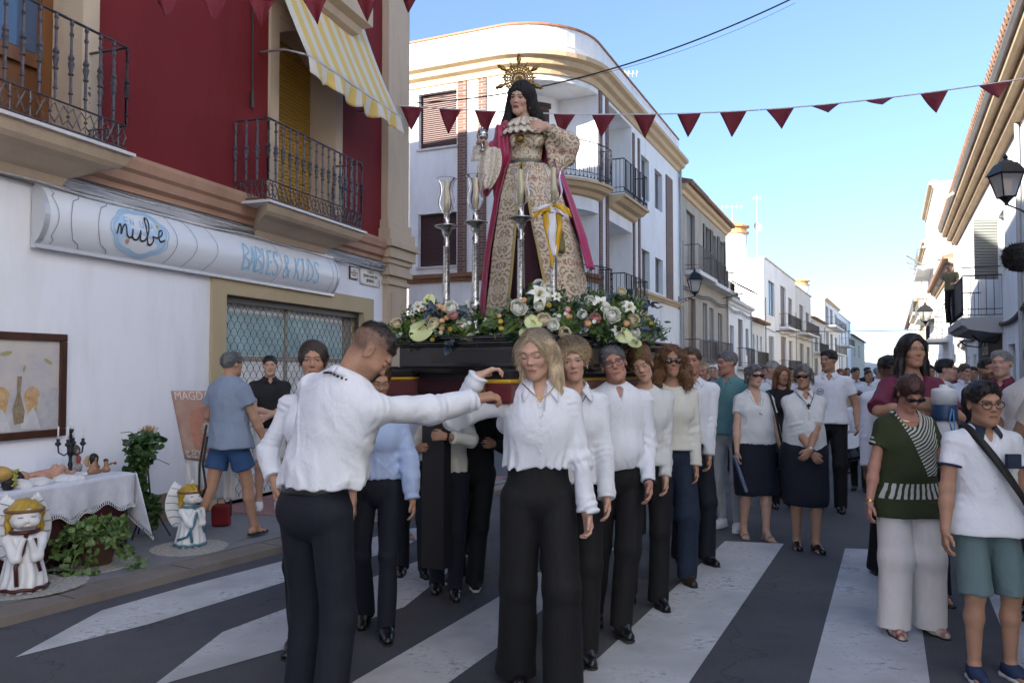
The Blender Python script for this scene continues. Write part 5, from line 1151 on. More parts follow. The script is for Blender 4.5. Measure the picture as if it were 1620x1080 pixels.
mb=MB();a=thing('terrace_awning','small dark awning sticking out at the end of the cream house','awning',LF.p(15.6,6,.5));mb.hexa([LF.p(14.6,5.9,.5),LF.p(16.9,5.9,.5),LF.p(16.9,5.35,1.5),LF.p(14.6,5.35,1.5),LF.p(14.6,5.95,.5),LF.p(16.9,5.95,.5),LF.p(16.9,5.4,1.5),LF.p(14.6,5.4,1.5)]);mb.build('canopy',mat('green grey canvas',(.06,.065,.06),.8),a)
mb=MB();mb.tube([LF.p(14.7,5.1,.02),LF.p(14.7,5.4,1.48)],.02,5);mb.build('arm',M_iron,a)
# ------------------------------------------------------------------ right side of the street
RF=Fr((11.45,18.5),(.43,.903),-1)
M_eave=wall_mat('ochre brown eave',(.50,.37,.24),.2)
r1=thing('terrace_house','near right hand white house with layered ochre eave over a long low balcony','house',RF.p(0,0,0))
opsR=[(-.35,.84,3.75,5.25,.2),(4.0,5.0,2.9,4.9,.3),(.40,6.4,.0,2.48,.12),(6.9,7.9,.4,2.05,.15),(10.4,12.6,.1,2.35,.2),(15.0,16.2,.6,1.85,.15),(-1.75,-.62,.9,2.12,.15),(9.2,9.8,.3,2.0,.15)]
facade(RF,'wall',M_white,r1,-15.4,14.0,0,6.75,[o for o in opsR if o[1]<14],back=9)
for k,(o0,o1,z0,z1)in enumerate(((0,.18,6.45,6.62),(0,.34,6.62,6.80),(0,.50,6.80,6.98),(0,.62,6.98,7.06))):
 mb=MB();RF.profile(mb,[(o0,z0),(o1-.06,z0),(o1,z0+.06),(o1,z1-.002*k),(o0,z1-.002*k)],-15.4,14.2);mb.build('eave_moulding',M_eave if k<3 else M_grey,r1)
tile_roof(RF,r1,-15.4,14.1,7.07,.62)
mb=MB();RF.box(mb,-.33,.82,3.77,5.23,-.19,-.15);wq=mb.build('window',M_glass,r1)
mb=MB();mb.hexa([RF.p(.84,3.75,.01),RF.p(.88,3.75,.01),RF.p(.70,3.75,.52),RF.p(.66,3.75,.52),RF.p(.84,5.2,.01),RF.p(.88,5.2,.01),RF.p(.70,5.2,.52),RF.p(.66,5.2,.52)]);mb.build('shutter',M_gblind,wq)
mb=MB();RF.box(mb,4.01,4.99,2.9,4.88,-.29,-.25);mb.build('balcony_door',M_brownwood,r1)
mb=MB();RF.box(mb,.41,6.39,0,2.47,-.115,-.02);sp_=mb.build('shopfront',M_brownp,r1)
mb=MB();RF.box(mb,1.4,4.4,.05,1.85,-.02,-.012);mb.build('shop_door',M_glass,sp_)
for a,b,c,d in((6.9,7.9,.4,2.05),(9.2,9.8,.3,2.0),(-1.75,-.62,.9,2.12)):house_win(RF,r1,a,b,c,d,'pane',.15)
mb=MB();RF.box(mb,10.41,12.59,.1,2.34,-.19,-.15);mb.build('door',M_brownwood,r1)
mb=MB();RF.box(mb,10.1,10.38,.0,2.55,.0,.05);RF.box(mb,12.62,12.9,.0,2.55,.0,.05);RF.box(mb,10.38,12.62,2.37,2.55,.0,.05);mb.build('door_surround',M_grey,r1)
mb=MB();RF.box(mb,-15.4,14,0,.55,.002,.02);mb.build('dado',M_grey,r1)
mb=MB();BO=.86;RF.profile(mb,[(0,2.42),(.25,2.44),(.70,2.52),(.78,2.60),(BO,2.62),(BO,2.80),(0,2.80)],.2,5.2);bR=mb.build('balcony',M_grey,r1)
mb=MB()
iron_run(mb,lambda x,z:RF.p(.25,2.80+z,x),BO-.05,1.0,5,False);iron_run(mb,lambda x,z:RF.p(5.15,2.80+z,x),BO-.05,1.0,5,False);iron_run(mb,lambda x,z:RF.p(.25+x,2.80+z,BO-.05),4.9,1.0,30,False)
mb.tube([RF.p(.25,4.0,.02),RF.p(.25,4.0,BO-.03)],.012,4);mb.build('railing',M_iron,bR)
mb=MB();RF.box(mb,.30,5.1,2.95,3.74,BO-.035,BO-.02);mb.build('railing_screen',mat('dark screen cloth',(.06,.055,.05),.85),bR)
mb=MB()
for t in(.7,4.7):mb.tube([RF.p(t,2.40,.6),RF.p(t,2.25,.45),RF.p(t,2.2,.1),RF.p(t,2.35,.02)],.02,5)
mb.build('bracket',M_iron,bR)
text_mesh('shop_lettering','Candela',.50,lambda x,y,z:RF.p(5.2-x*.9,1.98+y,-.016+z*1),mat('cream sign paint',(.50,.46,.34),.6),sp_,.006,'LEFT',shear=.35)
mb=MB();RF.box(mb,1.6,3.8,1.86,1.89,-.015,-.006);mb.build('sign_underline',mat('cream sign paint'),sp_)
mb=MB();mb.tube([RF.p(t,2.62+.12*math.sin(t*.8)+(.35*((-t)/6)if t<0 else 0),.05)for t in np.linspace(-8,.2,20)],.05,6)
tag(mb.build('wall_cable',mat('rough cable bundle',(.14,.12,.10),.9,var=.4),None,True,org=RF.p(0,2.6,0)),'thick rough cable bundle on the wall right of the long balcony','cable')
mb=MB();mb.tube([RF.p(t,2.55-.05*math.sin(t),.05)for t in np.linspace(5.3,14,20)],.045,6)
tag(mb.build('wall_cable',mat('rough cable bundle'),None,True,org=RF.p(6,2.6,0)),'rough cable bundle on the wall left of the long balcony','cable')
house(RF,'lower white house with slatted eave between the near house and the tall gable',14.05,30.0,5.95,M_white,[(17,18.2,3.2,5.0,'pane'),(22,23.2,3.2,5.0,'blind'),(15.5,16.8,.4,2.2,'door')],[(20,24.5,3.0,dict(o=.8))],'tile',M_eave,back=9)
house(RF,'tall narrow white house showing a bare sunlit gable wall above the lower roofs',30.05,42.0,12.4,M_white,[(33,35,8,10,'blind'),(37,39,5,7.4,'pane')],[(32,40,4.8,dict(o=.9)),(32,40,7.8,dict(o=.9))],'flat',M_eave,back=9)
house(RF,'cream house with a brown shuttered front beyond the tall gable',42.05,62.0,10.8,M_cream,[(45,48,6,9,'blind'),(52,55,6,9,'blind'),(45,48,2,5,'door')],[(44,57,5.8,dict(o=.9)),(44,57,2.4,dict(o=.9))],'flat',M_eave)
house(RF,'far right white houses closing the end of the street',62.05,120.0,8.0,M_white2,[(66,70,4,7,'pane'),(80,84,4,7,'blind')],[(64,76,3.8,dict(o=.9,n=30))],'tile',None)
end=thing('closing_house','hazy low house closing the far end of the street','house',(78,190,0))
mb=MB();mb.box(62,110,190,200,0,6.5);mb.build('wall',M_white2,end);mb=MB();mb.box(66,69,189.8,190,2,4.5);mb.build('window',M_glass,end)
for i,(u,v,Y)in enumerate(((1432,403,42),(1432,415,46),(1436,424,50),(1440,432,54))):
 p=P(u,v,Y);tq,zq=RF.at(1464 if i<2 else 1462,v,.1);mb=MB();q=RF.p(tq-6,p[2]+.25,.0);mb.tube([p,q],.05,5);tag(mb.build('flag_pole',M_pvc,None,org=q),'pale pole projecting over the street from the far right facades','pole','poles projecting from the far right facades')
for i,(t,z)in enumerate(((6.2,6.9),(13.9,6.7),(14.6,5.9))):
 mb=MB();a=RF.p(t,z,.55);mb.tube([a+V3(0,0,.1),RF.p(t,z-.05,.8),RF.p(t-.5,z-.35,1.2)],.05,6);tag(mb.build('rain_spout',mat('white spout',(.7,.68,.64),.6),None,True,org=a),['white rain spout under the eave above the wall lantern','white rain spout at the end of the ochre eave','lower white rain spout where the two right eaves meet'][i],'spout')
for fr_q,ts_ in((LF,(5.3,15.9,24.8)),(LG,(.3,17.0,29.8,43.8,65.8)),(RF,(-3.2,13.8,29.8))):
 for t in ts_:
  mb=MB();top_=5.0 if fr_q is LF and t>20 else 6.6;mb.tube([fr_q.p(t,z,.07)for z in(top_,4,2,.1)],.045,6);tag(mb.build('downpipe',M_pvc,None,True,org=fr_q.p(t,3,.07)),'grey rainwater downpipe fixed to the joint between two house fronts','pipe','downpipes on the house fronts')
for fr_q,a_,b_,z_ in((LF,5.2,31,4.75),(LF,5.2,31,4.65),(LG,.2,44,4.4),(RF,14.2,40,4.6)):
 mb=MB();mb.tube([fr_q.p(t,z_+.06*math.sin(t*1.3),.10)for t in np.linspace(a_,b_,60)],.022,4);tag(mb.build('facade_cable',M_black,None,True,org=fr_q.p(a_,z_,.1)),'dark slack cable pinned along the upper house fronts','cable','cables pinned along the terrace fronts')
for t in(6.9,10.8,12.7,14.6):
 for q in(-1,1):
  mb=MB();z0_,z1_=(5.6,8.0);w_=.42;LF.box(mb,t+q*.85-w_/2,t+q*.85+w_/2,z0_,z1_,.002,.05)
  if t>10:tag(mb.build('shutter',mat('black green shutter',(.018,.020,.018),.6),None,org=LF.p(t,6,.03)),'dark open louvred shutter on the upper floor of the cream tiled house','shutter','dark shutters of the cream house')
# ------------------------------------------------------------------ lanterns
M_lglass=mat('lantern glass',(.75,.72,.66),.15,trans=.6)
def lantern(c,s,label,wall_pt,gr=True):
 """c: centre of the base of the glass body; four sided tapering lantern on a bracket"""
 r=thing('wall_lantern',label,'street lamp',c);c=np.array(c,float)
 def ring(h,z):return[c+V3(x*h,y*h,z)*s for x,y in((-1,-1),(1,-1),(1,1),(-1,1))]
 mb=MB();b,t=ring(.16,0),ring(.30,.62)
 for i in range(4):mb.tube([b[i],t[i]],.022*s,4);mb.tube([b[i],b[(i+1)%4]],.02*s,4);mb.tube([t[i],t[(i+1)%4]],.028*s,4)
 t2=ring(.36,.62);t3=ring(.20,.92);t4=ring(.14,.94);t5=ring(.10,1.0)
 for A,B_ in((t2,t3),(t3,t4),(t4,t5)):
  mb.add(A+B_,[[0,1,5,4],[1,2,6,5],[2,3,7,6],[3,0,4,7],[4,5,6,7],[3,2,1,0]])
 mb.lathe([(.10*s,1.0*s),(.05*s,1.05*s),(.07*s,1.10*s),(.02*s,1.18*s)],c,8);mb.lathe([(.20*s,0),(.10*s,-.10*s),(.05*s,-.16*s),(.05*s,-.22*s)],c,10)
 mb.build('lantern_frame',M_iron,r)
 mb=MB()
 b,t=ring(.15,.02),ring(.285,.60)
 for i in range(4):mb.quad(b[i],b[(i+1)%4],t[(i+1)%4],t[i])
 mb.build('pane',M_lglass,r,fix=False)
 mb=MB();e=c+V3(0,0,-.20)*s;wp=np.array(wall_pt,float);k=wp-e
 mb.tube([e,e+k*.5+V3(0,0,.0),wp],.022*s,6)
 mb.tube([e+k*.15,e+k*.45+V3(0,0,-.14*s),e+k*.8+V3(0,0,-.10*s),wp+V3(0,0,-.35*s)],.016*s,5)
 mb.tube([e+k*.55+V3(math.cos(a)*0,0,0)+k/np.linalg.norm(k)*.09*s*math.cos(a)*(1-a*.08)+V3(0,0,-.06*s+.09*s*math.sin(a)*(1-a*.08))for a in[i*.8 for i in range(10)]],.012*s,5)
 mb.tube([wp+V3(0,0,.2*s),wp+V3(0,0,-.5*s)],.03*s,6);mb.build('bracket',M_iron,r);return r
c=P(1592,312,9.5);lantern(c,.44,'large black lantern on a scrolled bracket, top right by the ochre eave',RF.p(RF.at(1700,330)[0],c[2]-.1,0))
c=P(1099,462,28.5);lantern(c,.72,'black lantern on the corner of the cream house, left side of the street',WR.p(WR.at(1072,470)[0],c[2]-.15,.05))
c=P(1464,508,27);lantern(c,.55,'small black lantern far down the right hand facades',RF.p(RF.at(1500,520)[0]-4,c[2]-.1,0))
# ------------------------------------------------------------------ overhead lines and bunting
def cable(a,b,sag,r,label,m,n=40,name='overhead_cable'):
 a=np.array(a);b=np.array(b);mb=MB();mb.tube([a+(b-a)*i/n-V3(0,0,4*sag*(i/n)*(1-i/n))for i in range(n+1)],r,5);tag(mb.build(name,m,None,True,org=a),label,'cable')
cable(P(640,164,13.3),P(1258,-4,11.5),.35,.012,'thick black cable crossing in front of the statue and up to the right',M_black)
cable(P(600,156,13.5),P(1258,5,16.0),.5,.004,'thin dark wire just beside the thick black cable',M_black)
cable(P(1150,521,60),P(1470,521,60),.15,.03,'thin far cable spanning the end of the street',M_black)
M_flag=mat('maroon pennant cloth',(.16,.012,.022),.75,bump=.3,bs=80,var=.2,vs=8)
def bunting(pts,flags,label,sz,seed=1):
 r=thing('bunting',label,'bunting',pts[0]);mb=MB();rr=random.Random(seed);mb.tube(pts,.010,5);mb.build('cord',mat('white cord',(.72,.70,.70),.8),r,True)
 for i,(c,d,ang)in enumerate(flags):
  mb=MB();d=nrm(d);sw=rr.uniform(-.35,.35);nn_=nrm(np.cross(d,V3(0,0,1)))
  wv=sz*.5*rr.uniform(.92,1.06);hh=sz*1.02*rr.uniform(.93,1.08);cu_=rr.uniform(-.05,.05);tw_=rr.uniform(-.12,.12)
  def ff(a,b):
   x=(a-.5)*2*wv*(1-b*.985);return c+d*(x+tw_*b*.3)+V3(0,0,-hh*b*math.cos(ang))+nn_*(hh*b*math.sin(ang)+.035*math.sin(a*5+i)*math.sin(b*3)+cu_*b*b)
  mb.grid(ff,6,6);mb.build('pennant',M_flag,r,True,solid=.003,fix=False)
a,b=P(610,166,13.0),P(1650,116,10.2);cord=[];fl=[]
us=np.linspace(610,1650,40)
def cordp(u):
 k=(u-610)/1040;Y=12.5-2.6*k;v=166+38*math.sin(k*math.pi)*.62-46*k*k+0*k;return P(u,v,Y)
cord=[cordp(u)for u in us]
for u,an in((651,.1),(712,.05),(768,0),(893,.1),(955,.3),(1020,.05),(1090,.1),(1160,.05),(1234,.4),(1306,.95),(1391,1.05),(1478,.4),(1573,.75)):
 c=cordp(u);d=cordp(u+8)-cordp(u-8);fl.append((c,d,an))
bunting(cord,fl,'long string of maroon pennants on white cord running from the awning across the sky',.36)
cord=[];fl=[]
def cord2(u):k=(u-200)/620;return P(u,-24+22*math.sin(min(1,max(0,(u-200)/450))*math.pi)-(14 if u>640 else 0)*min(1,(u-640)/40 if u>640 else 0),6.4)
for u in(264,339,414,497,580,650,746):fl.append((cord2(u),V3(1,.15,0),.12))
bunting([cord2(u)for u in np.linspace(120,900,30)],fl,'near string of maroon pennants dipping into the top of the picture',.235,5)
# ------------------------------------------------------------------ the float: black stepped table carried on two padded beams
FS=nrm(np.array([.43,.90]));FP=np.array([FS[1],-FS[0]]);FL0=np.array([-.75,5.3])
def FF(a,b,z):q=FL0+FP*a+FS*b;return np.array([q[0],q[1],z])
FW,FLN=1.29,1.95
def fbox(mb,a0,a1,b0,b1,z0,z1):mb.hexa([FF(a0,b0,z0),FF(a1,b0,z0),FF(a1,b1,z0),FF(a0,b1,z0),FF(a0,b0,z1),FF(a1,b0,z1),FF(a1,b1,z1),FF(a0,b1,z1)])
M_ebony=mat('black lacquer',(.010,.0095,.011),.22,var=.3,vs=6,spec=.6)
flo=thing('processional_float','black lacquered processional float with stepped mouldings carried on shoulders','float',FF(FW/2,FLN/2,1.53))
mb=MB();pro=[(-.05,1.53,1.545),(-.03,1.545,1.56),(-.045,1.56,1.57),(.0,1.57,1.70),(-.03,1.70,1.712),(-.045,1.712,1.73),(-.02,1.73,1.745),(-.06,1.745,1.765)]
for d,z0,z1 in pro:fbox(mb,d,FW-d,d,FLN-d,z0,z1)
mb.build('table',M_ebony,flo,bevel=.004)
mb=MB()
for a0,a1,b0,b1 in((.25,FW-.25,-.002,.0),):fbox(mb,a0,a1,-.004,0,1.595,1.675)
mb.build('front_panel',mat('dark panel',(.018,.016,.018),.35),flo)
mb=MB();fbox(mb,FW,FW+.004,.2,FLN-.2,1.59,1.68);mb.build('side_panel',mat('bronze painted reflection',(.26,.20,.12),.3,metal=.6,var=.4,vs=9),flo)  # bronze cast of reflected light is put into the side panel colour
for a,b in((.20,.10),(FW-.22,.10),(.20,FLN-.22),(FW-.22,FLN-.22)):
 mb=MB();fbox(mb,a-.085,a+.085,b,b+.10,.24,1.50);mb.build('leg',mat('black painted leg',(.011,.010,.013),.5),flo,bevel=.006)
M_bred=mat('red velvet padding',(.11,.008,.014),.85,var=.25,vs=14,bump=.3,bs=60,sheen=.2);M_bye=mat('yellow braid',(.55,.33,.03),.6,bump=.4,bs=120)
for a in(FW-.06,.06):
 def bm_(z0,z1,w_,b0,b1,m,nm):
  b0=b0 if a>.5 else b0+.62;b1=b1 if a>.5 else .12;mb=MB();fbox(mb,a-w_,a+w_,b0,b1,z0,z1);return mb.build(nm,m,flo,bevel=.012)
 bm_(1.385,1.485,.070,-1.0,3.0,M_bred,'carrying_beam');bm_(1.484,1.505,.073,-1.005,3.002,M_bye,'yellow_trim');bm_(1.504,1.548,.068,-.995,2.998,mat('black velvet',(.012,.010,.014),.9),'black_padding')
mb=MB();fbox(mb,.12,FW-.14,.02,.10,1.40,1.49);mb.build('cross_beam',mat('dark wine cloth',(.03,.004,.008),.8),flo,bevel=.01)
mb=MB();fbox(mb,.12,FW-.18,FLN-.1,FLN,1.38,1.50);mb.build('cross_beam',M_bred,flo,bevel=.01)
mb=MB();fbox(mb,.14,FW-.14,.03,.06,1.42,1.529);fbox(mb,.02,.05,.1,FLN-.1,1.42,1.529);mb.build('apron',mat('black painted leg'),flo)
mb=MB();c=FF(FW-.06-.075,-.97,1.47)
for sgn_ in(-1,1):mb.tube([c,c+V3(-.03,-.01,.03*sgn_),c+V3(-.055,-.01,.035*sgn_),c+V3(-.05,-.01,.005*sgn_),c],.006,5)
mb.tube([c,c+V3(-.02,-.01,-.05)],.006,5);mb.build('ribbon_bow',M_bye,flo,True)
mb=MB();fbox(mb,.40,.92,.50,1.05,1.765,1.80);fbox(mb,.45,.87,.55,1.0,1.80,1.90);mb.build('silver_base',mat('chased silver',(.60,.59,.57),.18,metal=1,bump=.9,bs=45),flo,bevel=.01)
# ------------------------------------------------------------------ statue
SB=np.array([.16,5.74,1.90]);K_=.00456
def sx(u):return(u-850)*K_
def sz(v):return(505-v)*K_
sxf=lambda V:V+SB
def damask(name,base,m1,m2,tw=.17,th=.24,th1=.08):
 m=mat(name,base,.55,bump=.3,bs=150);n,l,b=nodes_of(m)
 tc=n.new('ShaderNodeAttribute');tc.attribute_name='Col';sp=n.new('ShaderNodeSeparateColor');l.new(tc.outputs['Color'],sp.inputs[0])
 def fold(o,per):
  a=n.new('ShaderNodeMath');a.operation='PINGPONG';a.inputs[1].default_value=per/2;l.new(o,a.inputs[0]);return a.outputs[0]
 cb=n.new('ShaderNodeCombineXYZ');l.new(fold(sp.outputs[0],tw),cb.inputs[0])
 dv=n.new('ShaderNodeMath');dv.operation='MULTIPLY';dv.inputs[1].default_value=1.0;l.new(sp.outputs[1],dv.inputs[0]);l.new(fold(dv.outputs[0],th),cb.inputs[1])
 v1=n.new('ShaderNodeTexVoronoi');v1.feature='SMOOTH_F1';v1.inputs['Scale'].default_value=13;v1.inputs['Smoothness'].default_value=.35;l.new(cb.outputs[0],v1.inputs['Vector'])
 wv=n.new('ShaderNodeMath');wv.operation='MULTIPLY';wv.inputs[1].default_value=26;l.new(v1.outputs['Distance'],wv.inputs[0]);sn=n.new('ShaderNodeMath');sn.operation='SINE';l.new(wv.outputs[0],sn.inputs[0])
 n1=n.new('ShaderNodeTexNoise');n1.inputs['Scale'].default_value=30;n1.inputs['Detail'].default_value=4;n1.inputs['Distortion'].default_value=3.2;l.new(cb.outputs[0],n1.inputs['Vector'])
 a1=n.new('ShaderNodeMath');a1.operation='MULTIPLY_ADD';a1.inputs[1].default_value=2.6;l.new(n1.outputs[0],a1.inputs[0]);h_=n.new('ShaderNodeMath');h_.operation='MULTIPLY';h_.inputs[1].default_value=.22;l.new(sn.outputs[0],h_.inputs[0]);l.new(h_.outputs[0],a1.inputs[2])
 g=n.new('ShaderNodeMapRange');g.inputs[1].default_value=1.36;g.inputs[2].default_value=1.46;l.new(a1.outputs[0],g.inputs[0])
 n2=n.new('ShaderNodeTexNoise');n2.inputs['Scale'].default_value=11;l.new(cb.outputs[0],n2.inputs['Vector']);g2=n.new('ShaderNodeMapRange');g2.inputs[1].default_value=.42;g2.inputs[2].default_value=.56;l.new(n2.outputs[0],g2.inputs[0])
 mc=n.new('ShaderNodeMix');mc.data_type='RGBA';mc.inputs['A'].default_value=(*m1,1);mc.inputs['B'].default_value=(*m2,1);l.new(g2.outputs[0],mc.inputs['Factor'])
 mx=n.new('ShaderNodeMix');mx.data_type='RGBA';mx.inputs['A'].default_value=(*base,1);l.new(g.outputs[0],mx.inputs['Factor']);l.new(mc.outputs['Result'],mx.inputs['B']);l.new(mx.outputs['Result'],b.inputs['Base Color'])
 return m
M_dam=damask('cream brocade',(.56,.50,.38),(.20,.085,.055),(.30,.22,.12),.17,.34);M_dam2=damask('floral brocade',(.54,.48,.38),(.28,.11,.07),(.22,.17,.10),.22,.30)
M_crim=mat('crimson satin',(.34,.014,.075),.38,var=.3,vs=7,sheen=.3,aniso=(5,5,.6),bump=.2,bs=60);M_rose=mat('rose satin',(.36,.030,.12),.35,var=.25,vs=5,aniso=(3,3,.5));M_velvet=mat('dark wine velvet',(.035,.004,.010),.8,sheen=.15)
M_gold=mat('old gold',(.27,.17,.055),.38,metal=.9,bump=.5,bs=120);M_goldt=mat('gold galloon',(.40,.30,.13),.5,metal=.4,bump=.8,bs=160)
M_silver=mat('silver',(.66,.65,.63),.22,metal=1,bump=.35,bs=60,var=.35,vs=25);M_lace=mat('ivory lace',(.72,.67,.58),.8,col2=(.42,.37,.30),vs=60,bump=.9,bs=110,detail=2)
mat('skin',(.5,.35,.28),.52,vcol=True,var=.10,vs=30,bump=.12,bs=240,spec=.35)
st=thing('saint_statue','robed statue of a woman with black veil, brocade dress and golden halo','statue',SB)
def panel(name,m,a0,a1,z0,z1,nz=44,na=40,amp=.012,nfold=9,off=0,ph=0,R=None,flat=False,uscale=.33):
 """partial wall of a lofted garment; a0/a1 in degrees at (bottom, top)"""
 def fn(i,j):
  z=z0+(z1-z0)*j;k=j;a=R_(a0[0]+(a0[1]-a0[0])*k+((a1[0]+(a1[1]-a1[0])*k)-(a0[0]+(a0[1]-a0[0])*k))*i)
  rx_,ry_,cx,cy=(R or RB)(z);w_=off+amp*math.sin(a*nfold+ph+.8*math.sin(z*5))*(1-.5*k)
  return SB+V3(cx+(rx_+w_)*math.sin(a),cy-(ry_+w_)*math.cos(a),z)
 mb=MB();mb.grid(fn,na,nz);o=mb.build(name,m,st,True,solid=.006,fix=False)
 at_=o.data.color_attributes.new('Col','FLOAT_COLOR','POINT');c=[]
 for i in range(na+1):
  for j in range(nz+1):
   z=z0+(z1-z0)*j/nz;a=R_(a0[0]+(a1[0]-a0[0])*i/na);c+=[a*uscale+3,z+2,0,1]
 at_.data.foreach_set('color',c);return o
def interp(z,T_):
 for(z0,*p),(z1,*q)in zip(T_[:-1],T_[1:]):
  if z<=z1:k=max(0,(z-z0)/(z1-z0));return[a+(b-a)*k for a,b in zip(p,q)]
 return T_[-1][1:]
def RB(z):return interp(z,[(0,.385,.33,.015,.02),(.5,.325,.27,.005,.01),(.9,.235,.19,-.02,0),(1.1,.155,.12,-.045,0),(1.16,.125,.10,-.045,0),(1.4,.15,.10,-.045,0)])
panel('underskirt',M_velvet,(-179,-179),(179,179),.0,1.12,off=-.05,amp=.016,nfold=14,na=80)
panel('brocade_front_panel',M_dam,(-68,-62),(-31,-20),.02,1.13,off=.004,amp=.008)
panel('brocade_skirt',M_dam2,(14,-14),(100,70),.03,1.13,off=.004,amp=.014,nfold=8,ph=1)
for a in(((-33,-23),(-30,-19)),((12.5,-16),(15.5,-12))):panel('gold_border',M_goldt,a[0],a[1],.02,1.13,off=.011,amp=.008,na=3)
panel('mantle',M_crim,(-150,-150),(-66,-60),.03,1.34,off=.022,amp=.016,nfold=16,na=50)
panel('mantle_back',M_crim,(95,80),(212,212),.10,1.36,off=.02,amp=.016,nfold=14,na=40)
def RM(z):return interp(z,[(.3,.40,.22,.03,-.02),(.6,.33,.20,.03,0),(1.0,.22,.14,.0,0),(1.2,.17,.12,-.02,0)])
panel('mantle_lining',M_rose,(62,52),(104,88),.37,1.16,off=.012,amp=.014,nfold=10,R=RM,na=20)
D=[cap((sx(838),.0,sz(255)),(sx(836),.0,sz(215)),.105,.135,q=.72,ax=(0,1,0),k=.05),cap((sx(806),0,sz(203)),(sx(868),0,sz(205)),.06,k=.06),ell((sx(824),-.085,sz(222)),(.055,.045,.055),k=.04),ell((sx(853),-.085,sz(222)),(.055,.045,.055),k=.04)]
def dcol(sc=1.0):return lambda V:np.stack([(V[:,0]+1.13)*sc+1,V[:,2]*sc+1,0*V[:,0]],1)
sdf_obj('bodice',D,.007,M_dam,st,sxf,None,None,dcol(),)
D=[cap((sx(864),.0,sz(208)),(sx(900),-.02,sz(218)),.065,.060,k=.04),cap((sx(900),-.02,sz(222)),(sx(874),-.12,sz(206)),.070,.048,flat=True,k=.04),cap((sx(905),-.01,sz(226)),(sx(886),-.02,sz(268)),.060,.030,k=.05),cap((sx(874),-.06,sz(225)),(sx(880),-.04,sz(268)),.05,.03,k=.05),cap((sx(912),.0,sz(222)),(sx(908),.0,sz(246)),.035,.028,k=.05)]
sdf_obj('brocade_sleeve',D,.007,M_dam2,st,sxf,cloth(.009,40,3),None,dcol(1.15))
D=[cap((sx(806),.0,sz(205)),(sx(790),.0,sz(250)),.085,.08,k=.05),cap((sx(795),-.01,sz(240)),(sx(776),-.06,sz(262)),.085,.06,k=.04),cap((sx(776),-.03,sz(255)),(sx(771),-.02,sz(292)),.055,.062,k=.04),cap((sx(800),.03,sz(230)),(sx(795),.03,sz(300)),.07,.05,k=.05)]
sdf_obj('crimson_sleeve',D,.008,M_crim,st,sxf,lambda Pp:.010*np.sin(Pp[:,0]*90+4*np.sin(Pp[:,2]*4))+cloth(.004,30,5)(Pp))
RS=rz(math.pi)@rz(-R_(24))@rx(-R_(14))@ry(R_(-9));HSC=.96;hc_s=V3(sx(829),-.035,sz(152));HS=lambda x,y,z:hc_s+RS@np.array([x,y,z])*HSC
D=head_ops(HS,RS,HSC,True,0)+[cap((sx(836),.01,sz(195)),HS(0,-.018,-.05),.05,.043,k=.025),cap((sx(806),0,sz(210)),(sx(868),0,sz(210)),.045,k=.04),cap((sx(836),-.02,sz(215)),(sx(836),.0,sz(197)),.08,.055,k=.03)]
D+=[cap((sx(893),-.05,sz(216)),(sx(868),-.145,sz(203)),.034,.024,k=.02)]+hand_ops((sx(868),-.145,sz(203)),(-1,-.05,.10),(0,1,-.15),.95,1,.22,2.0,.15)
D+=[cap((sx(785),-.05,sz(252)),(sx(777),-.125,sz(243)),.032,.024,k=.02)]+hand_ops((sx(777),-.125,sz(243)),(-.25,-.35,.75),(-.6,-.3,-.1),.9,-1,.75,1.0,.5)
hinv_s=lambda Pp:(Pp-hc_s)@RS/HSC
def scol(V):
 q=hinv_s(V);n=len(V);base=np.array((.50,.33,.25));C=np.tile(base,(n,1));x=np.abs(q[:,0]);y=q[:,1];z=q[:,2]
 ck=np.exp(-(((x-.04)/.022)**2+((z+.02)/.025)**2))*(y>.03);C=C*(1-ck[:,None]*np.array([0,.25,.25]))
 C[(x<.022)&(y>.07)&(z<-.048)&(z>-.070)]=(.30,.09,.07);C[(x<.018)&(y>.07)&(np.abs(z+.0577)<.0028)]=(.05,.015,.012)
 dx=x-.031;C[(np.abs(dx)<.019)&(np.abs(z-.026-.10*(-dx))<.0032)&(y>.05)]=(.05,.03,.02)
 ey=((dx/.0145)**2+((z-.006)/.0058)**2<1)&(y>.06);C[ey]=(.42,.38,.34);C[((dx/.0065)**2+((z-.005)/.006)**2<1)&(y>.06)]=(.02,.012,.01)
 C[(np.abs(dx)<.016)&(np.abs(z-.0125+9*dx*dx)<.0028)&(y>.06)]=(.03,.02,.015);return C
sdf_obj('body',D,.0046,mat('skin'),st,sxf,None,None,scol)
eh=lambda c,r,**k:ell(HS(*c),np.array(r)*HSC,RS,**k)
D=[eh((0,-.02,.042),(.090,.112,.098)),eh((0,.125,-.02),(.060,.075,.098),m='s',k=.012)]
for sgn_ in(-1,1):D+=[cap(HS(sgn_*.078,-.01,.04),HS(sgn_*.085,-.02,-.06),.032,.034,k=.03)]
D+=[cap(HS(-.08,-.03,-.04),(sx(862),.03,sz(188)),.045,.045,k=.03),cap(HS(.08,-.03,-.04),(sx(806),.02,sz(190)),.04,.042,k=.03),cap(HS(0,-.07,.0),(sx(838),.10,sz(210)),.09,.10,q=.6,ax=(0,1,0),k=.04),eh((0,.10,-.14),(.055,.09,.10),m='s',k=.02)]
sdf_obj('veil',D,.006,mat('black veil',(.008,.007,.008),.75,bump=.5,bs=40,aniso=(6,6,1)),st,sxf,lambda Pp:.004*np.sin(np.arctan2(Pp[:,0]-hc_s[0],Pp[:,1])*30))
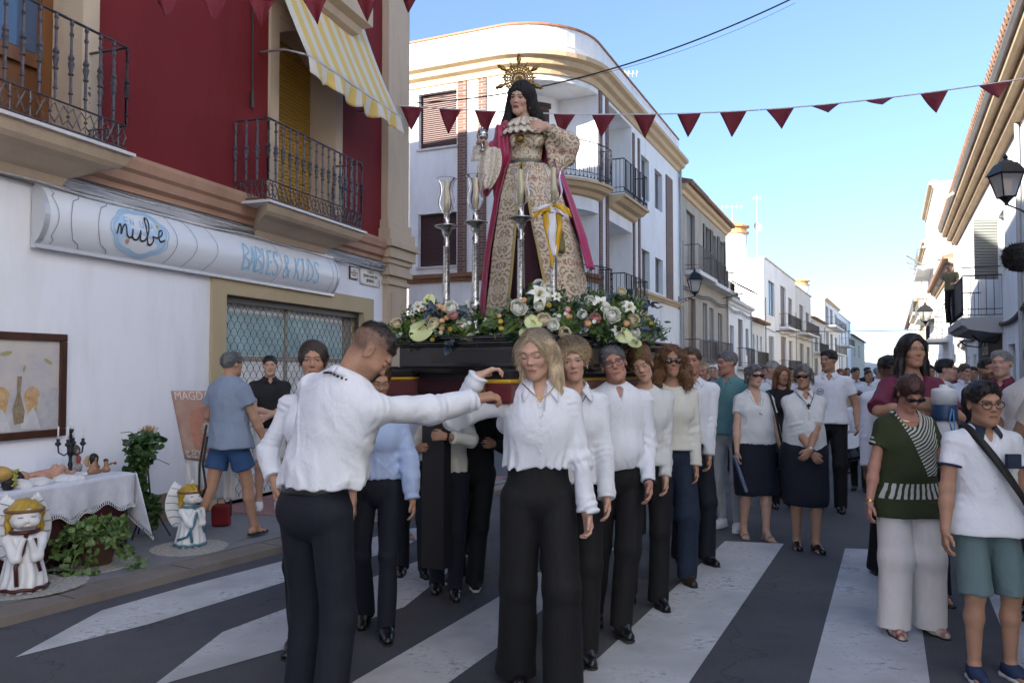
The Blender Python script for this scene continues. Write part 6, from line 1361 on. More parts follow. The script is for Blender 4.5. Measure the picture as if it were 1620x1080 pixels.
def ruffle(name,cfn,n_,r0,r1,z0,z1,m,sq=.75,ruf=18,amp=.010,arc=(0,360),tiers=6):
 def fn(a,b):
  t=R_(arc[0]+(arc[1]-arc[0])*a);r=r0+(r1-r0)*b;w_=amp*b*math.sin(t*ruf);sc=1+.05*b*abs(math.sin(t*ruf/2))
  return cfn+V3((r*sc)*math.sin(t),-(r*sc)*sq*math.cos(t)-.5*w_,z0+(z1-z0)*b**1.3+w_)
 mb=MB();mb.grid(fn,n_,tiers);return mb.build(name,m,st,True,solid=.004,fix=False)
cc=SB+V3(sx(837),-.0,0)
for k,(r0,r1,z0,z1)in enumerate(((.052,.115,sz(181),sz(188)),(.080,.170,sz(186),sz(200)),(.105,.192,sz(192),sz(212)))):ruffle('lace_collar',cc+V3(0,-.015*(k>0),0),150,r0,r1,z0,z1,M_lace,.80,17+3*k,.008)
def cuff(name,c,w_,h,lean_,m):
 def fn(a,b):
  x=(a-.5)*2;ww=w_*(math.sin(math.pi*min(.97,.22+b*.74))**.7);sc=.006*abs(math.sin(a*20))*b
  return c+V3(x*ww+lean_*b,-.06-.05*(1-x*x)+.01*math.sin(a*16),-h*b-sc)
 mb=MB();mb.grid(fn,40,20);return mb.build(name,m,st,True,solid=.004,fix=False)
cuff('lace_cuff',SB+V3(sx(783),-.075,sz(238)),.085,.29,-.035,M_lace);
mbc=MB();mbc.grid(lambda a,b:SB+V3(sx(766)+(a-.5)*.10-.02*b,-.11-.03*math.sin(a*3.1),sz(232)-.11*b-.006*abs(math.sin(a*14))*b),24,8);mbc.build('lace_cuff',M_lace,st,True,solid=.004,fix=False)
ruffle('lace_cuff',SB+V3(sx(871),-.12,sz(206)),60,.03,.052,-.02,.012,M_lace,.8,12,.006)
D=[cap((sx(838),0,sz(261)),(sx(838),0,sz(249)),.116,.116,q=.76,ax=(0,1,0),k=.01),plane((0,0,sz(262)),(0,0,-1)),plane((0,0,sz(249)),(0,0,1))]
sdf_obj('belt',D,.006,mat('silver braid belt',(.22,.23,.20),.4,metal=.6,bump=1,bs=90,var=.6,vs=90),st,sxf)
mb=MB();c=SB+V3(sx(827),-.145,sz(222));mb.lathe([(.002,-.004),(.028,-.003),(.030,.002),(.016,.005),(.012,.010),(.002,.012)],c,14,(0,-1,.1),1,1)
for i in range(10):a=i*.628;mb.lathe([(.002,-.006),(.007,0),(.002,.006)],c+V3(.030*math.cos(a),0,.042*math.sin(a)),6)
mb.lathe([(.004,0),(.010,.01),(.004,.02)],c+V3(0,0,.045),8);mb.build('pendant',M_gold,st,True)
for sgn_ in(-1,1):
 mb=MB();c=SB+HS(sgn_*.080,.008,-.045);mb.lathe([(.002,-.028),(.009,-.018),(.010,-.006),(.003,.004),(.006,.012),(.002,.018)],c,8);mb.build('earring',M_gold,st,True)
mb=MB();c=SB+V3(sx(890),-.24,sz(385));mb.lathe([(.026,-.085),(.030,-.06),(.024,.0),(.014,.03),(.020,.045),(.018,.06),(.008,.075),(.006,.20)],c,12);mb.build('tassel',mat('olive gold tassel',(.20,.17,.07),.7,bump=1,bs=60,aniso=(6,6,.3)),st,True)
mb=MB();hcn=SB+HS(0,-.075,.135);hcn=SB+V3(sx(826),.06,sz(112));
def hp_(r,a,dy=0):return hcn+V3(r*math.sin(a),dy,r*math.cos(a))
for r,rr in((.100,.007),(.084,.006),(.066,.006),(.040,.006)):mb.tube([hp_(r,2*math.pi*k/36)for k in range(36)],rr,6,closed=True)
for i in range(24):
 a=2*math.pi*i/24;mb.tube([hp_(.045,a),hp_(.06,a+.18),hp_(.09,a+.12),hp_(.105,a)],.005,5);mb.tube([hp_(.045,a),hp_(.06,a-.18),hp_(.09,a-.12),hp_(.105,a)],.005,5);mb.lathe([(.002,-.008),(.009,0),(.002,.008)],hp_(.107,a+.2),6,(0,1,0))
 mb.tube([hp_(.0,a),hp_(.045,a)],.0035,4)
for i in range(9):
 a=R_(-112+i*28);L=(.195 if i%2==0 else .150)
 mb.tube([hp_(.105,a),hp_(L*.72,a),hp_(L,a)],[.006,.018 if i%2==0 else .009,.001],6)
 if i%2==0:
  for q in(-1,1):mb.tube([hp_(L*.68,a),hp_(L*.76,a+q*.10),hp_(L*.86,a+q*.05)],[.004,.006,.001],5);mb.tube([hp_(L*.80,a),hp_(L*.88,a+q*.07),hp_(L*.95,a+q*.03)],[.003,.005,.001],5)
mb.build('halo',M_gold,st,True)
gb=thing('silver_jar','small chased silver jar with domed lid held in the hand of the statue','jar',SB+V3(sx(771),-.17,sz(236)))
mb=MB();c=SB+V3(sx(769),-.165,sz(243));mb.lathe([(.022,0),(.024,.006),(.009,.014),(.008,.06),(.016,.066),(.032,.080),(.040,.098),(.041,.104),(.038,.106)],c,18);mb.build('cup',M_silver,gb,True)
mb=MB();mb.lathe([(.041,.107),(.040,.118),(.033,.136),(.018,.150),(.006,.156),(.009,.166),(.003,.174)],c,18);mb.build('lid',M_silver,gb,True)
# ------------------------------------------------------------------ candlesticks with glass chimneys
M_wax=mat('cream wax',(.62,.55,.34),.5,sss=.0);M_cgl=mat('clear glass',(.97,.98,.99),.02,trans=1.0,ior=1.35)
def shell(prof,th=.002):return prof+[(max(.001,r-th),z)for r,z in prof[::-1]]
def candlestick(c,zp,zt,label,zf=None):
 """zp plate height, zt glass rim height"""
 r=thing('candlestick',label,'candlestick',c,'silver candlesticks along the float');z0=c[2];C_=np.array(c,float);H_=zp-z0
 fl_=lambda r_:r_
 mb=MB();pr=[(.055,0),(.058,.012),(.030,.03),(.018,.06),(.030,.085),(.018,.10),(.014,.13),(.026,.155),(.036,.185),(.034,.205),(.022,.225),(.026,.232),(.024,.245),(.0225,.27)]
 pr+=[(.0245,.28),(.0205,H_-.14),(.024,H_-.135),(.016,H_-.125),(.022,H_-.10),(.014,H_-.085),(.020,H_-.065),(.030,H_-.045),(.034,H_-.02),(.076,H_-.004),(.080,H_),(.078,H_+.004),(.03,H_+.006),(.020,H_+.015),(.018,H_+.075),(.021,H_+.078),(.020,H_+.084)]
 mb.lathe(pr,C_,24);mb.build('stick',M_silver,r,True)
 g0=H_+.085;gh=zt-z0-g0
 mb=MB();mb.lathe([(.017,g0-.02),(.0172,g0+gh*.93),(.012,g0+gh*.94)],C_,14);mb.tube([C_+V3(0,0,g0+gh*.93),C_+V3(0,0,g0+gh*.97)],.0015,4);mb.build('candle',M_wax,r,True)
 mb=MB();P_=[(.026,g0),(.040,g0+gh*.08),(.055,g0+gh*.25),(.054,g0+gh*.38),(.044,g0+gh*.58),(.042,g0+gh*.72),(.052,g0+gh*.90),(.068,g0+gh)];q=smooth(P_,5)
 n=28;prf=[(a,b)for a,b in q]+[(a-.0022,b)for a,b in q[::-1]]
 vs=[];fs=[]
 for rr,zz in prf:
  for k in range(n):vs.append(C_+V3(rr*math.cos(2*math.pi*k/n),rr*math.sin(2*math.pi*k/n),zz))
 m_=len(prf)
 for i in range(m_):
  for k in range(n):fs.append([i*n+k,i*n+(k+1)%n,((i+1)%m_)*n+(k+1)%n,((i+1)%m_)*n+k])
 mb.add(vs,fs);mb.build('glass_chimney',M_cgl,r,True)
 return r
for u,Y,vt,vp,lb in((706,5.25,283,358,'leftmost of the tall silver candlesticks, clear of the statue'),(752,5.12,278,352,'second silver candlestick from the left, in front of the lace cuff'),(824,4.98,265,345,'third silver candlestick, in front of the dark underskirt'),(876,4.92,262,340,'rightmost tall silver candlestick with the yellow and white ribbon')):
 b=P(u,500,Y);b[2]=1.775;candlestick(b,P(u,vp,Y)[2],P(u,vt,Y)[2],lb)
b=P(990,500,5.3);b[2]=1.775;rr=thing('candle_holder','short lit candle in a wide glass behind the right hand flowers','candle',b)
mb=MB();mb.lathe([(.018,.0),(.018,.27),(.012,.275)],b,12);mb.build('candle',M_wax,rr,True);mb=MB();mb.lathe([(.001,.275),(.006,.285),(.004,.298),(.001,.31)],b,8);mb.build('flame',mat('flame',(1,.6,.2),.5,emit=((1,.45,.12),8)),rr,True)
mb=MB();mb.lathe([(.05,.12),(.058,.31),(.056,.31),(.048,.12)],b,20);mb.build('glass',M_cgl,rr,True)
rb=thing('ribbon','yellow and white ribbon tied round the rightmost tall candlestick','ribbon',P(876,335,4.86));yb=4.85
M_ry=mat('yellow ribbon',(.62,.36,.01),.45,var=.15,vs=10);M_rw=mat('white ribbon',(.68,.68,.74),.45,var=.12,vs=10)
def rib(name,pts,w_,m,dv=V3(1,0,0)):
 mb=MB();n=len(pts)-1
 q=smooth([tuple(p)for p in pts],5)if False else pts
 def fn(a,b):i=min(n-1,int(b*n));f=b*n-i;c=np.array(pts[i])*(1-f)+np.array(pts[i+1])*f;ww=(w_[i]*(1-f)+w_[i+1]*f)if isinstance(w_,list)else w_;return c+dv*(a-.5)*ww+V3(0,.008*math.sin(b*9+a*3),0)
 mb.grid(fn,3,n*5);mb.build(name,m,rb,True,solid=.0016,fix=False)
p_=lambda u,v,dy=0:P(u,v,yb+dy)
rib('yellow_tail',[p_(862,330),p_(865,360),p_(872,395),p_(873,425)],[.035,.034,.025,.012],M_ry);rib('white_tail',[p_(872,328,-.004),p_(873,360,-.004),p_(875,385,-.004),p_(877,405,-.004)],[.045,.06,.045,.02],M_rw);rib('yellow_tail',[p_(883,330),p_(885,360),p_(881,395),p_(878,410)],[.03,.034,.022,.006],M_ry)
rib('bow_loop',[p_(874,328),p_(858,330,-.02),p_(845,341,-.01)],[.05,.055,.06],M_ry,V3(.3,0,1));rib('bow_loop',[p_(874,326,-.005),p_(858,327,-.028),p_(844,334,-.02)],[.02,.03,.025],M_rw,V3(.3,0,1));rib('bow_loop',[p_(876,328),p_(890,330,-.02),p_(903,338,-.01)],[.05,.055,.06],M_ry,V3(-.3,0,1));rib('bow_loop',[p_(876,331,-.006),p_(890,337,-.026),p_(900,345,-.018)],[.02,.03,.03],M_rw,V3(-.3,0,1))
# ------------------------------------------------------------------ flowers
M_fern=mat('fern green',(.13,.21,.04),.6,col2=(.06,.11,.02),vs=20);M_euc=mat('eucalyptus leaf',(.17,.24,.20),.6,col2=(.08,.13,.12),vs=14);M_dleaf=mat('dark glossy leaf',(.025,.055,.025),.35,var=.4,vs=12);M_bleaf=mat('blue grey leaf',(.075,.11,.15),.5,var=.3,vs=10)
M_wh=mat('white petal',(.82,.82,.76),.5,col2=(.58,.60,.48),vs=12);M_cr=mat('cream petal',(.66,.57,.38),.5,var=.1,vs=12);M_pe=mat('peach petal',(.62,.34,.16),.5,var=.2,vs=14);M_pk=mat('pink petal',(.60,.27,.26),.5,var=.2,vs=12);M_lg=mat('pale green spathe',(.50,.56,.24),.35,col2=(.58,.62,.36),vs=8);M_ye=mat('yellow button',(.50,.36,.06),.6,var=.3,vs=30,bump=.5,bs=80)
def leaves(mb,cs,n,L,W,rng,spread,cup=.3,up=.3):
 for _ in range(n):
  c=cs[rng.randrange(len(cs))]+V3(*[rng.gauss(0,s_)for s_ in spread]);d=nrm(V3(rng.gauss(0,1),rng.gauss(-.4,1),rng.gauss(up,.8)));s_=nrm(np.cross(d,V3(rng.gauss(0,1),rng.gauss(0,1),rng.gauss(0,1))));nn_=np.cross(d,s_);l=L*rng.uniform(.6,1.4);w_=W*rng.uniform(.7,1.3)
  mb.add([c,c+d*l*.35+s_*w_+nn_*l*.06,c+d*l*.75+s_*w_*.7,c+d*l-nn_*l*cup*.5,c+d*l*.75-s_*w_*.7,c+d*l*.35-s_*w_+nn_*l*.06],[[0,1,2,3],[0,3,4,5]])
def fern(mb,c,d,L,rng):
 d=nrm(d);s_=nrm(np.cross(d,V3(0,-1,.3)));n=13
 for i in range(n):
  k=(i+1)/n;p=c+d*L*k+V3(0,0,-.35*L*k*k)
  for q in(-1,1):
   l=L*.30*math.sin(math.pi*min(.98,.15+k*.85))+.004;e=p+s_*q*l+d*l*.5;w_=.0045
   mb.add([p,p+(e-p)*.4+d*w_,e,p+(e-p)*.4-d*w_],[[0,1,2,3]])
def rose(c,r,nd,m,parent,rng,open_=.5):
 mb=MB();nd=nrm(nd);X=nrm(np.cross(nd,V3(.2,.1,1)));Y_=np.cross(nd,X)
 for lay,(rad,te,n)in enumerate(((.42,.12,3),(.60,.42,4),(.80,.80,5),(1.0,1.22,6))):
  for i in range(n):
   a0=2*math.pi*i/n+lay*.7+rng.uniform(-.2,.2);wd=2*math.pi/n*.80;jt=rng.uniform(-.08,.08)
   def fn(a,b,a0=a0,wd=wd,rad=rad,te=te,lay=lay,jt=jt):
    th=a0+(a-.5)*2*wd*math.sin(.5+b*1.9);pl=2.7+(te+jt+.22*(2*a-1)**2-2.7)*b;rr=r*(rad+.05*(2*a-1)+(.16*lay*open_*b**5))
    return c+X*rr*math.sin(pl)*math.cos(th)+Y_*rr*math.sin(pl)*math.sin(th)+nd*rr*(math.cos(pl)*.95)
   mb.grid(fn,5,7)
 return mb.build('rose',m,parent,True,solid=.0012,fix=False)
def lily(c,r,nd,m,parent,rng):
 mb=MB();nd=nrm(nd);X=nrm(np.cross(nd,V3(.1,.2,1)));Y_=np.cross(nd,X)
 for i in range(6):
  a0=i*math.pi/3+rng.uniform(-.1,.1);dr=X*math.cos(a0)+Y_*math.sin(a0);sd=-X*math.sin(a0)+Y_*math.cos(a0)
  mb.grid(lambda a,b:c+dr*r*(.08+1.0*b**1.3)+sd*(a-.5)*r*.62*math.sin(math.pi*min(.97,.12+b*.85))+nd*r*(.75*b-.75*b**3+.25*abs(a-.5)),4,7)
 o=mb.build('lily',m,parent,True,solid=.001,fix=False)
 mb=MB()
 for i in range(5):a=i*1.25;mb.tube([c,c+nd*r*.7+(X*math.cos(a)+Y_*math.sin(a))*r*.2],.0018,4)
 mb.build('stamen',M_ye,o);return o
def anth(c,r,nd,m,parent,rng,wide=1.0,rot=0.0):
 nd=nrm(nd);X=nrm(np.cross(nd,V3(0,0,1)));Y_=np.cross(X,nd);X,Y_=X*math.cos(rot)+Y_*math.sin(rot),Y_*math.cos(rot)-X*math.sin(rot)
 def fn(a,b):
  t=2*math.pi*a;rr=r*b*(1+.32*math.cos(t)-.22*math.exp(-((t-math.pi)/.5)**2));x=rr*math.sin(t)*wide;y=rr*math.cos(t);return c+X*x+Y_*y+nd*(.18*r*(b*b)*math.cos(2*t)+.10*r*b)
 mb=MB();mb.grid(fn,28,6);o=mb.build('anthurium',m,parent,True,solid=.0015,fix=False)
 mb=MB();mb.tube([c+nd*.002,c+nd*.02+Y_*r*.25,c+nd*.02+Y_*r*.7],[.004,.0045,.002],6);mb.build('spadix',M_ye,o,True);return o
def button(c,r,m,parent):
 mb=MB();rg=random.Random(int(c[0]*9999));mb.lathe([(r*.3,-r*.5),(r*.9,-r*.2),(r,.1*r),(r*.85,.55*r),(r*.55,.75*r),(r*.35,.55*r),(r*.1,.6*r)],c,14,(rg.uniform(-.3,.3),-1,.5));return mb.build('button_flower',m,parent,True)
fr_=random.Random(21)
def arrangement(label,regions,Yf,nleaf,flowers,foliage_seed,ferns=40):
 """regions: list of (u, v, Y) centres of the leafy mass"""
 cs=[P(*r)for r in regions];root=thing('flower_arrangement',label,'flowers',np.mean(cs,0));rg=random.Random(foliage_seed)
 mb=MB();leaves(mb,cs,int(nleaf*.75),.045,.008,rg,(.05,.06,.030));mb.build('fern_foliage',M_fern,root,fix=False)
 mb=MB()
 for _ in range(ferns):fern(mb,cs[rg.randrange(len(cs))]+V3(rg.gauss(0,.03),rg.gauss(0,.04),rg.gauss(0,.02)),V3(rg.gauss(0,.8),rg.gauss(-.5,.5),rg.gauss(.55,.5)),rg.uniform(.07,.13),rg)
 mb.build('fern_fronds',M_fern,root,fix=False)
 mb=MB();leaves(mb,cs,int(nleaf*.22),.034,.015,rg,(.06,.06,.036),up=.5);mb.build('eucalyptus_foliage',M_euc,root,fix=False)
 mb=MB();leaves(mb,cs,int(nleaf*.16),.05,.016,rg,(.045,.06,.03));mb.build('dark_foliage',M_dleaf,root,fix=False)
 xr=random.Random(foliage_seed+50);extra=[]
 for _ in range(16):
  ru,rv,rY=regions[xr.randrange(len(regions))];extra.append((xr.choice('rrrlb'),ru+xr.uniform(-14,14),rv+xr.uniform(-20,10),xr.uniform(5.5,9),xr.choice([M_wh,M_wh,M_cr]),rY-xr.uniform(.04,.12)))
 for f in list(flowers)+[(k_,u_,v_,r_ if k_!='b' else 4,m_,y_)for k_,u_,v_,r_,m_,y_ in extra]:
  k,u,v,r,m=f[:5];Yq=(f[5]if len(f)>5 else Yf);r*=Yq/FPX;c=P(u,v,Yq);nd=V3((u-800)/900+fr_.uniform(-.3,.3),-1,fr_.uniform(.1,.7))
  if k=='r':rose(c,r,nd,m,root,fr_)
  if k=='l':lily(c,r,nd,m,root,fr_)
  if k=='a':anth(c,r,nd+V3(0,0,.4),m,root,fr_,f[6]if len(f)>6 else 1.0,f[7]if len(f)>7 else 0)
  if k=='b':button(c,r,m,root)
  if k=='x':
   mb=MB();leaves(mb,[c],9,r*1.6,r*.5,fr_,(.01,.01,.01),up=0);mb.build('broad_leaf',m,root,True,fix=False)
 return root
arrangement('left hand bouquet on the float with a wide pale anthurium and orange button flowers',[(640,525,5.28),(660,505,5.3),(690,500,5.25),(720,505,5.22),(750,512,5.2),(775,520,5.2),(700,525,5.18),(740,528,5.15),(655,530,5.25)],5.1,1500,[('a',662,522,24,M_lg,5.12,1.0,1.35),('a',678,479,13,M_lg,5.2,.8),('r',713,487,10,M_wh),('r',732,513,9,M_wh),('r',686,512,9,M_cr),('b',699,508,5,M_pe),('b',707,503,5,M_pe),('b',699,520,5,M_pe),('b',690,515,4.5,M_pe),('b',696,485,5,M_pe),('b',702,489,5,M_pe),('b',684,537,4,M_ye),('r',717,499,7,M_pk,5.08),('l',662,486,11,M_wh,5.2),('l',745,480,10,M_wh,5.2),('x',685,492,12,M_bleaf,5.12),('x',708,540,12,M_bleaf,5.1),('x',742,492,10,M_bleaf),('x',641,500,8,M_bleaf,5.3),('b',634,529,4,M_wh,5.2),('b',713,521,5,M_ye,5.1),('b',668,490,4,M_pe,5.2)],5)
arrangement('middle bouquet on the float in front of the robe with lilies and pale green anthuriums',[(800,510,5.05),(825,500,5.0),(850,495,4.95),(880,495,4.92),(905,490,4.9),(860,515,4.88),(820,522,4.95),(895,515,4.85),(865,475,4.95),(835,515,4.9),(850,470,5.0)],4.78,2000,[('r',820,487,12,M_wh),('l',852,468,19,M_wh),('r',853,485,7,M_wh,4.74),('r',860,506,10,M_cr,4.74),('r',874,514,9,M_wh,4.72),('a',841,507,15,M_lg,4.72,.9,2.6),('a',832,524,13,M_lg,4.74,.9,2.9),('b',793,520,4.5,M_ye),('b',792,509,4.5,M_ye),('b',790,500,4,M_pe),('b',829,475,5,M_pe),('b',868,483,5,M_ye),('b',900,501,6,M_pe),('b',898,490,5,M_pk),('r',921,498,7,M_wh),('l',880,470,9,M_wh),('x',840,462,10,M_bleaf,4.9),('x',808,535,10,M_dleaf,4.8),('b',930,512,6,M_pe),('r',893,527,9,M_cr,4.7),('b',884,500,4,M_wh)],6,55)
arrangement('right hand bouquet of white lilies and roses spilling over the side of the float',[(930,495,4.92),(955,500,5.0),(980,505,5.15),(1000,510,5.3),(1020,520,5.5),(965,520,4.95),(1000,530,5.15),(940,480,5.0),(990,490,5.3),(1025,530,5.6),(950,525,4.9),(970,480,5.2)],4.9,2100,[('l',949,482,15,M_wh,4.85),('r',968,499,12,M_wh,4.82),('l',994,487,13,M_wh,5.0),('r',1002,507,9,M_cr,5.0),('r',1017,531,9,M_cr,5.2),('r',941,504,8,M_pk,4.82),('a',985,527,16,M_lg,4.85,.9,3.0),('a',1000,538,14,M_lg,5.0,.7,2.5),('r',960,490,7,M_wh,4.82),('b',990,512,6,M_pe,4.95),('b',1005,517,5,M_pk,5.1),('b',928,510,6,M_pe,4.84),('x',1012,515,12,M_bleaf,5.1),('x',965,475,9,M_bleaf),('x',1025,480,8,M_bleaf,5.4),('b',1022,505,4,M_ye,5.3),('b',1030,512,4,M_ye,5.4),('l',975,525,11,M_wh,4.85),('x',1035,520,7,M_bleaf,5.5)],7,60)
# ------------------------------------------------------------------ altar table and figures on the left pavement
def onp(u,v):return G(u,v,PZ)
def wallpt(u,v,o):t,z=WL.at(u,v,o);return WL.p(t,z,o)
pic=thing('framed_picture','dark wood framed painting of bread and white cloths at the left edge','picture',WL.p(-1.5,.98,.02))
a0,a1,b0,b1=-1.98,-1.03,1.0,1.85
mb=MB()
for q in((a0,a1,b0,b0+.062),(a0,a1,b1-.062,b1),(a1-.062,a1,b0+.063,b1-.063),(a0,a0+.062,b0+.063,b1-.063)):WL.box(mb,*q,.01,.045)
mb.build('frame',mat('dark frame wood',(.075,.028,.014),.35,var=.4,vs=9,aniso=(1,1,.2)),pic,bevel=.006)
mb=MB();WL.box(mb,a0+.06,a1-.06,b0+.06,b1-.06,.012,.022);mb.build('canvas',mat('lilac painted sky',(.47,.43,.47),.6,col2=(.60,.55,.47),vs=4.5,detail=6),pic)
def flat(mb,pts,up):mb.add([WL.p(t,z,up)for t,z in pts],[list(range(len(pts)))])
mb=MB();flat(mb,[(a0+.062,b0+.062),(a1-.062,b0+.062),(a1-.062,1.40),(-1.35,1.41),(-1.6,1.39),(a0+.062,1.42)],.0235);mb.build('painted_cloth',mat('painted white cloth',(.56,.54,.53),.6,col2=(.38,.37,.40),vs=7,detail=6),pic,fix=False)
for tc_,w_ in((-1.345,.075),(-1.62,.085)):
 mb=MB();flat(mb,[(tc_+w_*math.cos(a)*(1 if math.sin(a)>0 else .75),1.32+(.10 if math.sin(a)>0 else .15)*math.sin(a))for a in[2*math.pi*k/20 for k in range(20)]],.0255);mb.build('painted_loaf',mat('painted bread',(.46,.24,.09),.6,col2=(.60,.44,.26),vs=16),pic,fix=False)
 mb=MB();flat(mb,[(tc_-w_*1.3,1.08),(tc_+w_*1.1,1.07),(tc_+w_*.5,1.20),(tc_+.01,1.25),(tc_-w_*.5,1.19),(tc_-w_*1.2,1.23)],.0268);mb.build('painted_napkin',mat('painted napkin',(.62,.61,.62),.6,var=.2,vs=9),pic,fix=False)
mb=MB();flat(mb,[(-1.50,1.12),(-1.42,1.13),(-1.41,1.22),(-1.45,1.36),(-1.44,1.50),(-1.48,1.50),(-1.48,1.36),(-1.52,1.24)],.0275);mb.build('painted_bottle',mat('painted bottle',(.20,.13,.06),.6,col2=(.33,.28,.2),vs=14),pic,fix=False)
mb=MB()
for t,z,r,an in((-1.20,1.62,.03,-.5),(-1.58,1.68,.035,.2),(-1.42,1.56,.02,1.3)):flat(mb,[(t+r*1.5*math.cos(a)*math.cos(an)-r*.5*math.sin(a)*math.sin(an),z+r*1.5*math.cos(a)*math.sin(an)+r*.5*math.sin(a)*math.cos(an))for a in[k*.7 for k in range(9)]],.0256)
mb.build('painted_leaves',mat('painted olive',(.36,.33,.14),.6),pic,fix=False)
TE=-.88;TO=.62;TZ=.69
tb=thing('altar_table','low table against the wall with a dark burgundy skirt under the white lace cloth','table',WL.p(-1.2,PZ,.3))
mb=MB();WL.box(mb,-3.4,TE-.02,TZ-.03,TZ-.002,.05,TO);mb.build('tabletop',M_brownwood,tb)
for t in(-3.3,TE-.08):
 for o in(.1,TO-.06):mb=MB();WL.box(mb,t,t+.04,PZ,TZ-.03,o,o+.04);mb.build('leg',M_iron,tb)
mb=MB();mb.grid(lambda a,b:WL.p(-3.4+(TE-.07+3.4)*a,PZ+.02+(TZ-.06-PZ)*b,TO-.03+.012*math.sin(a*70)),110,3);mb.build('skirt',mat('burgundy cloth',(.045,.008,.010),.8),tb,True,solid=.004,fix=False)
M_cloth=mat('white table linen',(.66,.68,.76),.8,col2=(.56,.58,.66),vs=9,bump=.35,bs=40)
tcl=thing('tablecloth','white lace edged tablecloth draped over the altar table','tablecloth',WL.p(-1.2,TZ,.3))
def hang(a):return .235+.028*math.sin(a*9)+.02*math.sin(a*23)
def clothf(a,b):
 t=-3.42+(TE+3.42)*a
 if b<.5:return WL.p(t,TZ+.004+.004*math.sin(t*9)*math.sin(b*12),.04+(TO-.04)*b*2)
 k=(b-.5)*2;return WL.p(t,TZ-hang(a*3)*k,TO+.012+.018*k*math.sin(t*11)+.010*math.sin(t*31)*k)
mb=MB();mb.grid(clothf,150,22)
def corner(a,b):
 o=.04+(TO+.02-.04)*a;L=.20+.34*a**2.2;return WL.p(TE+.012+.05*b*(.4+a)+.012*math.sin(a*14)*b,TZ+.002-L*b,o+.10*b*a*a)
mb.grid(corner,40,16);mb.build('cloth',M_cloth,tcl,True,solid=.003,fix=False)
mb=MB();rng=random.Random(3)
for i in range(150):
 t=-3.4+i*(TE+3.4)/150;k=(t+3.42)/(TE+3.42);z=TZ-hang(k*3);c=WL.p(t,z-.008,TO+.020+.018*math.sin(t*11));X=np.array([*WL.d,0])
 mb.tube([c+X*.014*math.cos(a)+V3(0,0,.016*math.sin(a))for a in[q*math.pi/3 for q in range(6)]],.0026,4,closed=True)
for i in range(40):
 a=i/39;p=corner(a,1.0)-V3(0,0,.008);X=nrm(corner(min(1,a+.02),1)-corner(max(0,a-.02),1));mb.tube([p+X*.013*math.cos(q)+V3(0,0,.013*math.sin(q))for q in[q*math.pi/3 for q in range(6)]],.0026,4,closed=True)
mb.build('lace_edge',mat('white lace thread',(.68,.70,.76),.8),tcl,fix=False)
def on_table(u,v):r=ray(u,v);k=(TZ+.006-CH)/r[2];return np.array([r[0]*k,r[1]*k,TZ+.006])
def tw(t,o,z=TZ+.006):return WL.p(t,z,o)
D=[];rg=random.Random(8)
for i in range(22):c=tw(rg.uniform(-1.85,-1.2),rg.uniform(.30,.52));D.append(ell(c+V3(0,0,.012),(rg.uniform(.05,.10),rg.uniform(.04,.07),rg.uniform(.02,.045)),k=.02))
D.append(plane((0,0,TZ+.002),(0,0,-1)))
o=sdf_obj('crumpled_lace',D,.010,mat('white lace heap',(.66,.66,.68),.8,bump=1,bs=90),None,None,cloth(.014,55,9),org=tw(-1.5,.4));tag(o,'crumpled heap of white lace on the tablecloth under the lying doll','cloth')
cb_=thing('candelabrum','black five armed candelabrum with thin white candles on the tablecloth','candelabrum',tw(-1.22,.30));c=tw(-1.22,.30)
mb=MB();mb.lathe([(.045,0),(.05,.012),(.022,.03),(.012,.06),(.020,.09),(.012,.12),(.014,.18),(.022,.20),(.012,.22),(.010,.30),(.016,.31),(.009,.34),(.022,.36),(.024,.375),(.010,.38)],c,12)
mb.build('stem',M_iron,cb_,True)
for i in range(4):
 a=.3+i*math.pi/2;X=V3(math.cos(a),math.sin(a),0);mb=MB();mb.tube([c+V3(0,0,.20),c+X*.045+V3(0,0,.165),c+X*.085+V3(0,0,.19),c+X*.09+V3(0,0,.24)],.007,6);mb.lathe([(.008,.24),(.024,.255),(.020,.27),(.012,.275),(.014,.30)],c+X*.09,10);ar=mb.build('arm',M_iron,cb_,True)
 mb=MB();mb.lathe([(.007,.30),(.0065,.40)],c+X*.09,8);mb.build('candle',mat('white candle',(.7,.69,.66),.5),ar,True)
mb=MB();mb.lathe([(.007,.38),(.0065,.43)],c,8);mb.build('candle',mat('white candle'),cb_,True)
M_doll=mat('painted doll skin',(.50,.27,.19),.35,var=.12,vs=20)
dl=thing('infant_doll','painted infant doll lying on the crumpled lace with its knees drawn up','doll',tw(-1.6,.42));e=WL.d;X=np.array([e[0],e[1],0]);U=V3(0,0,1);N=np.array([*WL.n,0]);c=tw(-1.76,.42)+U*.075
D=[ell(c,(.068,.068,.062),k=.02),cap(c+X*.07-U*.01,c+X*.30-U*.012,.045,.060,k=.03),cap(c+X*.33-U*.02+N*.03,c+X*.42+U*.045+N*.04,.042,.030,k=.02),cap(c+X*.42+U*.045+N*.04,c+X*.52-U*.03+N*.05,.028,.018,k=.02),cap(c+X*.52-U*.03+N*.05,c+X*.565+U*.0+N*.05,.018,.014,k=.01),cap(c+X*.33-U*.02-N*.03,c+X*.40+U*.05-N*.03,.042,.030,k=.02),cap(c+X*.40+U*.05-N*.03,c+X*.47+U*.02-N*.02,.028,.02,k=.02),cap(c+X*.09+U*.02+N*.04,c+X*.17+U*.0+N*.09,.022,.017,k=.015),cap(c+X*.17+N*.09,c+X*.25-U*.03+N*.10,.017,.012,k=.015),ell(c+U*.055-X*.01+N*.02,(.012,.012,.010),k=.012)]
D=D
dsx=lambda V,c=c:c-U*.0+(V-c)*.78-U*.015
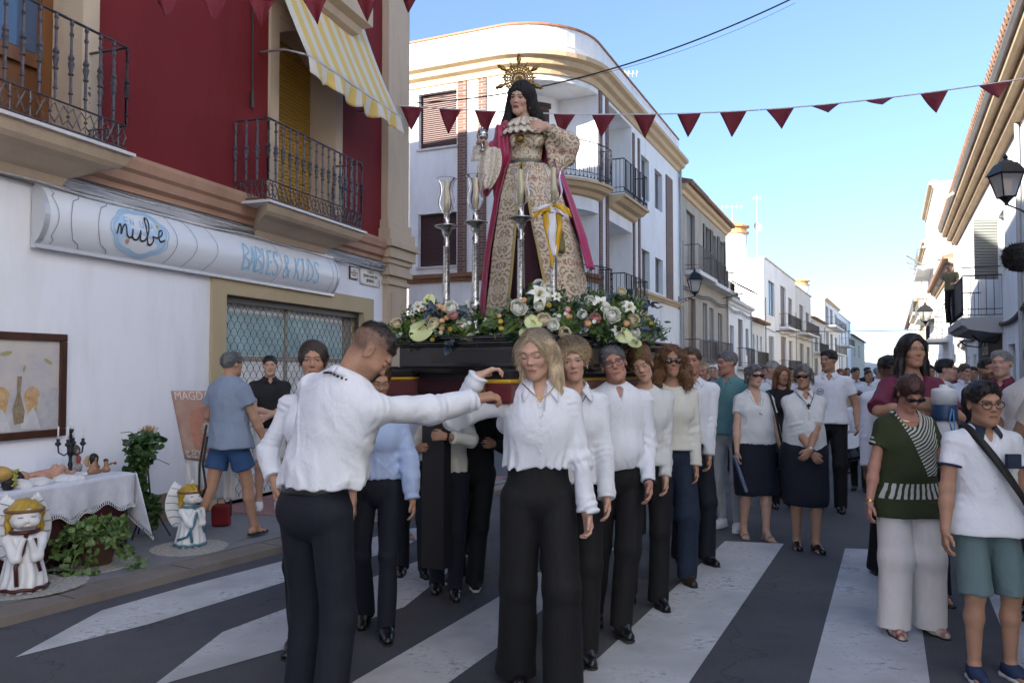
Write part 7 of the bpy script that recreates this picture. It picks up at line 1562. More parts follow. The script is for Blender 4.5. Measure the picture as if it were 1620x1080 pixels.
sdf_obj('body',D,.006,M_doll,dl,dsx);D=[ell(c-X*.022+U*.002,(.066,.074,.066)),ell(c+X*.055+U*.03+N*.01,(.07,.09,.075),m='s',k=.01)];sdf_obj('hair',D,.006,mat('hair black',(.01,.008,.008),.5),dl,dsx)
def figurine(t,o,h,label,kind):
 r=thing('figurine',label,'figurine',tw(t,o));c=tw(t,o);k=h/.2;F=N;sk_=mat('figurine ochre',(.36,.20,.11),.5,col2=(.24,.13,.07),vs=30)
 if kind=='bust':
  D=[ell(c+U*.03*k,(.045*k,.04*k,.035*k),k=.02),cap(c+U*.05*k,c+U*.11*k,.03*k,.026*k,k=.02),ell(c+U*.155*k,(.026*k,.028*k,.032*k),k=.01),cap(c+U*.10*k,c+U*.05*k+N*.04*k+X*.02,.012*k,.009*k,k=.01)]
  sdf_obj('body',D,.005,mat('figurine grey robe',(.36,.34,.33),.6,var=.3,vs=25),r);D=[ell(c+U*.165*k-N*.005,(.034*k,.036*k,.034*k)),cap(c+U*.16*k-N*.01,c+U*.09*k-N*.02,.03*k,.02*k),ell(c+U*.155*k+N*.035*k,(.022*k,.02*k,.026*k),m='s',k=.006)]
  sdf_obj('hair',D,.005,mat('figurine brown hair',(.10,.07,.05),.6),r,None,cloth(.004,120,2));D=[ell(c+U*.10*k+N*.03*k,(.020*k,.012*k,.03*k))];sdf_obj('drape',D,.005,mat('figurine red',(.28,.05,.04),.5),r)
 elif kind=='angel':
  D=[cap(c+X*-.03+U*.02,c+X*.05+U*.015,.028,.022,k=.03),cap(c+U*.02,c+U*.09,.032,.024,k=.02),ell(c+U*.125,(.024,.025,.028),k=.01),cap(c+U*.085+X*.02,c+U*.05+X*.055,.011,.009,k=.01),cap(c+U*.085-X*.02,c+U*.04-X*.05,.011,.009,k=.01)]
  sdf_obj('body',D,.005,sk_,r);D=[ell(c+U*.135-N*.006,(.033,.034,.032)),cap(c+U*.12-X*.025,c+U*.09-X*.03,.014,.01),cap(c+U*.12+X*.025,c+U*.09+X*.03,.014,.01),ell(c+U*.125+N*.032,(.02,.018,.024),m='s',k=.006)]
  sdf_obj('hair',D,.005,mat('hair black'),r,None,cloth(.003,130,2))
  for q in(-1,1):mb=MB();mb.grid(lambda a,b,q=q:c+U*(.06+.09*b)+X*q*(.02+.05*a*math.sin(b*2.6+.3))-N*(.03+.01*a),5,6);mb.build('wing',mat('figurine wing',(.45,.30,.16),.6),r,True,solid=.004,fix=False)
 else:
  D=[ell(c+U*.02,(.035,.03,.022),k=.02),cap(c+U*.02,c+U*.065,.022,.017,k=.02),ell(c+U*.088,(.018,.019,.020),k=.01),cap(c+U*.06,c+U*.06+X*.05,.008,.008,k=.01)]
  sdf_obj('body',D,.005,sk_,r);mb=MB();mb.tube([c+U*.068+X*.045,c+U*.066+X*.075,c+U*.064+X*.10],[.004,.005,.013],8);mb.build('trumpet',mat('red trumpet',(.30,.07,.04),.5),r,True);D=[ell(c+U*.097-N*.003,(.020,.021,.016))];sdf_obj('hair',D,.004,mat('hair black'),r)
figurine(-1.08,.20,.235,'bearded robed figurine with red drape standing behind the candelabrum','bust');figurine(-1.06,.38,.18,'kneeling angel figurine with dark curls at the right of the table','angel');figurine(-.935,.38,.12,'smallest figurine blowing a red trumpet at the table corner','small')
fb=thing('fruit_bowl','dark bowl with a yellow melon and pale grapes at the left edge of the table','bowl',tw(-1.94,.50));c=tw(-1.93,.50)
mb=MB();mb.lathe([(.03,0),(.035,.01),(.05,.05),(.055,.075),(.05,.075),(.03,.02)],c,12);mb.build('bowl',M_iron,fb,True);D=[ell(c+U*.12-X*.07,(.085,.07,.055))];sdf_obj('melon',D,.008,mat('melon skin',(.50,.30,.07),.5,var=.3,vs=12),fb)
mb=MB();rg=random.Random(2)
for i in range(46):p=c+U*(.14-.0024*i)+X*rg.uniform(-.022,.03)+N*rg.uniform(.02,.06);mb.lathe([(.001,-.010),(.008,-.006),(.0105,0),(.008,.006),(.001,.010)],p,7)
mb.build('grapes',mat('green grapes',(.35,.33,.07),.3),fb,True)
def ceramic_angel(c,h,label,robe,trim,left):
 r=thing('ceramic_angel',label,'statue',c);k=h/.58;c=np.array(c,float);F=nrm(V3(.75,-.66,0))if not left else nrm(V3(.62,-.78,0));S_=np.array([-F[1],F[0],0.0]);S_=-S_;wm=mat('glazed white ceramic',(.66,.66,.67),.22,bump=.2,bs=30)
 q=lambda f,s_,z:c+(F*f+S_*s_)*k+U*z*k
 D=[cap(q(0,0,.04),q(0,0,.30),.125*k,.070*k,k=.03),cap(q(.0,0,.26),q(0,0,.33),.07*k,.06*k,k=.03),cap(q(.02,.085,.30),q(.10,.055,.20),.035*k,.030*k,k=.02),cap(q(.02,-.085,.30),q(.10,-.055,.20),.035*k,.030*k,k=.02),cap(q(.10,.05,.20),q(.105,.02,.31),.022*k,.016*k,k=.015),cap(q(.10,-.05,.20),q(.105,-.02,.31),.022*k,.016*k,k=.015),plane(c,(0,0,-1))]
 sdf_obj('robe',D,.008,wm,r,None,lambda Pp:.007*k*np.sin(np.arctan2(Pp[:,0]-c[0],Pp[:,1]-c[1])*13+2*np.sin((Pp[:,2]-c[2])*12))*np.clip(1-(Pp[:,2]-c[2])/(.35*k),0,1))
 hc2=q(.02,0,.425);D=[ell(hc2,np.array([.082,.082,.078])*k,k=.02),ell(q(.085,.035,.405),np.array([.032,.032,.028])*k,k=.02),ell(q(.085,-.035,.405),np.array([.032,.032,.028])*k,k=.02),ell(q(.108,0,.415),np.array([.012,.012,.010])*k,k=.008),ell(q(.10,0,.385),np.array([.016,.012,.008])*k,k=.01)]
 def hcol(V):
  C=np.tile(np.array([.62,.60,.59]),(len(V),1));d=(V-hc2)/k;f=d@F;s_=d@S_;z=d[:,2]
  C[(np.abs(np.abs(s_)-.033)<.014)&(np.abs(z-.012+8*(np.abs(s_)-.033)**2)<.0035)&(f>.04)]=(.12,.09,.08);C[(np.abs(s_)<.012)&(np.abs(z+.042)<.005)&(f>.05)]=(.40,.16,.14)
  return C
 sdf_obj('face',D,.0065,mat('ceramic face',(.6,.6,.6),.3,vcol=True),r,None,None,None,hcol)
 D=[ell(q(-.012,0,.452),np.array([.096,.096,.082])*k,k=.02),cap(q(-.02,.075,.44),q(-.01,.078,.34),.03*k,.022*k,k=.02),cap(q(-.02,-.075,.44),q(-.01,-.078,.34),.03*k,.022*k,k=.02),cap(q(-.06,0,.42),q(-.06,0,.34),.06*k,.05*k,k=.03),ell(q(.105,0,.40),np.array([.062,.066,.072])*k,m='s',k=.01)]
 sdf_obj('hair',D,.007,mat('glazed yellow hair',(.48,.30,.03),.35,var=.35,vs=14),r,None,lambda Pp:.004*k*np.sin((Pp@S_)*130/k+3*np.sin(Pp[:,2]*30)))
 mb=MB();mb.tube([q(-.01+.099*math.cos(a),.099*math.sin(a),.468)for a in[i*2*math.pi/24 for i in range(24)]],.011*k,6,closed=True);mb.build('headband',mat('glazed brown band',(.17,.08,.03),.35),r,True)
 mb=MB();mb.tube([q(.128*math.cos(a),.128*math.sin(a),.022+.004*math.sin(a*9))for a in[i*2*math.pi/30 for i in range(30)]],.012*k,6,closed=True);mb.tube([q(.075*math.cos(a),.075*math.sin(a),.345)for a in[i*2*math.pi/24 for i in range(24)]],.013*k,6,closed=True)
 mb.tube([q(.078,.0,.34),q(.10,.02,.24),q(.115,.055,.16),q(.13,.05,.05)],.012*k,6);mb.tube([q(.085,-.045,.31),q(.105,-.045,.22),q(.12,-.07,.12)],.010*k,6)
 if not left:mb.tube([q(.03,.13,.07),q(.10,.08,.10),q(.125,.03,.20),q(.11,.0,.29)],.012*k,6)
 mb.build('glazed_trim',mat(trim[0],trim[1],.3),r,True)
 for s_ in(-1,1):
  def wing(a,b,s_=s_):
   z=.16+.34*b;w_=.13*math.sin(math.pi*(.12+.8*b))**.7;return q(-.075-.05*a-.02*math.sin(b*3),s_*(.03+w_*a),z+.05*a*b+.006*math.sin(a*22))
  mb=MB();mb.grid(wing,16,14);wg=mb.build('wing',wm,r,True,solid=.014,fix=False)
  mb=MB()
  for j in range(6):mb.tube([wing(.12*1,.06+j*.16)-F*-.012*k,wing(.55,.10+j*.16)+F*.012*k,wing(.97,.04+j*.165)+F*.010*k],.0035,4)
  mb.build('feather_lines',mat('grey glaze',(.25,.25,.27),.4),wg,True)
 return r
ceramic_angel(onp(22,940)+V3(0,.10,.006),.66,'larger ceramic angel with yellow hair and wine coloured trim at the bottom left corner',None,('wine glaze',(.06,.012,.014)),True)
ceramic_angel(onp(293,868)+V3(0,.10,.006),.56,'ceramic angel with feathered wing and blue trim beside the poster',None,('blue glaze',(.06,.17,.24)),False)
def doily(u,v,r,label):
 c=onp(u,v);c[2]+=.003;mb=MB();n=64;pts=[c]+[c+V3((r*(1+.035*abs(math.sin(a*10))))*math.cos(a),(r*(1+.035*abs(math.sin(a*10))))*math.sin(a),0)for a in[2*math.pi*k/n for k in range(n)]]
 top=pts;mb.add(top,[[0,i+1,(i+1)%n+1]for i in range(n)]);tag(mb.build('lace_doily',mat('ecru crochet',(.44,.41,.36),.9,col2=(.27,.26,.25),vs=45,detail=1,bump=.6,bs=90),None,org=c,solid=.006),label,'doily')
doily(45,925,.36,'round crochet doily under the large ceramic angel');doily(300,866,.30,'round crochet doily under the blue trimmed angel');doily(140,893,.32,'round crochet doily under the potted ivy')
def leafball(mb,rng,c,r,n,size,squash=1.0):
 for _ in range(n):
  d=nrm(V3(rng.gauss(0,1),rng.gauss(0,1),rng.gauss(0,1)));p=c+d*r*rng.uniform(.35,1.0)**.6*V3(1,1,squash);d2=nrm(d+V3(rng.gauss(0,.7),rng.gauss(0,.7),rng.gauss(-.2,.6)));s_=nrm(np.cross(d2,V3(rng.gauss(0,1),rng.gauss(0,1),1)));l=size*rng.uniform(.6,1.3)
  nn_=np.cross(d2,s_);mb.add([p,p+s_*l*.55+d2*l*.25,p+s_*l*.38+d2*l*.8+nn_*l*.1,p+d2*l*1.15,p-s_*l*.38+d2*l*.8+nn_*l*.1,p-s_*l*.55+d2*l*.25,p+d2*l*.5-nn_*l*.08],[[0,1,6],[1,2,6],[2,3,6],[3,4,6],[4,5,6],[5,0,6]])
M_ivy=mat('ivy leaf',(.06,.12,.03),.45,col2=(.13,.20,.06),vs=16);M_ivy2=mat('dark ivy leaf',(.04,.09,.025),.4,var=.4,vs=14)
c=onp(140,898)+V3(0,.12,0);pp=thing('potted_plant','bushy green ivy in a terracotta pot on the pavement in front of the table','plant',c)
mb=MB();mb.lathe([(.10,0),(.105,.01),(.135,.17),(.15,.175),(.15,.20),(.135,.20),(.12,.17)],c,20);mb.build('pot',mat('old terracotta',(.16,.09,.06),.85,var=.5,vs=7),pp,True)
rg=random.Random(5);mb=MB();leafball(mb,rg,c+V3(0,-.02,.26),.175,380,.040,.55)
for k in range(14):a=rg.uniform(0,6.28);leafball(mb,rg,c+V3(.25*math.cos(a),.18*math.sin(a)-.03,.22+rg.uniform(-.06,.06)),.07,26,.042)
mb.build('foliage',M_ivy,pp,fix=False);mb=MB()
for k in range(7):
 a=rg.uniform(-3.4,.4);p0=c+V3(.15*math.cos(a),.15*math.sin(a),.2);p1=c+V3(.36*math.cos(a),.28*math.sin(a)-.05,.03);mb.tube([p0,(p0+p1)/2+V3(0,0,.05),p1],.004,4)
 leafball(mb,rg,p1,.06,14,.045,.5);leafball(mb,rg,(p0+p1)/2,.05,10,.045,.6)
mb.build('trailing_stems',M_ivy,pp,fix=False)
c=onp(228,850)+V3(0,.05,0);iv=thing('ivy_stand','black tripod stand wrapped in ivy with a sheaf of wheat on top','plant stand',c)
mb=MB();top=c+V3(-.02,0,.78)
for a in(.2,2.3,4.4):mb.tube([c+V3(.20*math.cos(a),.16*math.sin(a),.0),c+V3(.03*math.cos(a),.03*math.sin(a),.30),top],.008,5)
mb.build('stand',M_iron,iv)
mb=MB();rg=random.Random(12)
for i in range(26):
 k=i/25;leafball(mb,rg,c+V3(-.02+.075*math.sin(k*9)+(-.06 if k>.55 else .02),-.04+.04*math.cos(k*9),.12+.74*k),.050+.02*(k>.6),26,.052)
for x,z in((-.12,.80),(-.10,.72),(.05,.84)):leafball(mb,rg,c+V3(x,-.03,z),.06,26,.065)
mb.build('foliage',M_ivy2,iv,fix=False)
mb=MB();mb.tube([c+V3(-.05,0,.85),c+V3(-.15,-.02,.93),c+V3(-.24,-.02,.92)],.003,4);mb.tube([c+V3(.05,0,.70),c+V3(.20,-.02,.64)],.003,4);mb.build('twigs',M_brownwood,iv)
mb=MB()
for i in range(90):a=rg.uniform(0,6.28);r=rg.uniform(0,.055);b0=c+V3(.0+r*.5*math.cos(a),r*.5*math.sin(a),.86);mb.tube([b0,b0+V3(r*math.cos(a),r*math.sin(a),.11+rg.uniform(-.02,.02))],[.003,.0015],4)
mb.build('wheat_sheaf',mat('dry wheat',(.42,.27,.12),.8),iv)
po=thing('poster','tall curled procession poster headed magdalena standing on a white draped easel','poster',P(325,727,7.1));YP=7.1
def poq(a,b):
 return P(270+22*b+(102-10*b)*a,618+108*b+5*math.sin(a*3.1)*b,YP+.12*b+.10*a+.02*math.sin(a*3))
def poup(a,b,up=.004):p=poq(a,b);return p+V3(.02,-1,0)*up
mb=MB();mb.grid(poq,10,10);mb.build('sheet',mat('poster paper',(.36,.21,.17),.5,col2=(.44,.30,.24),vs=9,detail=7),po,True,solid=.004,fix=False)
def pshape(name,pts,m,up):mb=MB();cx_=np.mean([p[0]for p in pts]);cy_=np.mean([p[1]for p in pts]);mb.add([poup(cx_,cy_,up)]+[poup(a,b,up)for a,b in pts],[[0,i+1,(i+1)%len(pts)+1]for i in range(len(pts))]);mb.build(name,m,po,fix=False)
pshape('printed_arch',[(.22,.95),(.20,.5)]+[(.5-.30*math.cos(a),.42-.20*math.sin(a))for a in np.linspace(0,math.pi,12)]+[(.80,.5),(.82,.95)],mat('poster coral',(.50,.22,.15),.5,col2=(.38,.17,.12),vs=24,detail=6),.005)
pshape('printed_figure',[(.36,.93),(.40,.62),(.37,.52),(.42,.44),(.46,.42),(.47,.32),(.52,.29),(.57,.32),(.58,.42),(.63,.46),(.66,.6),(.74,.93)],mat('poster robe',(.30,.14,.10),.5,col2=(.52,.36,.28),vs=40,detail=5),.007)
pshape('printed_face',[(.52+.030*math.cos(a),.345+.030*math.sin(a))for a in[k*.63 for k in range(10)]],mat('poster skin',(.55,.36,.27),.5),.009)
pshape('printed_sash',[(.42,.46),(.50,.44),(.60,.50),(.56,.62),(.46,.58)],mat('poster white',(.58,.54,.50),.5,var=.2,vs=30),.009)
pshape('printed_crowd',[(.06,.97),(.05,.86),(.3,.83),(.5,.86),(.75,.83),(.95,.86),(.94,.97)],mat('poster crowd',(.62,.50,.45),.5,col2=(.15,.09,.08),vs=55,detail=2),.008)
text_mesh('poster_heading','MAGDALENA',.105,lambda x,y,z:poup(.04+x/.60,.125-y/.63,.006),mat('poster white lettering',(.64,.60,.56),.5),po,.0,'LEFT',sx=.88)
mb=MB();mb.grid(lambda a,b:P(292+6*b+(80-6*b)*a,728+62*b,YP+.18+.03*math.sin(a*22)),50,8);mb.build('draped_cloth',mat('white drape',(.62,.60,.60),.8),po,True,solid=.004,fix=False)
for u in(300,365):mb=MB();mb.tube([P(u,730,YP+.22),P(u,815,YP+.25)],.012,6);mb.build('easel_leg',M_brownwood,po)
rbag=thing('red_bag','small deep red cloth bag standing on the pink paving against the wall','bag',G(352,830,PZ));c=G(350,832,PZ)
D=[rbox(c+V3(0,0,.10),(.085,.05,.10),None,.03),cap(c+V3(-.04,0,.18),c+V3(.04,0,.19),.03,k=.02)];sdf_obj('bag_body',D,.008,mat('deep red cloth',(.20,.010,.015),.7),rbag,None,cloth(.006,40,3));mb=MB();mb.tube([c+V3(-.04,0,.2),c+V3(-.03,-.01,.27),c+V3(.03,-.01,.27),c+V3(.04,0,.2)],.005,5);mb.build('handle',M_iron,rbag)
# ------------------------------------------------------------------ people
cm=lambda n,c,**k:mat(n,c,k.pop('rough',.8),bump=k.pop('bump',.2),bs=k.pop('bs',260),wr=k.pop('wr',.35),**k)
C_white=cm('white cotton',(.72,.74,.79),var=.05,vs=8);C_blue=cm('pale blue cotton',(.40,.50,.72));C_cream=cm('cream cotton',(.66,.65,.58));C_offw=cm('white linen',(.66,.67,.66),var=.06,vs=9)
C_black=cm('black cloth',(.0055,.0055,.007),wr=.2);C_navy=cm('navy cloth',(.006,.008,.017),wr=.2);C_jean=cm('dark denim',(.014,.026,.055),var=.3,vs=30)
C_teal=cm('teal linen',(.10,.23,.24),var=.1,vs=9);C_ljean=cm('pale grey trousers',(.42,.44,.45),var=.15,vs=9);C_maroon=cm('maroon blouse',(.13,.018,.045));C_grt=cm('grey blue jersey',(.22,.27,.36));C_blush=cm('blue swim shorts',(.03,.08,.20))
C_ecru=cm('ecru trousers',(.74,.69,.65),var=.08,vs=5);C_sage=cm('sage shorts',(.12,.18,.185));C_polo=cm('white polo knit',(.74,.76,.80));C_nvcol=cm('navy collar',(.02,.03,.06));C_tan=cm('beige cotton',(.52,.46,.38));C_bpolo=cm('black polo',(.012,.012,.014));C_wshort=cm('pale shorts',(.55,.55,.52));C_red=cm('dark red dress',(.14,.02,.025))
M_shoe=mat('black shoe leather',(.010,.010,.011),.25,spec=.6);M_wsn=mat('white sneaker',(.66,.66,.68),.5);M_nsn=mat('navy sneaker suede',(.018,.035,.085),.7);M_sole=mat('white rubber',(.60,.60,.58),.6);M_tansh=mat('pewter sandal leather',(.26,.22,.18),.4);M_gold2=mat('gold jewellery',(.6,.42,.18),.25,metal=1);M_steel=mat('steel',(.5,.5,.5),.25,metal=1);M_bead=mat('dark beads',(.02,.01,.012),.3)
def beam(u,Yb,left=False):
 a=(.06 if left else FW-.06);b=(Yb-FF(a,0,0)[1])/FS[1];return FF(a,b,1.47)
GR='people carrying the float'
def carrier_R(p,Yb,dx=-.06):q=beam(0,Yb);return dict(W=q+V3(dx,-.05,-.02),pole=(1,.2,-.6),hand=(-.3,.3,1),palm=(-1,0,.2),curl=.7)
def dots_mat():
 m=mat('brown dotted skirt',(.06,.02,.015),.8);n,l,b=nodes_of(m);tc=n.new('ShaderNodeTexCoord');v=n.new('ShaderNodeTexVoronoi');v.inputs['Scale'].default_value=26;v.inputs['Randomness'].default_value=.25
 l.new(tc.outputs['Object'],v.inputs['Vector']);g=n.new('ShaderNodeMath');g.operation='LESS_THAN';g.inputs[1].default_value=.26;l.new(v.outputs['Distance'],g.inputs[0]);mx=n.new('ShaderNodeMix');mx.data_type='RGBA';mx.inputs['A'].default_value=(.05,.018,.014,1);mx.inputs['B'].default_value=(.5,.42,.36,1);l.new(g.outputs[0],mx.inputs['Factor']);l.new(mx.outputs['Result'],b.inputs['Base Color']);return m
M_dots=dots_mat()
def greentop():
 m=mat('green zebra knit',(.035,.045,.012),.85,bump=.3,bs=150);n,l,b=nodes_of(m);tc=n.new('ShaderNodeTexCoord');sp=n.new('ShaderNodeSeparateXYZ');l.new(tc.outputs['Object'],sp.inputs[0])
 no=n.new('ShaderNodeTexNoise');no.inputs['Scale'].default_value=14;no.inputs['Detail'].default_value=2;l.new(tc.outputs['Object'],no.inputs['Vector'])
 def M(op,a,b_=None,c=None):
  q=n.new('ShaderNodeMath');q.operation=op
  for i,x in enumerate((a,b_,c)):
   if x is None:continue
   if isinstance(x,(int,float)):q.inputs[i].default_value=x
   else:l.new(x,q.inputs[i])
  return q.outputs[0]
 x,z=sp.outputs['X'],sp.outputs['Z'];w_=M('MULTIPLY',M('SUBTRACT',no.outputs[0],.5),5.0)
 rad=M('SQRT',M('ADD',M('POWER',M('SUBTRACT',x,-.10),2),M('POWER',M('SUBTRACT',z,1.32),2)))
 s1=M('GREATER_THAN',M('SINE',M('ADD',M('MULTIPLY',rad,330),w_)),.0)
 ang=M('ARCTAN2',M('SUBTRACT',x,.0),M('SUBTRACT',1.35,z));s2=M('GREATER_THAN',M('SINE',M('ADD',M('MULTIPLY',ang,95),w_)),-.1)
 diag=M('GREATER_THAN',M('ADD',x,M('MULTIPLY',M('SUBTRACT',z,1.08),.42)),.0);up=M('MULTIPLY',diag,M('GREATER_THAN',z,.93));band=M('MULTIPLY',M('GREATER_THAN',z,.795),M('LESS_THAN',z,.885));edge=M('LESS_THAN',x,.15);slv=M('GREATER_THAN',M('ABSOLUTE',x),.205)
 s3=M('GREATER_THAN',M('SINE',M('MULTIPLY',M('ADD',z,M('MULTIPLY',x,.5)),230)),.1)
 a=M('MULTIPLY',M('MULTIPLY',up,edge),s1);c=M('MULTIPLY',band,s2);d=M('MULTIPLY',M('MULTIPLY',slv,s3),M('GREATER_THAN',z,1.0));t=M('MINIMUM',M('ADD',M('ADD',a,c),d),1.0)
 mx=n.new('ShaderNodeMix');mx.data_type='RGBA';mx.inputs['A'].default_value=(.030,.040,.012,1);mx.inputs['B'].default_value=(.50,.50,.46,1);l.new(t,mx.inputs['Factor']);l.new(mx.outputs['Result'],b.inputs['Base Color']);return m
M_green=greentop()
man=person('man in white shirt seen from behind, bowing as he grips the front beam',500,3.42,1.80,face=150,lean=7,side=13,head=(48,34,0),hair=('top','dark'),skin='tan',brow=(.03,.025,.022),beard=.35,wt=1.03,top=('shirt',C_white,dict(hem=1.03,fold=.0125,loose=1.20)),bottom=('trousers',C_navy,dict(waist=1.025,belt=True,fit='straight')),shoe=('shoe',M_shoe),armR=dict(W=P(750,632,3.70),pole=(-.2,-.3,-1),handW=(.95,.1,.2),palmW=(.1,.3,-1),curl=.75),armL=dict(w=(-.24,.30,.86),pole=(-.8,-.6,0)),feet=[(-.13,.06,0,-6,0),(.12,-.05,0,8,0)])
mb=MB();pts=[man['T'](.090*math.sin(a),-.098*math.cos(a)-.012,1.500-.014*abs(a))for a in np.linspace(-1.2,1.2,26)]
for a,b in zip(pts[:-1:2],pts[1::2]):mb.tube([a,b],.0055,5)
mb.build('medal_cord',M_bead,man['root'])
lady=person('blonde woman in oversized white shirt and wide black trousers leading the right beam',852,3.96,1.745,face=3,hsc=1.07,head=(24,13,4),fem=True,hair=('bob','blonde'),skin='fair',brow=(.10,.065,.045),lean=1,top=('shirt',C_white,dict(hem=1.075,fold=.0125,loose=1.12,neck='open',placket=1,turn=1)),bottom=('trousers',C_black,dict(waist=1.10,fit='wide')),shoe=('shoe',M_shoe),armR=dict(W=P(757,595,3.84),pole=(1,-.1,-.9),handW=(.92,.1,.45),palmW=(.45,0,-.9),curl=.62,thumb=.3),armL=dict(W=P(930,822,3.86),pole=(-.4,-1,0),palm=(.9,.3,0),curl=.5),feet=[(-.11,.08,0,-4,0),(.10,-.10,0,4,0)],acc=(('watch',0,M_black),('bracelet',0,mat('pink band',(.35,.06,.10),.5),-.035),('earring',M_gold2),('necklace',M_gold2,.075,.0,.125)))
person('dark haired woman in white shirt half hidden behind the man reaching to the beam',497,4.42,1.71,face=-4,head=(-14,2,0),fem=True,hair=('tail','dark'),skin='tan',top=('shirt',C_white,dict(hem=1.0,sleeve='roll')),bottom=('trousers',C_black,dict(waist=1.05,fit='slim')),shoe=('shoe',M_shoe),armR=dict(W=P(437,772,4.30),pole=(.8,-.6,0),curl=.4))
person('carrier in pale blue shirt at the left beam behind the bowing man',598,4.78,1.60,face=2,head=(-20,22,0),fem=True,hair=('short','brown'),skin='tan',top=('shirt',C_blue,dict(hem=1.0)),bottom=('trousers',C_navy,dict(waist=1.03,fit='straight')),shoe=('shoe',M_shoe),armR=dict(w=(.22,.1,.85)),armL=dict(w=(-.24,.1,.85)),feet=[(-.08,.12,0,-6,0),(.10,-.16,.02,6,14)],group=GR)
person('carrier in grey white shirt with a bracelet holding the front leg of the float',708,5.58,1.50,face=0,head=(0,25,0),fem=True,hair=('bun','brown'),skin='tan',top=('shirt',C_cream,dict(hem=1.0,sleeve='roll')),bottom=('trousers',C_navy,dict(waist=1.03,fit='straight')),shoe=('shoe',M_shoe),armL=dict(W=P(704,690,5.24),pole=(-1,.1,-.6),handW=(-1,0,0),palmW=(0,1,0),curl=.8),armR=dict(w=(.2,.2,1.2)),acc=(('bracelet',0,M_bead),),feet=[(-.07,.10,0,-6,0),(.09,-.10,0,6,0)],group=GR)
person('carrier in black with canvas sneakers in the middle under the float',752,5.85,1.50,face=-10,head=(0,20,0),fem=True,hair=('bun','black'),skin='tan',top=('shirt',C_black,dict(hem=1.0)),bottom=('trousers',C_black,dict(waist=1.05,fit='straight')),shoe=('sneaker',C_black,M_sole),feet=[(-.03,.12,0,-10,0),(.16,-.02,.03,25,10)],armL=dict(w=(-.2,.2,1.2)),armR=dict(w=(.2,.2,1.2)),group=GR)
person('carrier in navy trousers deeper in the left column under the float',655,6.1,1.50,face=4,head=(0,16,0),hair=('short','dark'),skin='tan',top=('shirt',C_white,dict(hem=1.0)),bottom=('trousers',C_navy,dict(waist=1.03)),shoe=('shoe',M_shoe),armL=dict(w=(-.2,.2,1.2)),group=GR)
person('carrier in black trousers last in the left column under the float',722,6.9,1.50,face=4,head=(0,16,0),hair=('short','dark'),skin='tan',top=('shirt',C_white,dict(hem=1.0)),bottom=('trousers',C_black,dict(waist=1.03)),shoe=('shoe',M_shoe),group=GR)
person('dark haired onlooker just visible behind the left front corner of the float',626,7.4,1.56,face=30,head=(0,0,0),fem=True,hair=('updo','black'),skin='tan',top=('blouse',C_red,dict(hem=.95,neck='wide',sleeve='short')),bottom=('skirt',C_red,dict(hem=.35)),shoe=('open',M_tansh))
person('woman with pinned up blonde hair, second on the right beam',908,4.45,1.715,face=4,head=(8,8,6),fem=True,hair=('updo','dblonde'),skin='fair',top=('shirt',C_white,dict(hem=.95,loose=1.05,neck='open',turn=1)),bottom=('trousers',C_black,dict(waist=1.06,fit='straight')),shoe=('shoe',M_shoe),armR=carrier_R(0,4.3),armL=dict(W=P(962,822,4.25),pole=(-.4,-1,0)),feet=[(-.04,.14,0,0,0),(.10,-.1,0,6,0)],acc=(('earring',M_steel),('necklace',M_bead,.12,.0,.12)),group=GR)
m2=person('smiling grey haired man with glasses and medal cord carrying on his shoulder',975,4.86,1.70,face=6,head=(10,0,16),hair=('short','pepper'),skin='pink',wt=1.13,brow=(.06,.05,.045),top=('shirt',C_white,dict(hem=1.0,placket=1)),bottom=('trousers',C_black,dict(waist=1.03)),shoe=('shoe',M_shoe),armR=carrier_R(0,4.8),armL=dict(W=P(1026,764,4.72),pole=(-.4,-1,0)),feet=[(.02,.16,0,-4,0),(.12,-.12,0,6,0)],acc=('glasses',('watch',0,M_black),('necklace',M_bead,.20,.0,.125)),group=GR)
person('young woman with parted auburn hair resting her head by the beam',1020,5.38,1.70,face=6,head=(20,14,18),fem=True,hair=('updo','auburn'),skin='fair',top=('blouse',C_offw,dict(hem=.95,neck='round')),bottom=('trousers',C_black,dict(waist=1.05)),shoe=('shoe',M_shoe),armR=carrier_R(0,5.3),armL=dict(W=P(1052,768,5.28),pole=(-.4,-1,0)),feet=[(-.06,.10,0,0,0),(.10,-.12,0,6,0)],group=GR)
person('woman with long curly auburn hair and aviator sunglasses in a cream blouse',1062,5.92,1.72,face=4,head=(6,-2,2),fem=True,hair=('curly','auburn'),skin='tan',top=('blouse',C_cream,dict(hem=.98,sleeve='puff',neck='round')),bottom=('trousers',C_jean,dict(waist=1.02,fit='straight')),shoe=('shoe',mat('dark brown shoe',(.035,.022,.016),.4)),armR=carrier_R(0,5.85),armL=dict(W=P(1100,738,5.85),pole=(-.4,-1,0)),feet=[(-.09,.06,0,0,0),(.08,-.08,0,6,0)],acc=('sunglasses',),group=GR)
person('man in white shirt last on the right beam, face hidden by curly hair',1094,6.5,1.73,face=6,head=(25,0,0),hair=('short','brown'),skin='tan',top=('shirt',C_white,dict(hem=1.0)),bottom=('trousers',C_navy,dict(waist=1.03)),shoe=('shoe',M_shoe),armL=dict(W=P(1120,735,6.4),pole=(-.4,-1,0)),armR=carrier_R(0,6.5),acc=(('bracelet',0,M_bead),),group=GR)
person('man in teal linen shirt and pale trousers looking to the left',1153,7.85,1.73,face=-38,head=(32,4,0),hair=('short','pepper'),skin='pink',wt=1.05,top=('shirt',C_teal,dict(hem=.93,sleeve='roll')),bottom=('trousers',C_ljean,dict(waist=1.0,fit='slim')),shoe=('sneaker',M_wsn,M_sole))
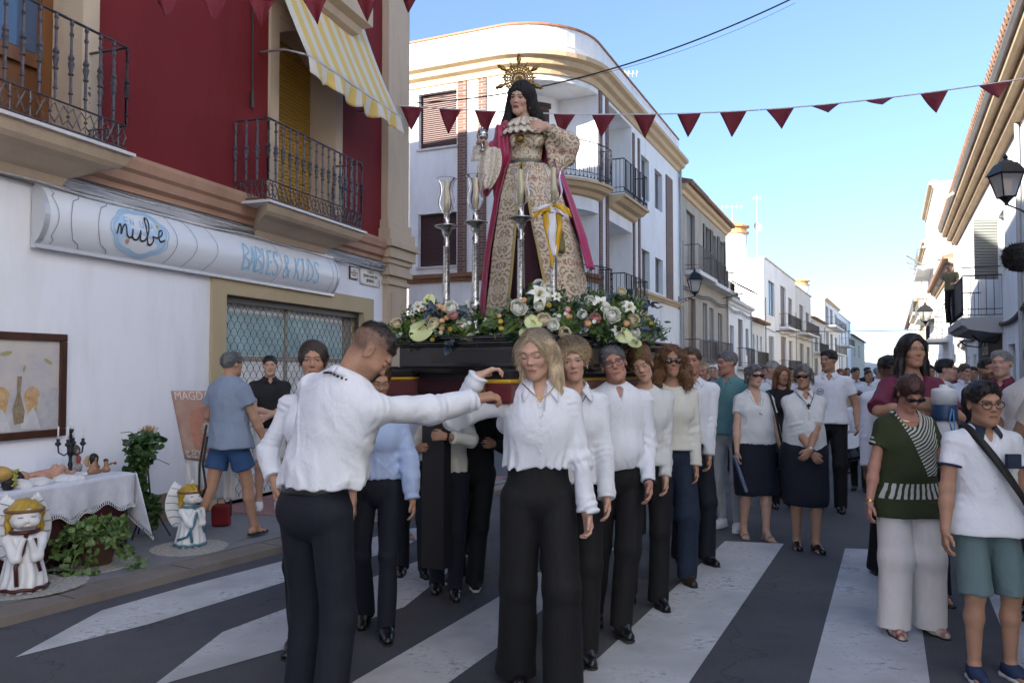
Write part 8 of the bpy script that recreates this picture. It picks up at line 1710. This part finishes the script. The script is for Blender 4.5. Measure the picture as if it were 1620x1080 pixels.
person('short haired blonde woman in polka dot skirt behind the man in teal',1112,8.6,1.64,face=-20,head=(10,4,0),fem=True,hair=('short','blonde'),skin='pink',top=('blouse',C_offw,dict(hem=.97,sleeve='short')),bottom=('skirt',M_dots,dict(hem=.22,r=.2)),shoe=('shoe',M_tansh))
nun1=person('grey haired woman in white blouse and sunglasses with a black shoulder bag strap',1192,7.42,1.60,face=4,head=(-6,2,0),fem=True,wt=1.14,hair=('shortf','pepper'),skin='fair',top=('blouse',C_offw,dict(hem=.95,sleeve='short',neck='vee',placket=1,flare=.015)),bottom=('skirt',C_navy,dict(hem=.44,r=.175)),shoe=('sandal',M_tansh),armR=dict(w=(.24,.16,.88)),armL=dict(w=(-.26,.08,.86),pole=(-.6,-1,0)),feet=[(-.08,.08,0,-4,0),(.10,-.06,.02,6,16)],acc=('sunglasses',('necklace',M_steel,.24,.022,.155)))
nun2=person('grey haired woman in white short sleeved shirt clasping her hands over a navy skirt',1271,6.95,1.60,face=-4,head=(28,4,0),fem=True,wt=1.14,hair=('shortf','pepper'),skin='tan',top=('shirt',C_offw,dict(hem=.93,sleeve='elbow',placket=1,flare=.01)),bottom=('skirt',C_navy,dict(hem=.42,r=.165)),shoe=('loafer',M_shoe),armR=dict(w=(-.01,.24,.90),pole=(1,-.5,-.3),hand=(-.6,.1,-.8),palm=(-.5,-1,0)),armL=dict(w=(.03,.27,.95),pole=(-1,-.5,-.3),hand=(.6,.1,-.7),palm=(.5,-1,0)),acc=('sunglasses',('necklace',M_bead,.13,.02,.15),('watch',0,M_steel)),feet=[(-.07,.08,0,-5,0),(.07,-.05,0,8,0)])
M_strap=mat('black strap',(.012,.012,.013),.6)
hb=thing('handbag','small black handbag hanging on a long strap beside the navy skirt','handbag',nun1['L'](-.27,.10,.80));c=nun1['L'](-.24,.14,.80)
D=[rbox(c,(.055,.035,.075),None,.02),rbox(c+V3(0,-.035,.035),(.05,.008,.035),None,.006)];sdf_obj('bag_body',D,.010,M_shoe,hb);mb=MB();mb.lathe([(.001,0),(.010,.002),(.001,.006)],c+V3(0,-.05,.02),8,(0,-1,0));mb.build('clasp',M_gold2,hb)
mb=MB();mb.tube([c+V3(.01,0,.07),nun1['T'](-.21,.13,1.08),nun1['T'](-.17,.145,1.25),nun1['T'](-.14,.08,1.45),nun1['T'](-.14,-.02,1.475),nun1['T'](-.18,-.14,1.25),c+V3(.02,.05,.07)],.011,5);mb.build('strap',M_strap,hb,True)
fn_=thing('folded_booklet','blue grey folded booklet held low by the woman with the shoulder bag','booklet',nun1['L'](.22,.2,.7));c=nun1['wrist'][1]+V3(-.0,-.05,-.10);mb=MB();mb.hexa([c+V3(-.04,0,.06),c+V3(-.02,0,.07),c+V3(-.01,.10,.07),c+V3(-.03,.10,.06),c+V3(.06,0,-.26),c+V3(.085,0,-.25),c+V3(.095,.10,-.25),c+V3(.07,.10,-.26)]);mb.build('cover',mat('booklet cover',(.12,.16,.26),.5),fn_)
tall=person('tall dark haired man in white polo with a chest badge behind the woman clasping hands',1312,8.85,1.77,face=-25,head=(30,2,0),wt=1.06,hair=('short','black'),skin='tan',top=('polo',C_polo,dict(hem=.95,sleeve='short')),bottom=('trousers',C_black,dict(waist=1.0)),shoe=('shoe',M_shoe),armL=dict(w=(-.28,.15,.95)),feet=[(-.10,.05,0,-5,0),(.12,-.1,0,5,0)])
mb=MB();c=tall['T'](.085,.142,1.30);
for k in range(12):a=k*math.pi/6;q=tall['rt']*.032*math.cos(a)+V3(0,0,.032*math.sin(a));mb.lathe([(.001,0),(.006,.004),(.001,.008)],c+q,5,tall['fw'])
mb.tube([c-tall['rt']*.02,c+tall['rt']*.02],.005,4);mb.build('chest_badge',M_bead,tall['root'])
person('balding man with black rucksack strap over a white shirt, farther back',1222,9.7,1.66,face=10,head=(-20,4,0),hair=('crop','grey'),skin='fair',top=('shirt',C_white,dict(hem=1.0,sleeve='short')),bottom=('trousers',C_black,{}),shoe=('shoe',M_shoe))
person('dark haired woman hidden between the two women in sunglasses',1236,9.0,1.60,face=0,head=(0,10,0),fem=True,hair=('long','auburn'),skin='tan',top=('blouse',C_black,dict(hem=.95,sleeve='short')),bottom=('trousers',C_black,{}),shoe=('shoe',M_shoe))
boyd=person('small drummer boy in white shirt playing beside the tall man',1358,10.3,1.27,face=-35,head=(0,10,0),hair=('short','brown'),skin='fair',top=('shirt',C_white,dict(hem=1.0,sleeve='roll')),bottom=('trousers',C_black,{}),shoe=('shoe',M_shoe),armL=dict(w=(-.15,.35,1.0)),armR=dict(w=(.15,.36,1.02)))
dr_=thing('snare_drum','chrome snare drum tilted in front of the drummer boy','drum',P(1348,706,10.0));c=P(1348,706,10.0);axd=nrm(V3(-.45,-.35,.85))
mb=MB();mb.lathe([(.17,-.09),(.175,-.088),(.175,.088),(.17,.09)],c,24,axd);mb.build('shell',mat('chrome shell',(.55,.56,.6),.15,metal=1),dr_,True)
mb=MB();mb.lathe([(.165,.0905),(.165,.094)],c,24,axd);mb.build('drumhead',mat('drumhead',(.6,.6,.58),.5),dr_)
X=nrm(np.cross(axd,V3(0,0,1)));Y_=np.cross(axd,X);mb=MB()
for e in(-.08,.08):mb.tube([c+axd*e+(X*math.cos(a)+Y_*math.sin(a))*.182 for a in[k*math.pi/12 for k in range(24)]],.010,5,closed=True)
for k in range(10):a=k*math.pi/5;q=(X*math.cos(a)+Y_*math.sin(a))*.186;mb.tube([c+q-axd*.08,c+q+axd*.08],.006,4)
mb.build('hoops',M_black,dr_)
glassman=person('dark skinned man with glasses in white shirt behind the tall woman holding the megaphone',1405,6.1,1.655,face=10,head=(-4,6,0),hair=('short','black'),skin='dark',wt=1.06,top=('shirt',C_white,dict(hem=.95)),bottom=('trousers',C_black,{}),shoe=('shoe',M_shoe),acc=('glasses',))
tallw=person('tall woman with black bob in maroon wrap blouse holding a megaphone under her arm',1442,5.55,1.80,face=-10,head=(-8,2,0),fem=True,hair=('bob','black'),skin='tan',top=('blouse',C_maroon,dict(hem=.98,sleeve='elbow',neck='wide',loose=1.12)),bottom=('trousers',C_black,dict(fit='straight')),shoe=('open',M_shoe),armL=dict(W=P(1478,655,5.2),pole=(-1,-.3,-.5),handW=(-1,-.1,.1),palmW=(0,1,-.3),curl=.7),armR=dict(W=P(1452,640,5.2),pole=(1,-.2,-.5),handW=(.9,-.2,0),palmW=(0,1,-.3),curl=.8),acc=(('bracelet',0,mat('coral bracelet',(.4,.10,.07),.5)),),feet=[(-.12,.10,0,0,0),(.08,-.05,0,5,0)])
mg=thing('megaphone','white megaphone with dark blue band and pale blue strap held upright, horn downwards','megaphone',P(1494,640,5.05));c=P(1494,640,5.05);k=5.05/1260
mb=MB();mb.lathe([(18.5*k,0),(18.5*k,22*k),(17*k,25*k),(7*k,27*k),(6.5*k,31*k),(5*k,32*k)],c,28);mb.build('handset',mat('white plastic',(.62,.63,.64),.35),mg,True)
mb=MB();mb.lathe([(18.8*k,-24*k),(19*k,-22*k),(19*k,0),(18.6*k,.5*k)],c,28);mb.build('blue_band',mat('dark blue plastic',(.015,.045,.11),.4),mg,True)
mb=MB();mb.lathe([(16*k,-24*k),(17*k,-38*k),(24*k,-58*k),(31*k,-66*k),(31.5*k,-68*k),(29*k,-68*k)],c,28);mb.build('horn',mat('white plastic'),mg,True)
mb=MB();mb.tube([c+V3(0,-.085,-.02),c+V3(-.02,-.09,-.10),c+V3(0,-.10,-.20),c+V3(.015,-.085,-.12),c+V3(.01,-.08,-.03)],.005,5);mb.build('wrist_strap',mat('pale blue strap',(.10,.25,.50),.6),mg,True)
lady2=person('elderly woman in green zebra patterned knit top and cream trousers looking down',1428,4.82,1.53,face=2,head=(2,32,0),fem=True,wt=1.16,lean=3,hair=('shortf','maroon'),skin='pink',top=('knit_top',M_green,dict(hem=.78,sleeve='short',neck='wide',flare=.01,bell=.15,fold=.003)),bottom=('trousers',C_ecru,dict(fit='wide',waist=1.0)),shoe=('shoe',mat('patterned slip on',(.55,.50,.42),.6,col2=(.30,.08,.05),vs=38,detail=0)),armR=dict(w=(.30,.10,.86)),armL=dict(w=(-.30,.16,.88)),feet=[(-.13,.06,0,-6,0),(.13,.08,0,12,0)],acc=('sunglasses',('bracelet',1,M_gold2),('bracelet',0,M_gold2)))
mb=MB();mb.tube([lady2['T'](.085*math.sin(a),-.075*math.cos(a)+.02,1.49-.03*(1-math.cos(a)))for a in[k*math.pi/12 for k in range(24)]],.002,4,closed=True)
mb.build('chain',M_gold2,lady2['root'])
boy=person('boy in white polo shirt and sage shorts with a black bag strap across his chest',1553,4.10,1.475,face=-3,head=(0,5,3),hair=('short','black'),skin='tan',wt=1.07,hsc=1.03,brow=(.02,.015,.012),top=('polo',C_polo,dict(hem=.86,sleeve='short',colmat=C_nvcol,neck='collar',placket=1)),bottom=('shorts',C_sage,dict(len=1.02,flare=.02,waist=1.0)),shoe=('sneaker',M_nsn,M_sole),armR=dict(w=(.30,.12,.80)),armL=dict(w=(-.30,.05,.80)),feet=[(-.12,.02,0,-16,0),(.11,.06,0,6,0)],acc=('glasses','thick'))
mb=MB();pts=[boy['T'](x,y,z)for x,y,z in((.11,-.05,1.505),(.10,.055,1.475),(.03,.150,1.34),(-.06,.185,1.19),(-.15,.165,1.05),(-.235,.06,.90),(-.22,-.08,.90),(-.05,-.14,1.25),(.09,-.09,1.46))]
sb=thing('shoulder_bag','black cross body bag whose wide strap crosses the white polo shirt of the boy','bag',boy['T'](-.24,-.02,.85))
q_=[np.array(x)for x in smooth([tuple(x)for x in pts],7)]if False else[]
for i in range(len(pts)-1):
 p0,p1,p2,p3=pts[max(0,i-1)],pts[i],pts[i+1],pts[min(len(pts)-1,i+2)]
 for j in range(7):t=j/7;q_.append(.5*(2*p1+(p2-p0)*t+(2*p0-5*p1+4*p2-p3)*t*t+(3*p1-p0-3*p2+p3)*t**3))
q_.append(pts[-1]);vs=[];fs=[]
ctr=boy['T'](0,0,1.2)
for i,p in enumerate(q_):
 d=nrm(q_[min(len(q_)-1,i+1)]-q_[max(0,i-1)]);o_=nrm((p-ctr)*V3(1,1,.1));s_=nrm(np.cross(d,o_));vs+=[p+s_*.019+o_*.002,p-s_*.019+o_*.002]
mb.add(vs,[[2*i,2*i+1,2*i+3,2*i+2]for i in range(len(q_)-1)]);mb.build('strap',M_strap,sb,True,solid=.005,fix=False)
D=[rbox(boy['T'](-.25,-.06,.84),(.07,.06,.10),None,.02)];sdf_obj('bag_body',D,.009,M_strap,sb)
mb=MB();c=boy['T'](-.085,.165,1.31);mb.hexa([c+V3(x,y,z)for z in(-.04,.03)for x,y in((-.035,-.012),(.035,-.008),(.035,.012),(-.035,.012))]);mb.build('chest_pocket',C_nvcol,boy['root'])
mb=MB()
for sx_ in(-1,1):
 e=boy['arms'][0 if sx_<0 else 1];sh,el=e[1],e[2];p=sh+(el-sh)*.52;d=nrm(el-sh);D=[cap(p-d*.004,p+d*.004,.060),plane(p+d*.005,d),plane(p-d*.007,-d)];sdf_obj('sleeve_band',D,.005,C_nvcol,boy['root'],boy['toW'])
person('grey haired man in maroon shirt in profile at the right edge of the crowd',1586,6.9,1.715,face=-50,head=(0,0,0),hair=('short','grey'),skin='fair',top=('shirt',C_maroon,dict(hem=.95,sleeve='short')),bottom=('trousers',C_black,{}),shoe=('shoe',M_shoe))
person('dark bearded man standing behind the grey haired man in maroon',1561,7.7,1.66,face=-10,head=(0,0,0),hair=('short','black'),skin='tan',beard=.85,brow=(.02,.015,.012),top=('shirt',C_black,dict(hem=.95)),bottom=('trousers',C_black,{}),shoe=('shoe',M_shoe))
person('black haired young man in white shirt turned away to the right',1493,8.2,1.66,face=60,head=(10,2,0),hair=('short','black'),skin='fair',top=('shirt',C_white,dict(hem=.95)),bottom=('trousers',C_black,{}),shoe=('shoe',M_shoe))
person('person in cream shirt cut off by the right picture edge behind the boy',1648,4.95,1.72,face=-60,head=(0,5,0),hair=('short','grey'),skin='tan',wt=1.25,top=('shirt',C_cream,dict(hem=.93,sleeve='short',loose=1.1)),bottom=('trousers',C_navy,{}),shoe=('shoe',M_shoe),armR=dict(w=(.26,.22,.95)))
person('person in beige shirt with bent arm nearest the right picture edge',1705,3.9,1.76,face=-60,head=(0,5,0),hair=('short','dark'),skin='tan',wt=1.15,top=('shirt',C_tan,dict(hem=.93,sleeve='short')),bottom=('trousers',C_navy,{}),shoe=('shoe',M_shoe),armR=dict(w=(.34,.16,1.02)))
mc_=thing('microphone','black fluffy boom microphone poking in from the right above the crowd','microphone',P(1612,407,2.9));c0=P(1610,407,2.9);
D=[cap(c0,c0+V3(.22,.06,.012),.050,.052)];sdf_obj('fur_windshield',D,.005,mat('black fake fur',(.012,.012,.013),.9,bump=1,bs=200),mc_,None,lambda Pp:.0035*sinnoise(Pp,300,4,9)+.002*sinnoise(Pp,700,6,9))
mb=MB();rg=random.Random(4)
for i in range(1500):
 a=rg.uniform(0,6.28);t=rg.uniform(-.25,1);d=V3(-.2 if t<0 else 0,math.cos(a),math.sin(a));p=c0+V3(.22,.06,.012)*max(0,t);d=nrm(d+V3(rg.gauss(-.35,.3)-(1.3*rg.random()if t<0 else 0),rg.gauss(0,.3),rg.gauss(0,.3)));s_=nrm(np.cross(d,V3(.3,.5,1)))*.0012;mb.add([p+d*.045+s_,p+d*.045-s_,p+d*rg.uniform(.056,.066)],[[0,1,2]])
mb.build('fur',mat('black fake fur'),mc_,fix=False);mb=MB();mb.tube([c0+V3(.2,.05,.0),c0+V3(.9,.2,-.35)],.012,8);mb.build('boom_pole',M_black,mc_)
tee=person('man in grey blue t shirt, blue shorts and flip flops walking away on the pavement',364,6.95,1.635,z0=PZ,face=152,head=(6,0,0),hair=('short','pepper'),skin='tan',wt=1.10,top=('tee_shirt',C_grt,dict(hem=.86,sleeve='short',neck='round',loose=1.12,bell=.25,flare=.03)),bottom=('shorts',C_blush,dict(len=.62,flare=.02,waist=1.0)),shoe=('flop',mat('black rubber')),feet=[(-.12,-.30,.05,0,58),(.07,.26,0,0,0)],armR=dict(w=(.30,.20,.84),pole=(.4,-1,0)),armL=dict(w=(-.27,.24,1.02),pole=(-.5,-1,0)))
mb=MB();c=P(327,672,6.75);mb.tube([c,P(322,700,6.72),P(316,735,6.72),P(315,775,6.72),P(320,786,6.70),P(326,770,6.70),P(321,735,6.70),P(328,690,6.72)],.010,5)
tag(mb.build('camera_strap',M_strap,None,True,org=c),'long dark strap dangling from the hand of the man in flip flops','strap')
person('young man in black polo with folded arms standing by the roller grille',427,8.55,1.63,z0=PZ,face=22,head=(6,0,0),hair=('short','black'),skin='fair',top=('polo',C_bpolo,dict(hem=.93,sleeve='short',fold=.003)),bottom=('shorts',C_wshort,dict(len=.85,waist=1.0)),shoe=('sneaker',M_wsn,M_sole),armR=dict(w=(-.04,.23,1.10),pole=(1,-.3,-.4),hand=(-1,.1,0)),armL=dict(w=(.05,.26,1.06),pole=(-1,-.3,-.4),hand=(1,.1,0)))
bq=P(1519,500,20.9);person('man in olive t shirt leaning on the long balcony on the right',None,None,1.62,pos=(bq[0],21.3,2.81),face=-50,head=(0,6,0),hair=('short','brown'),skin='fair',top=('tee_shirt',cm('olive jersey',(.16,.15,.08)),dict(hem=.93,sleeve='short',neck='round')),bottom=('trousers',C_black,{}),shoe=('shoe',M_shoe),lean=10,armR=dict(w=(.2,.40,1.08)),armL=dict(w=(-.2,.40,1.08)))
rng=random.Random(31)
crowd=[(1330,12.2,1.57,'auburn','long','woman with long red hair and patterned dress in the background beside the drummer',True,'g'),(1374,13.5,1.55,'dark','short','background man in white shirt behind the tall woman, left side',False,'w'),(1390,15,1.60,'grey','short','grey haired background man far behind the glasses man',False,'w'),(1352,15,1.60,'black','short','background musician in white behind the drummer boy',False,'w'),(1250,13,1.60,'dark','short','background musician in white between the women in sunglasses',False,'w'),(1210,13.5,1.62,'brown','short','background man in white just right of the balding man',False,'w'),(1470,11.5,1.62,'black','short','background man in dark jacket right of the tall woman',False,'b'),(1525,11,1.64,'brown','bun','background woman holding a phone by the doorway',True,'w'),(1540,12.5,1.60,'black','short','background man in white by the brown shopfront',False,'w'),(1512,14,1.60,'dark','short','small background figure by the white right hand wall',False,'r'),(1306,17,1.6,'dark','short','far musician on the left of the background band',False,'b'),(1340,19,1.6,'brown','short','far musician in the centre of the background band',False,'w'),(1372,20,1.62,'black','short','far musician on the right of the background band',False,'b'),(1183,14,1.6,'brown','short','distant man glimpsed behind the man in teal',False,'b'),(1145,12,1.58,'blonde','bun','distant woman behind the polka dot skirt',True,'w'),(1128,15,1.62,'grey','short','distant grey haired man at the left pavement',False,'r')]
for u,Yc,h,hc__,hs__,lb,fm_,cl in crowd:
 person(lb,u,Yc,h,face=rng.uniform(-35,35),head=(rng.uniform(-25,25),rng.uniform(-4,12),0),fem=fm_,hair=(hs__,hc__),skin=rng.choice(['tan','fair','pink']),top=('shirt',{'w':C_white,'b':C_navy,'g':M_dam2,'r':C_maroon}[cl],dict(hem=.95,sleeve=rng.choice(['short','long']))),bottom=('trousers',C_black,{}),shoe=('shoe',M_shoe),group='onlookers and musicians farther down the street')
vn=thing('yellow_banner','small ochre banner on a pole held up among the far musicians','banner',P(1362,620,16));a=P(1347,607,16);b=P(1376,628,16)
mb=MB();mb.grid(lambda i,j:V3(a[0]+(b[0]-a[0])*i,16+.04*math.sin(i*7),a[2]+(b[2]-a[2])*j),10,4);mb.build('cloth',mat('ochre banner cloth',(.45,.24,.04),.7),vn,True,solid=.01,fix=False);mb=MB();mb.tube([V3(a[0],16.02,0),V3(a[0],16.02,a[2]+.1)],.02,6);mb.build('pole',M_brownwood,vn)
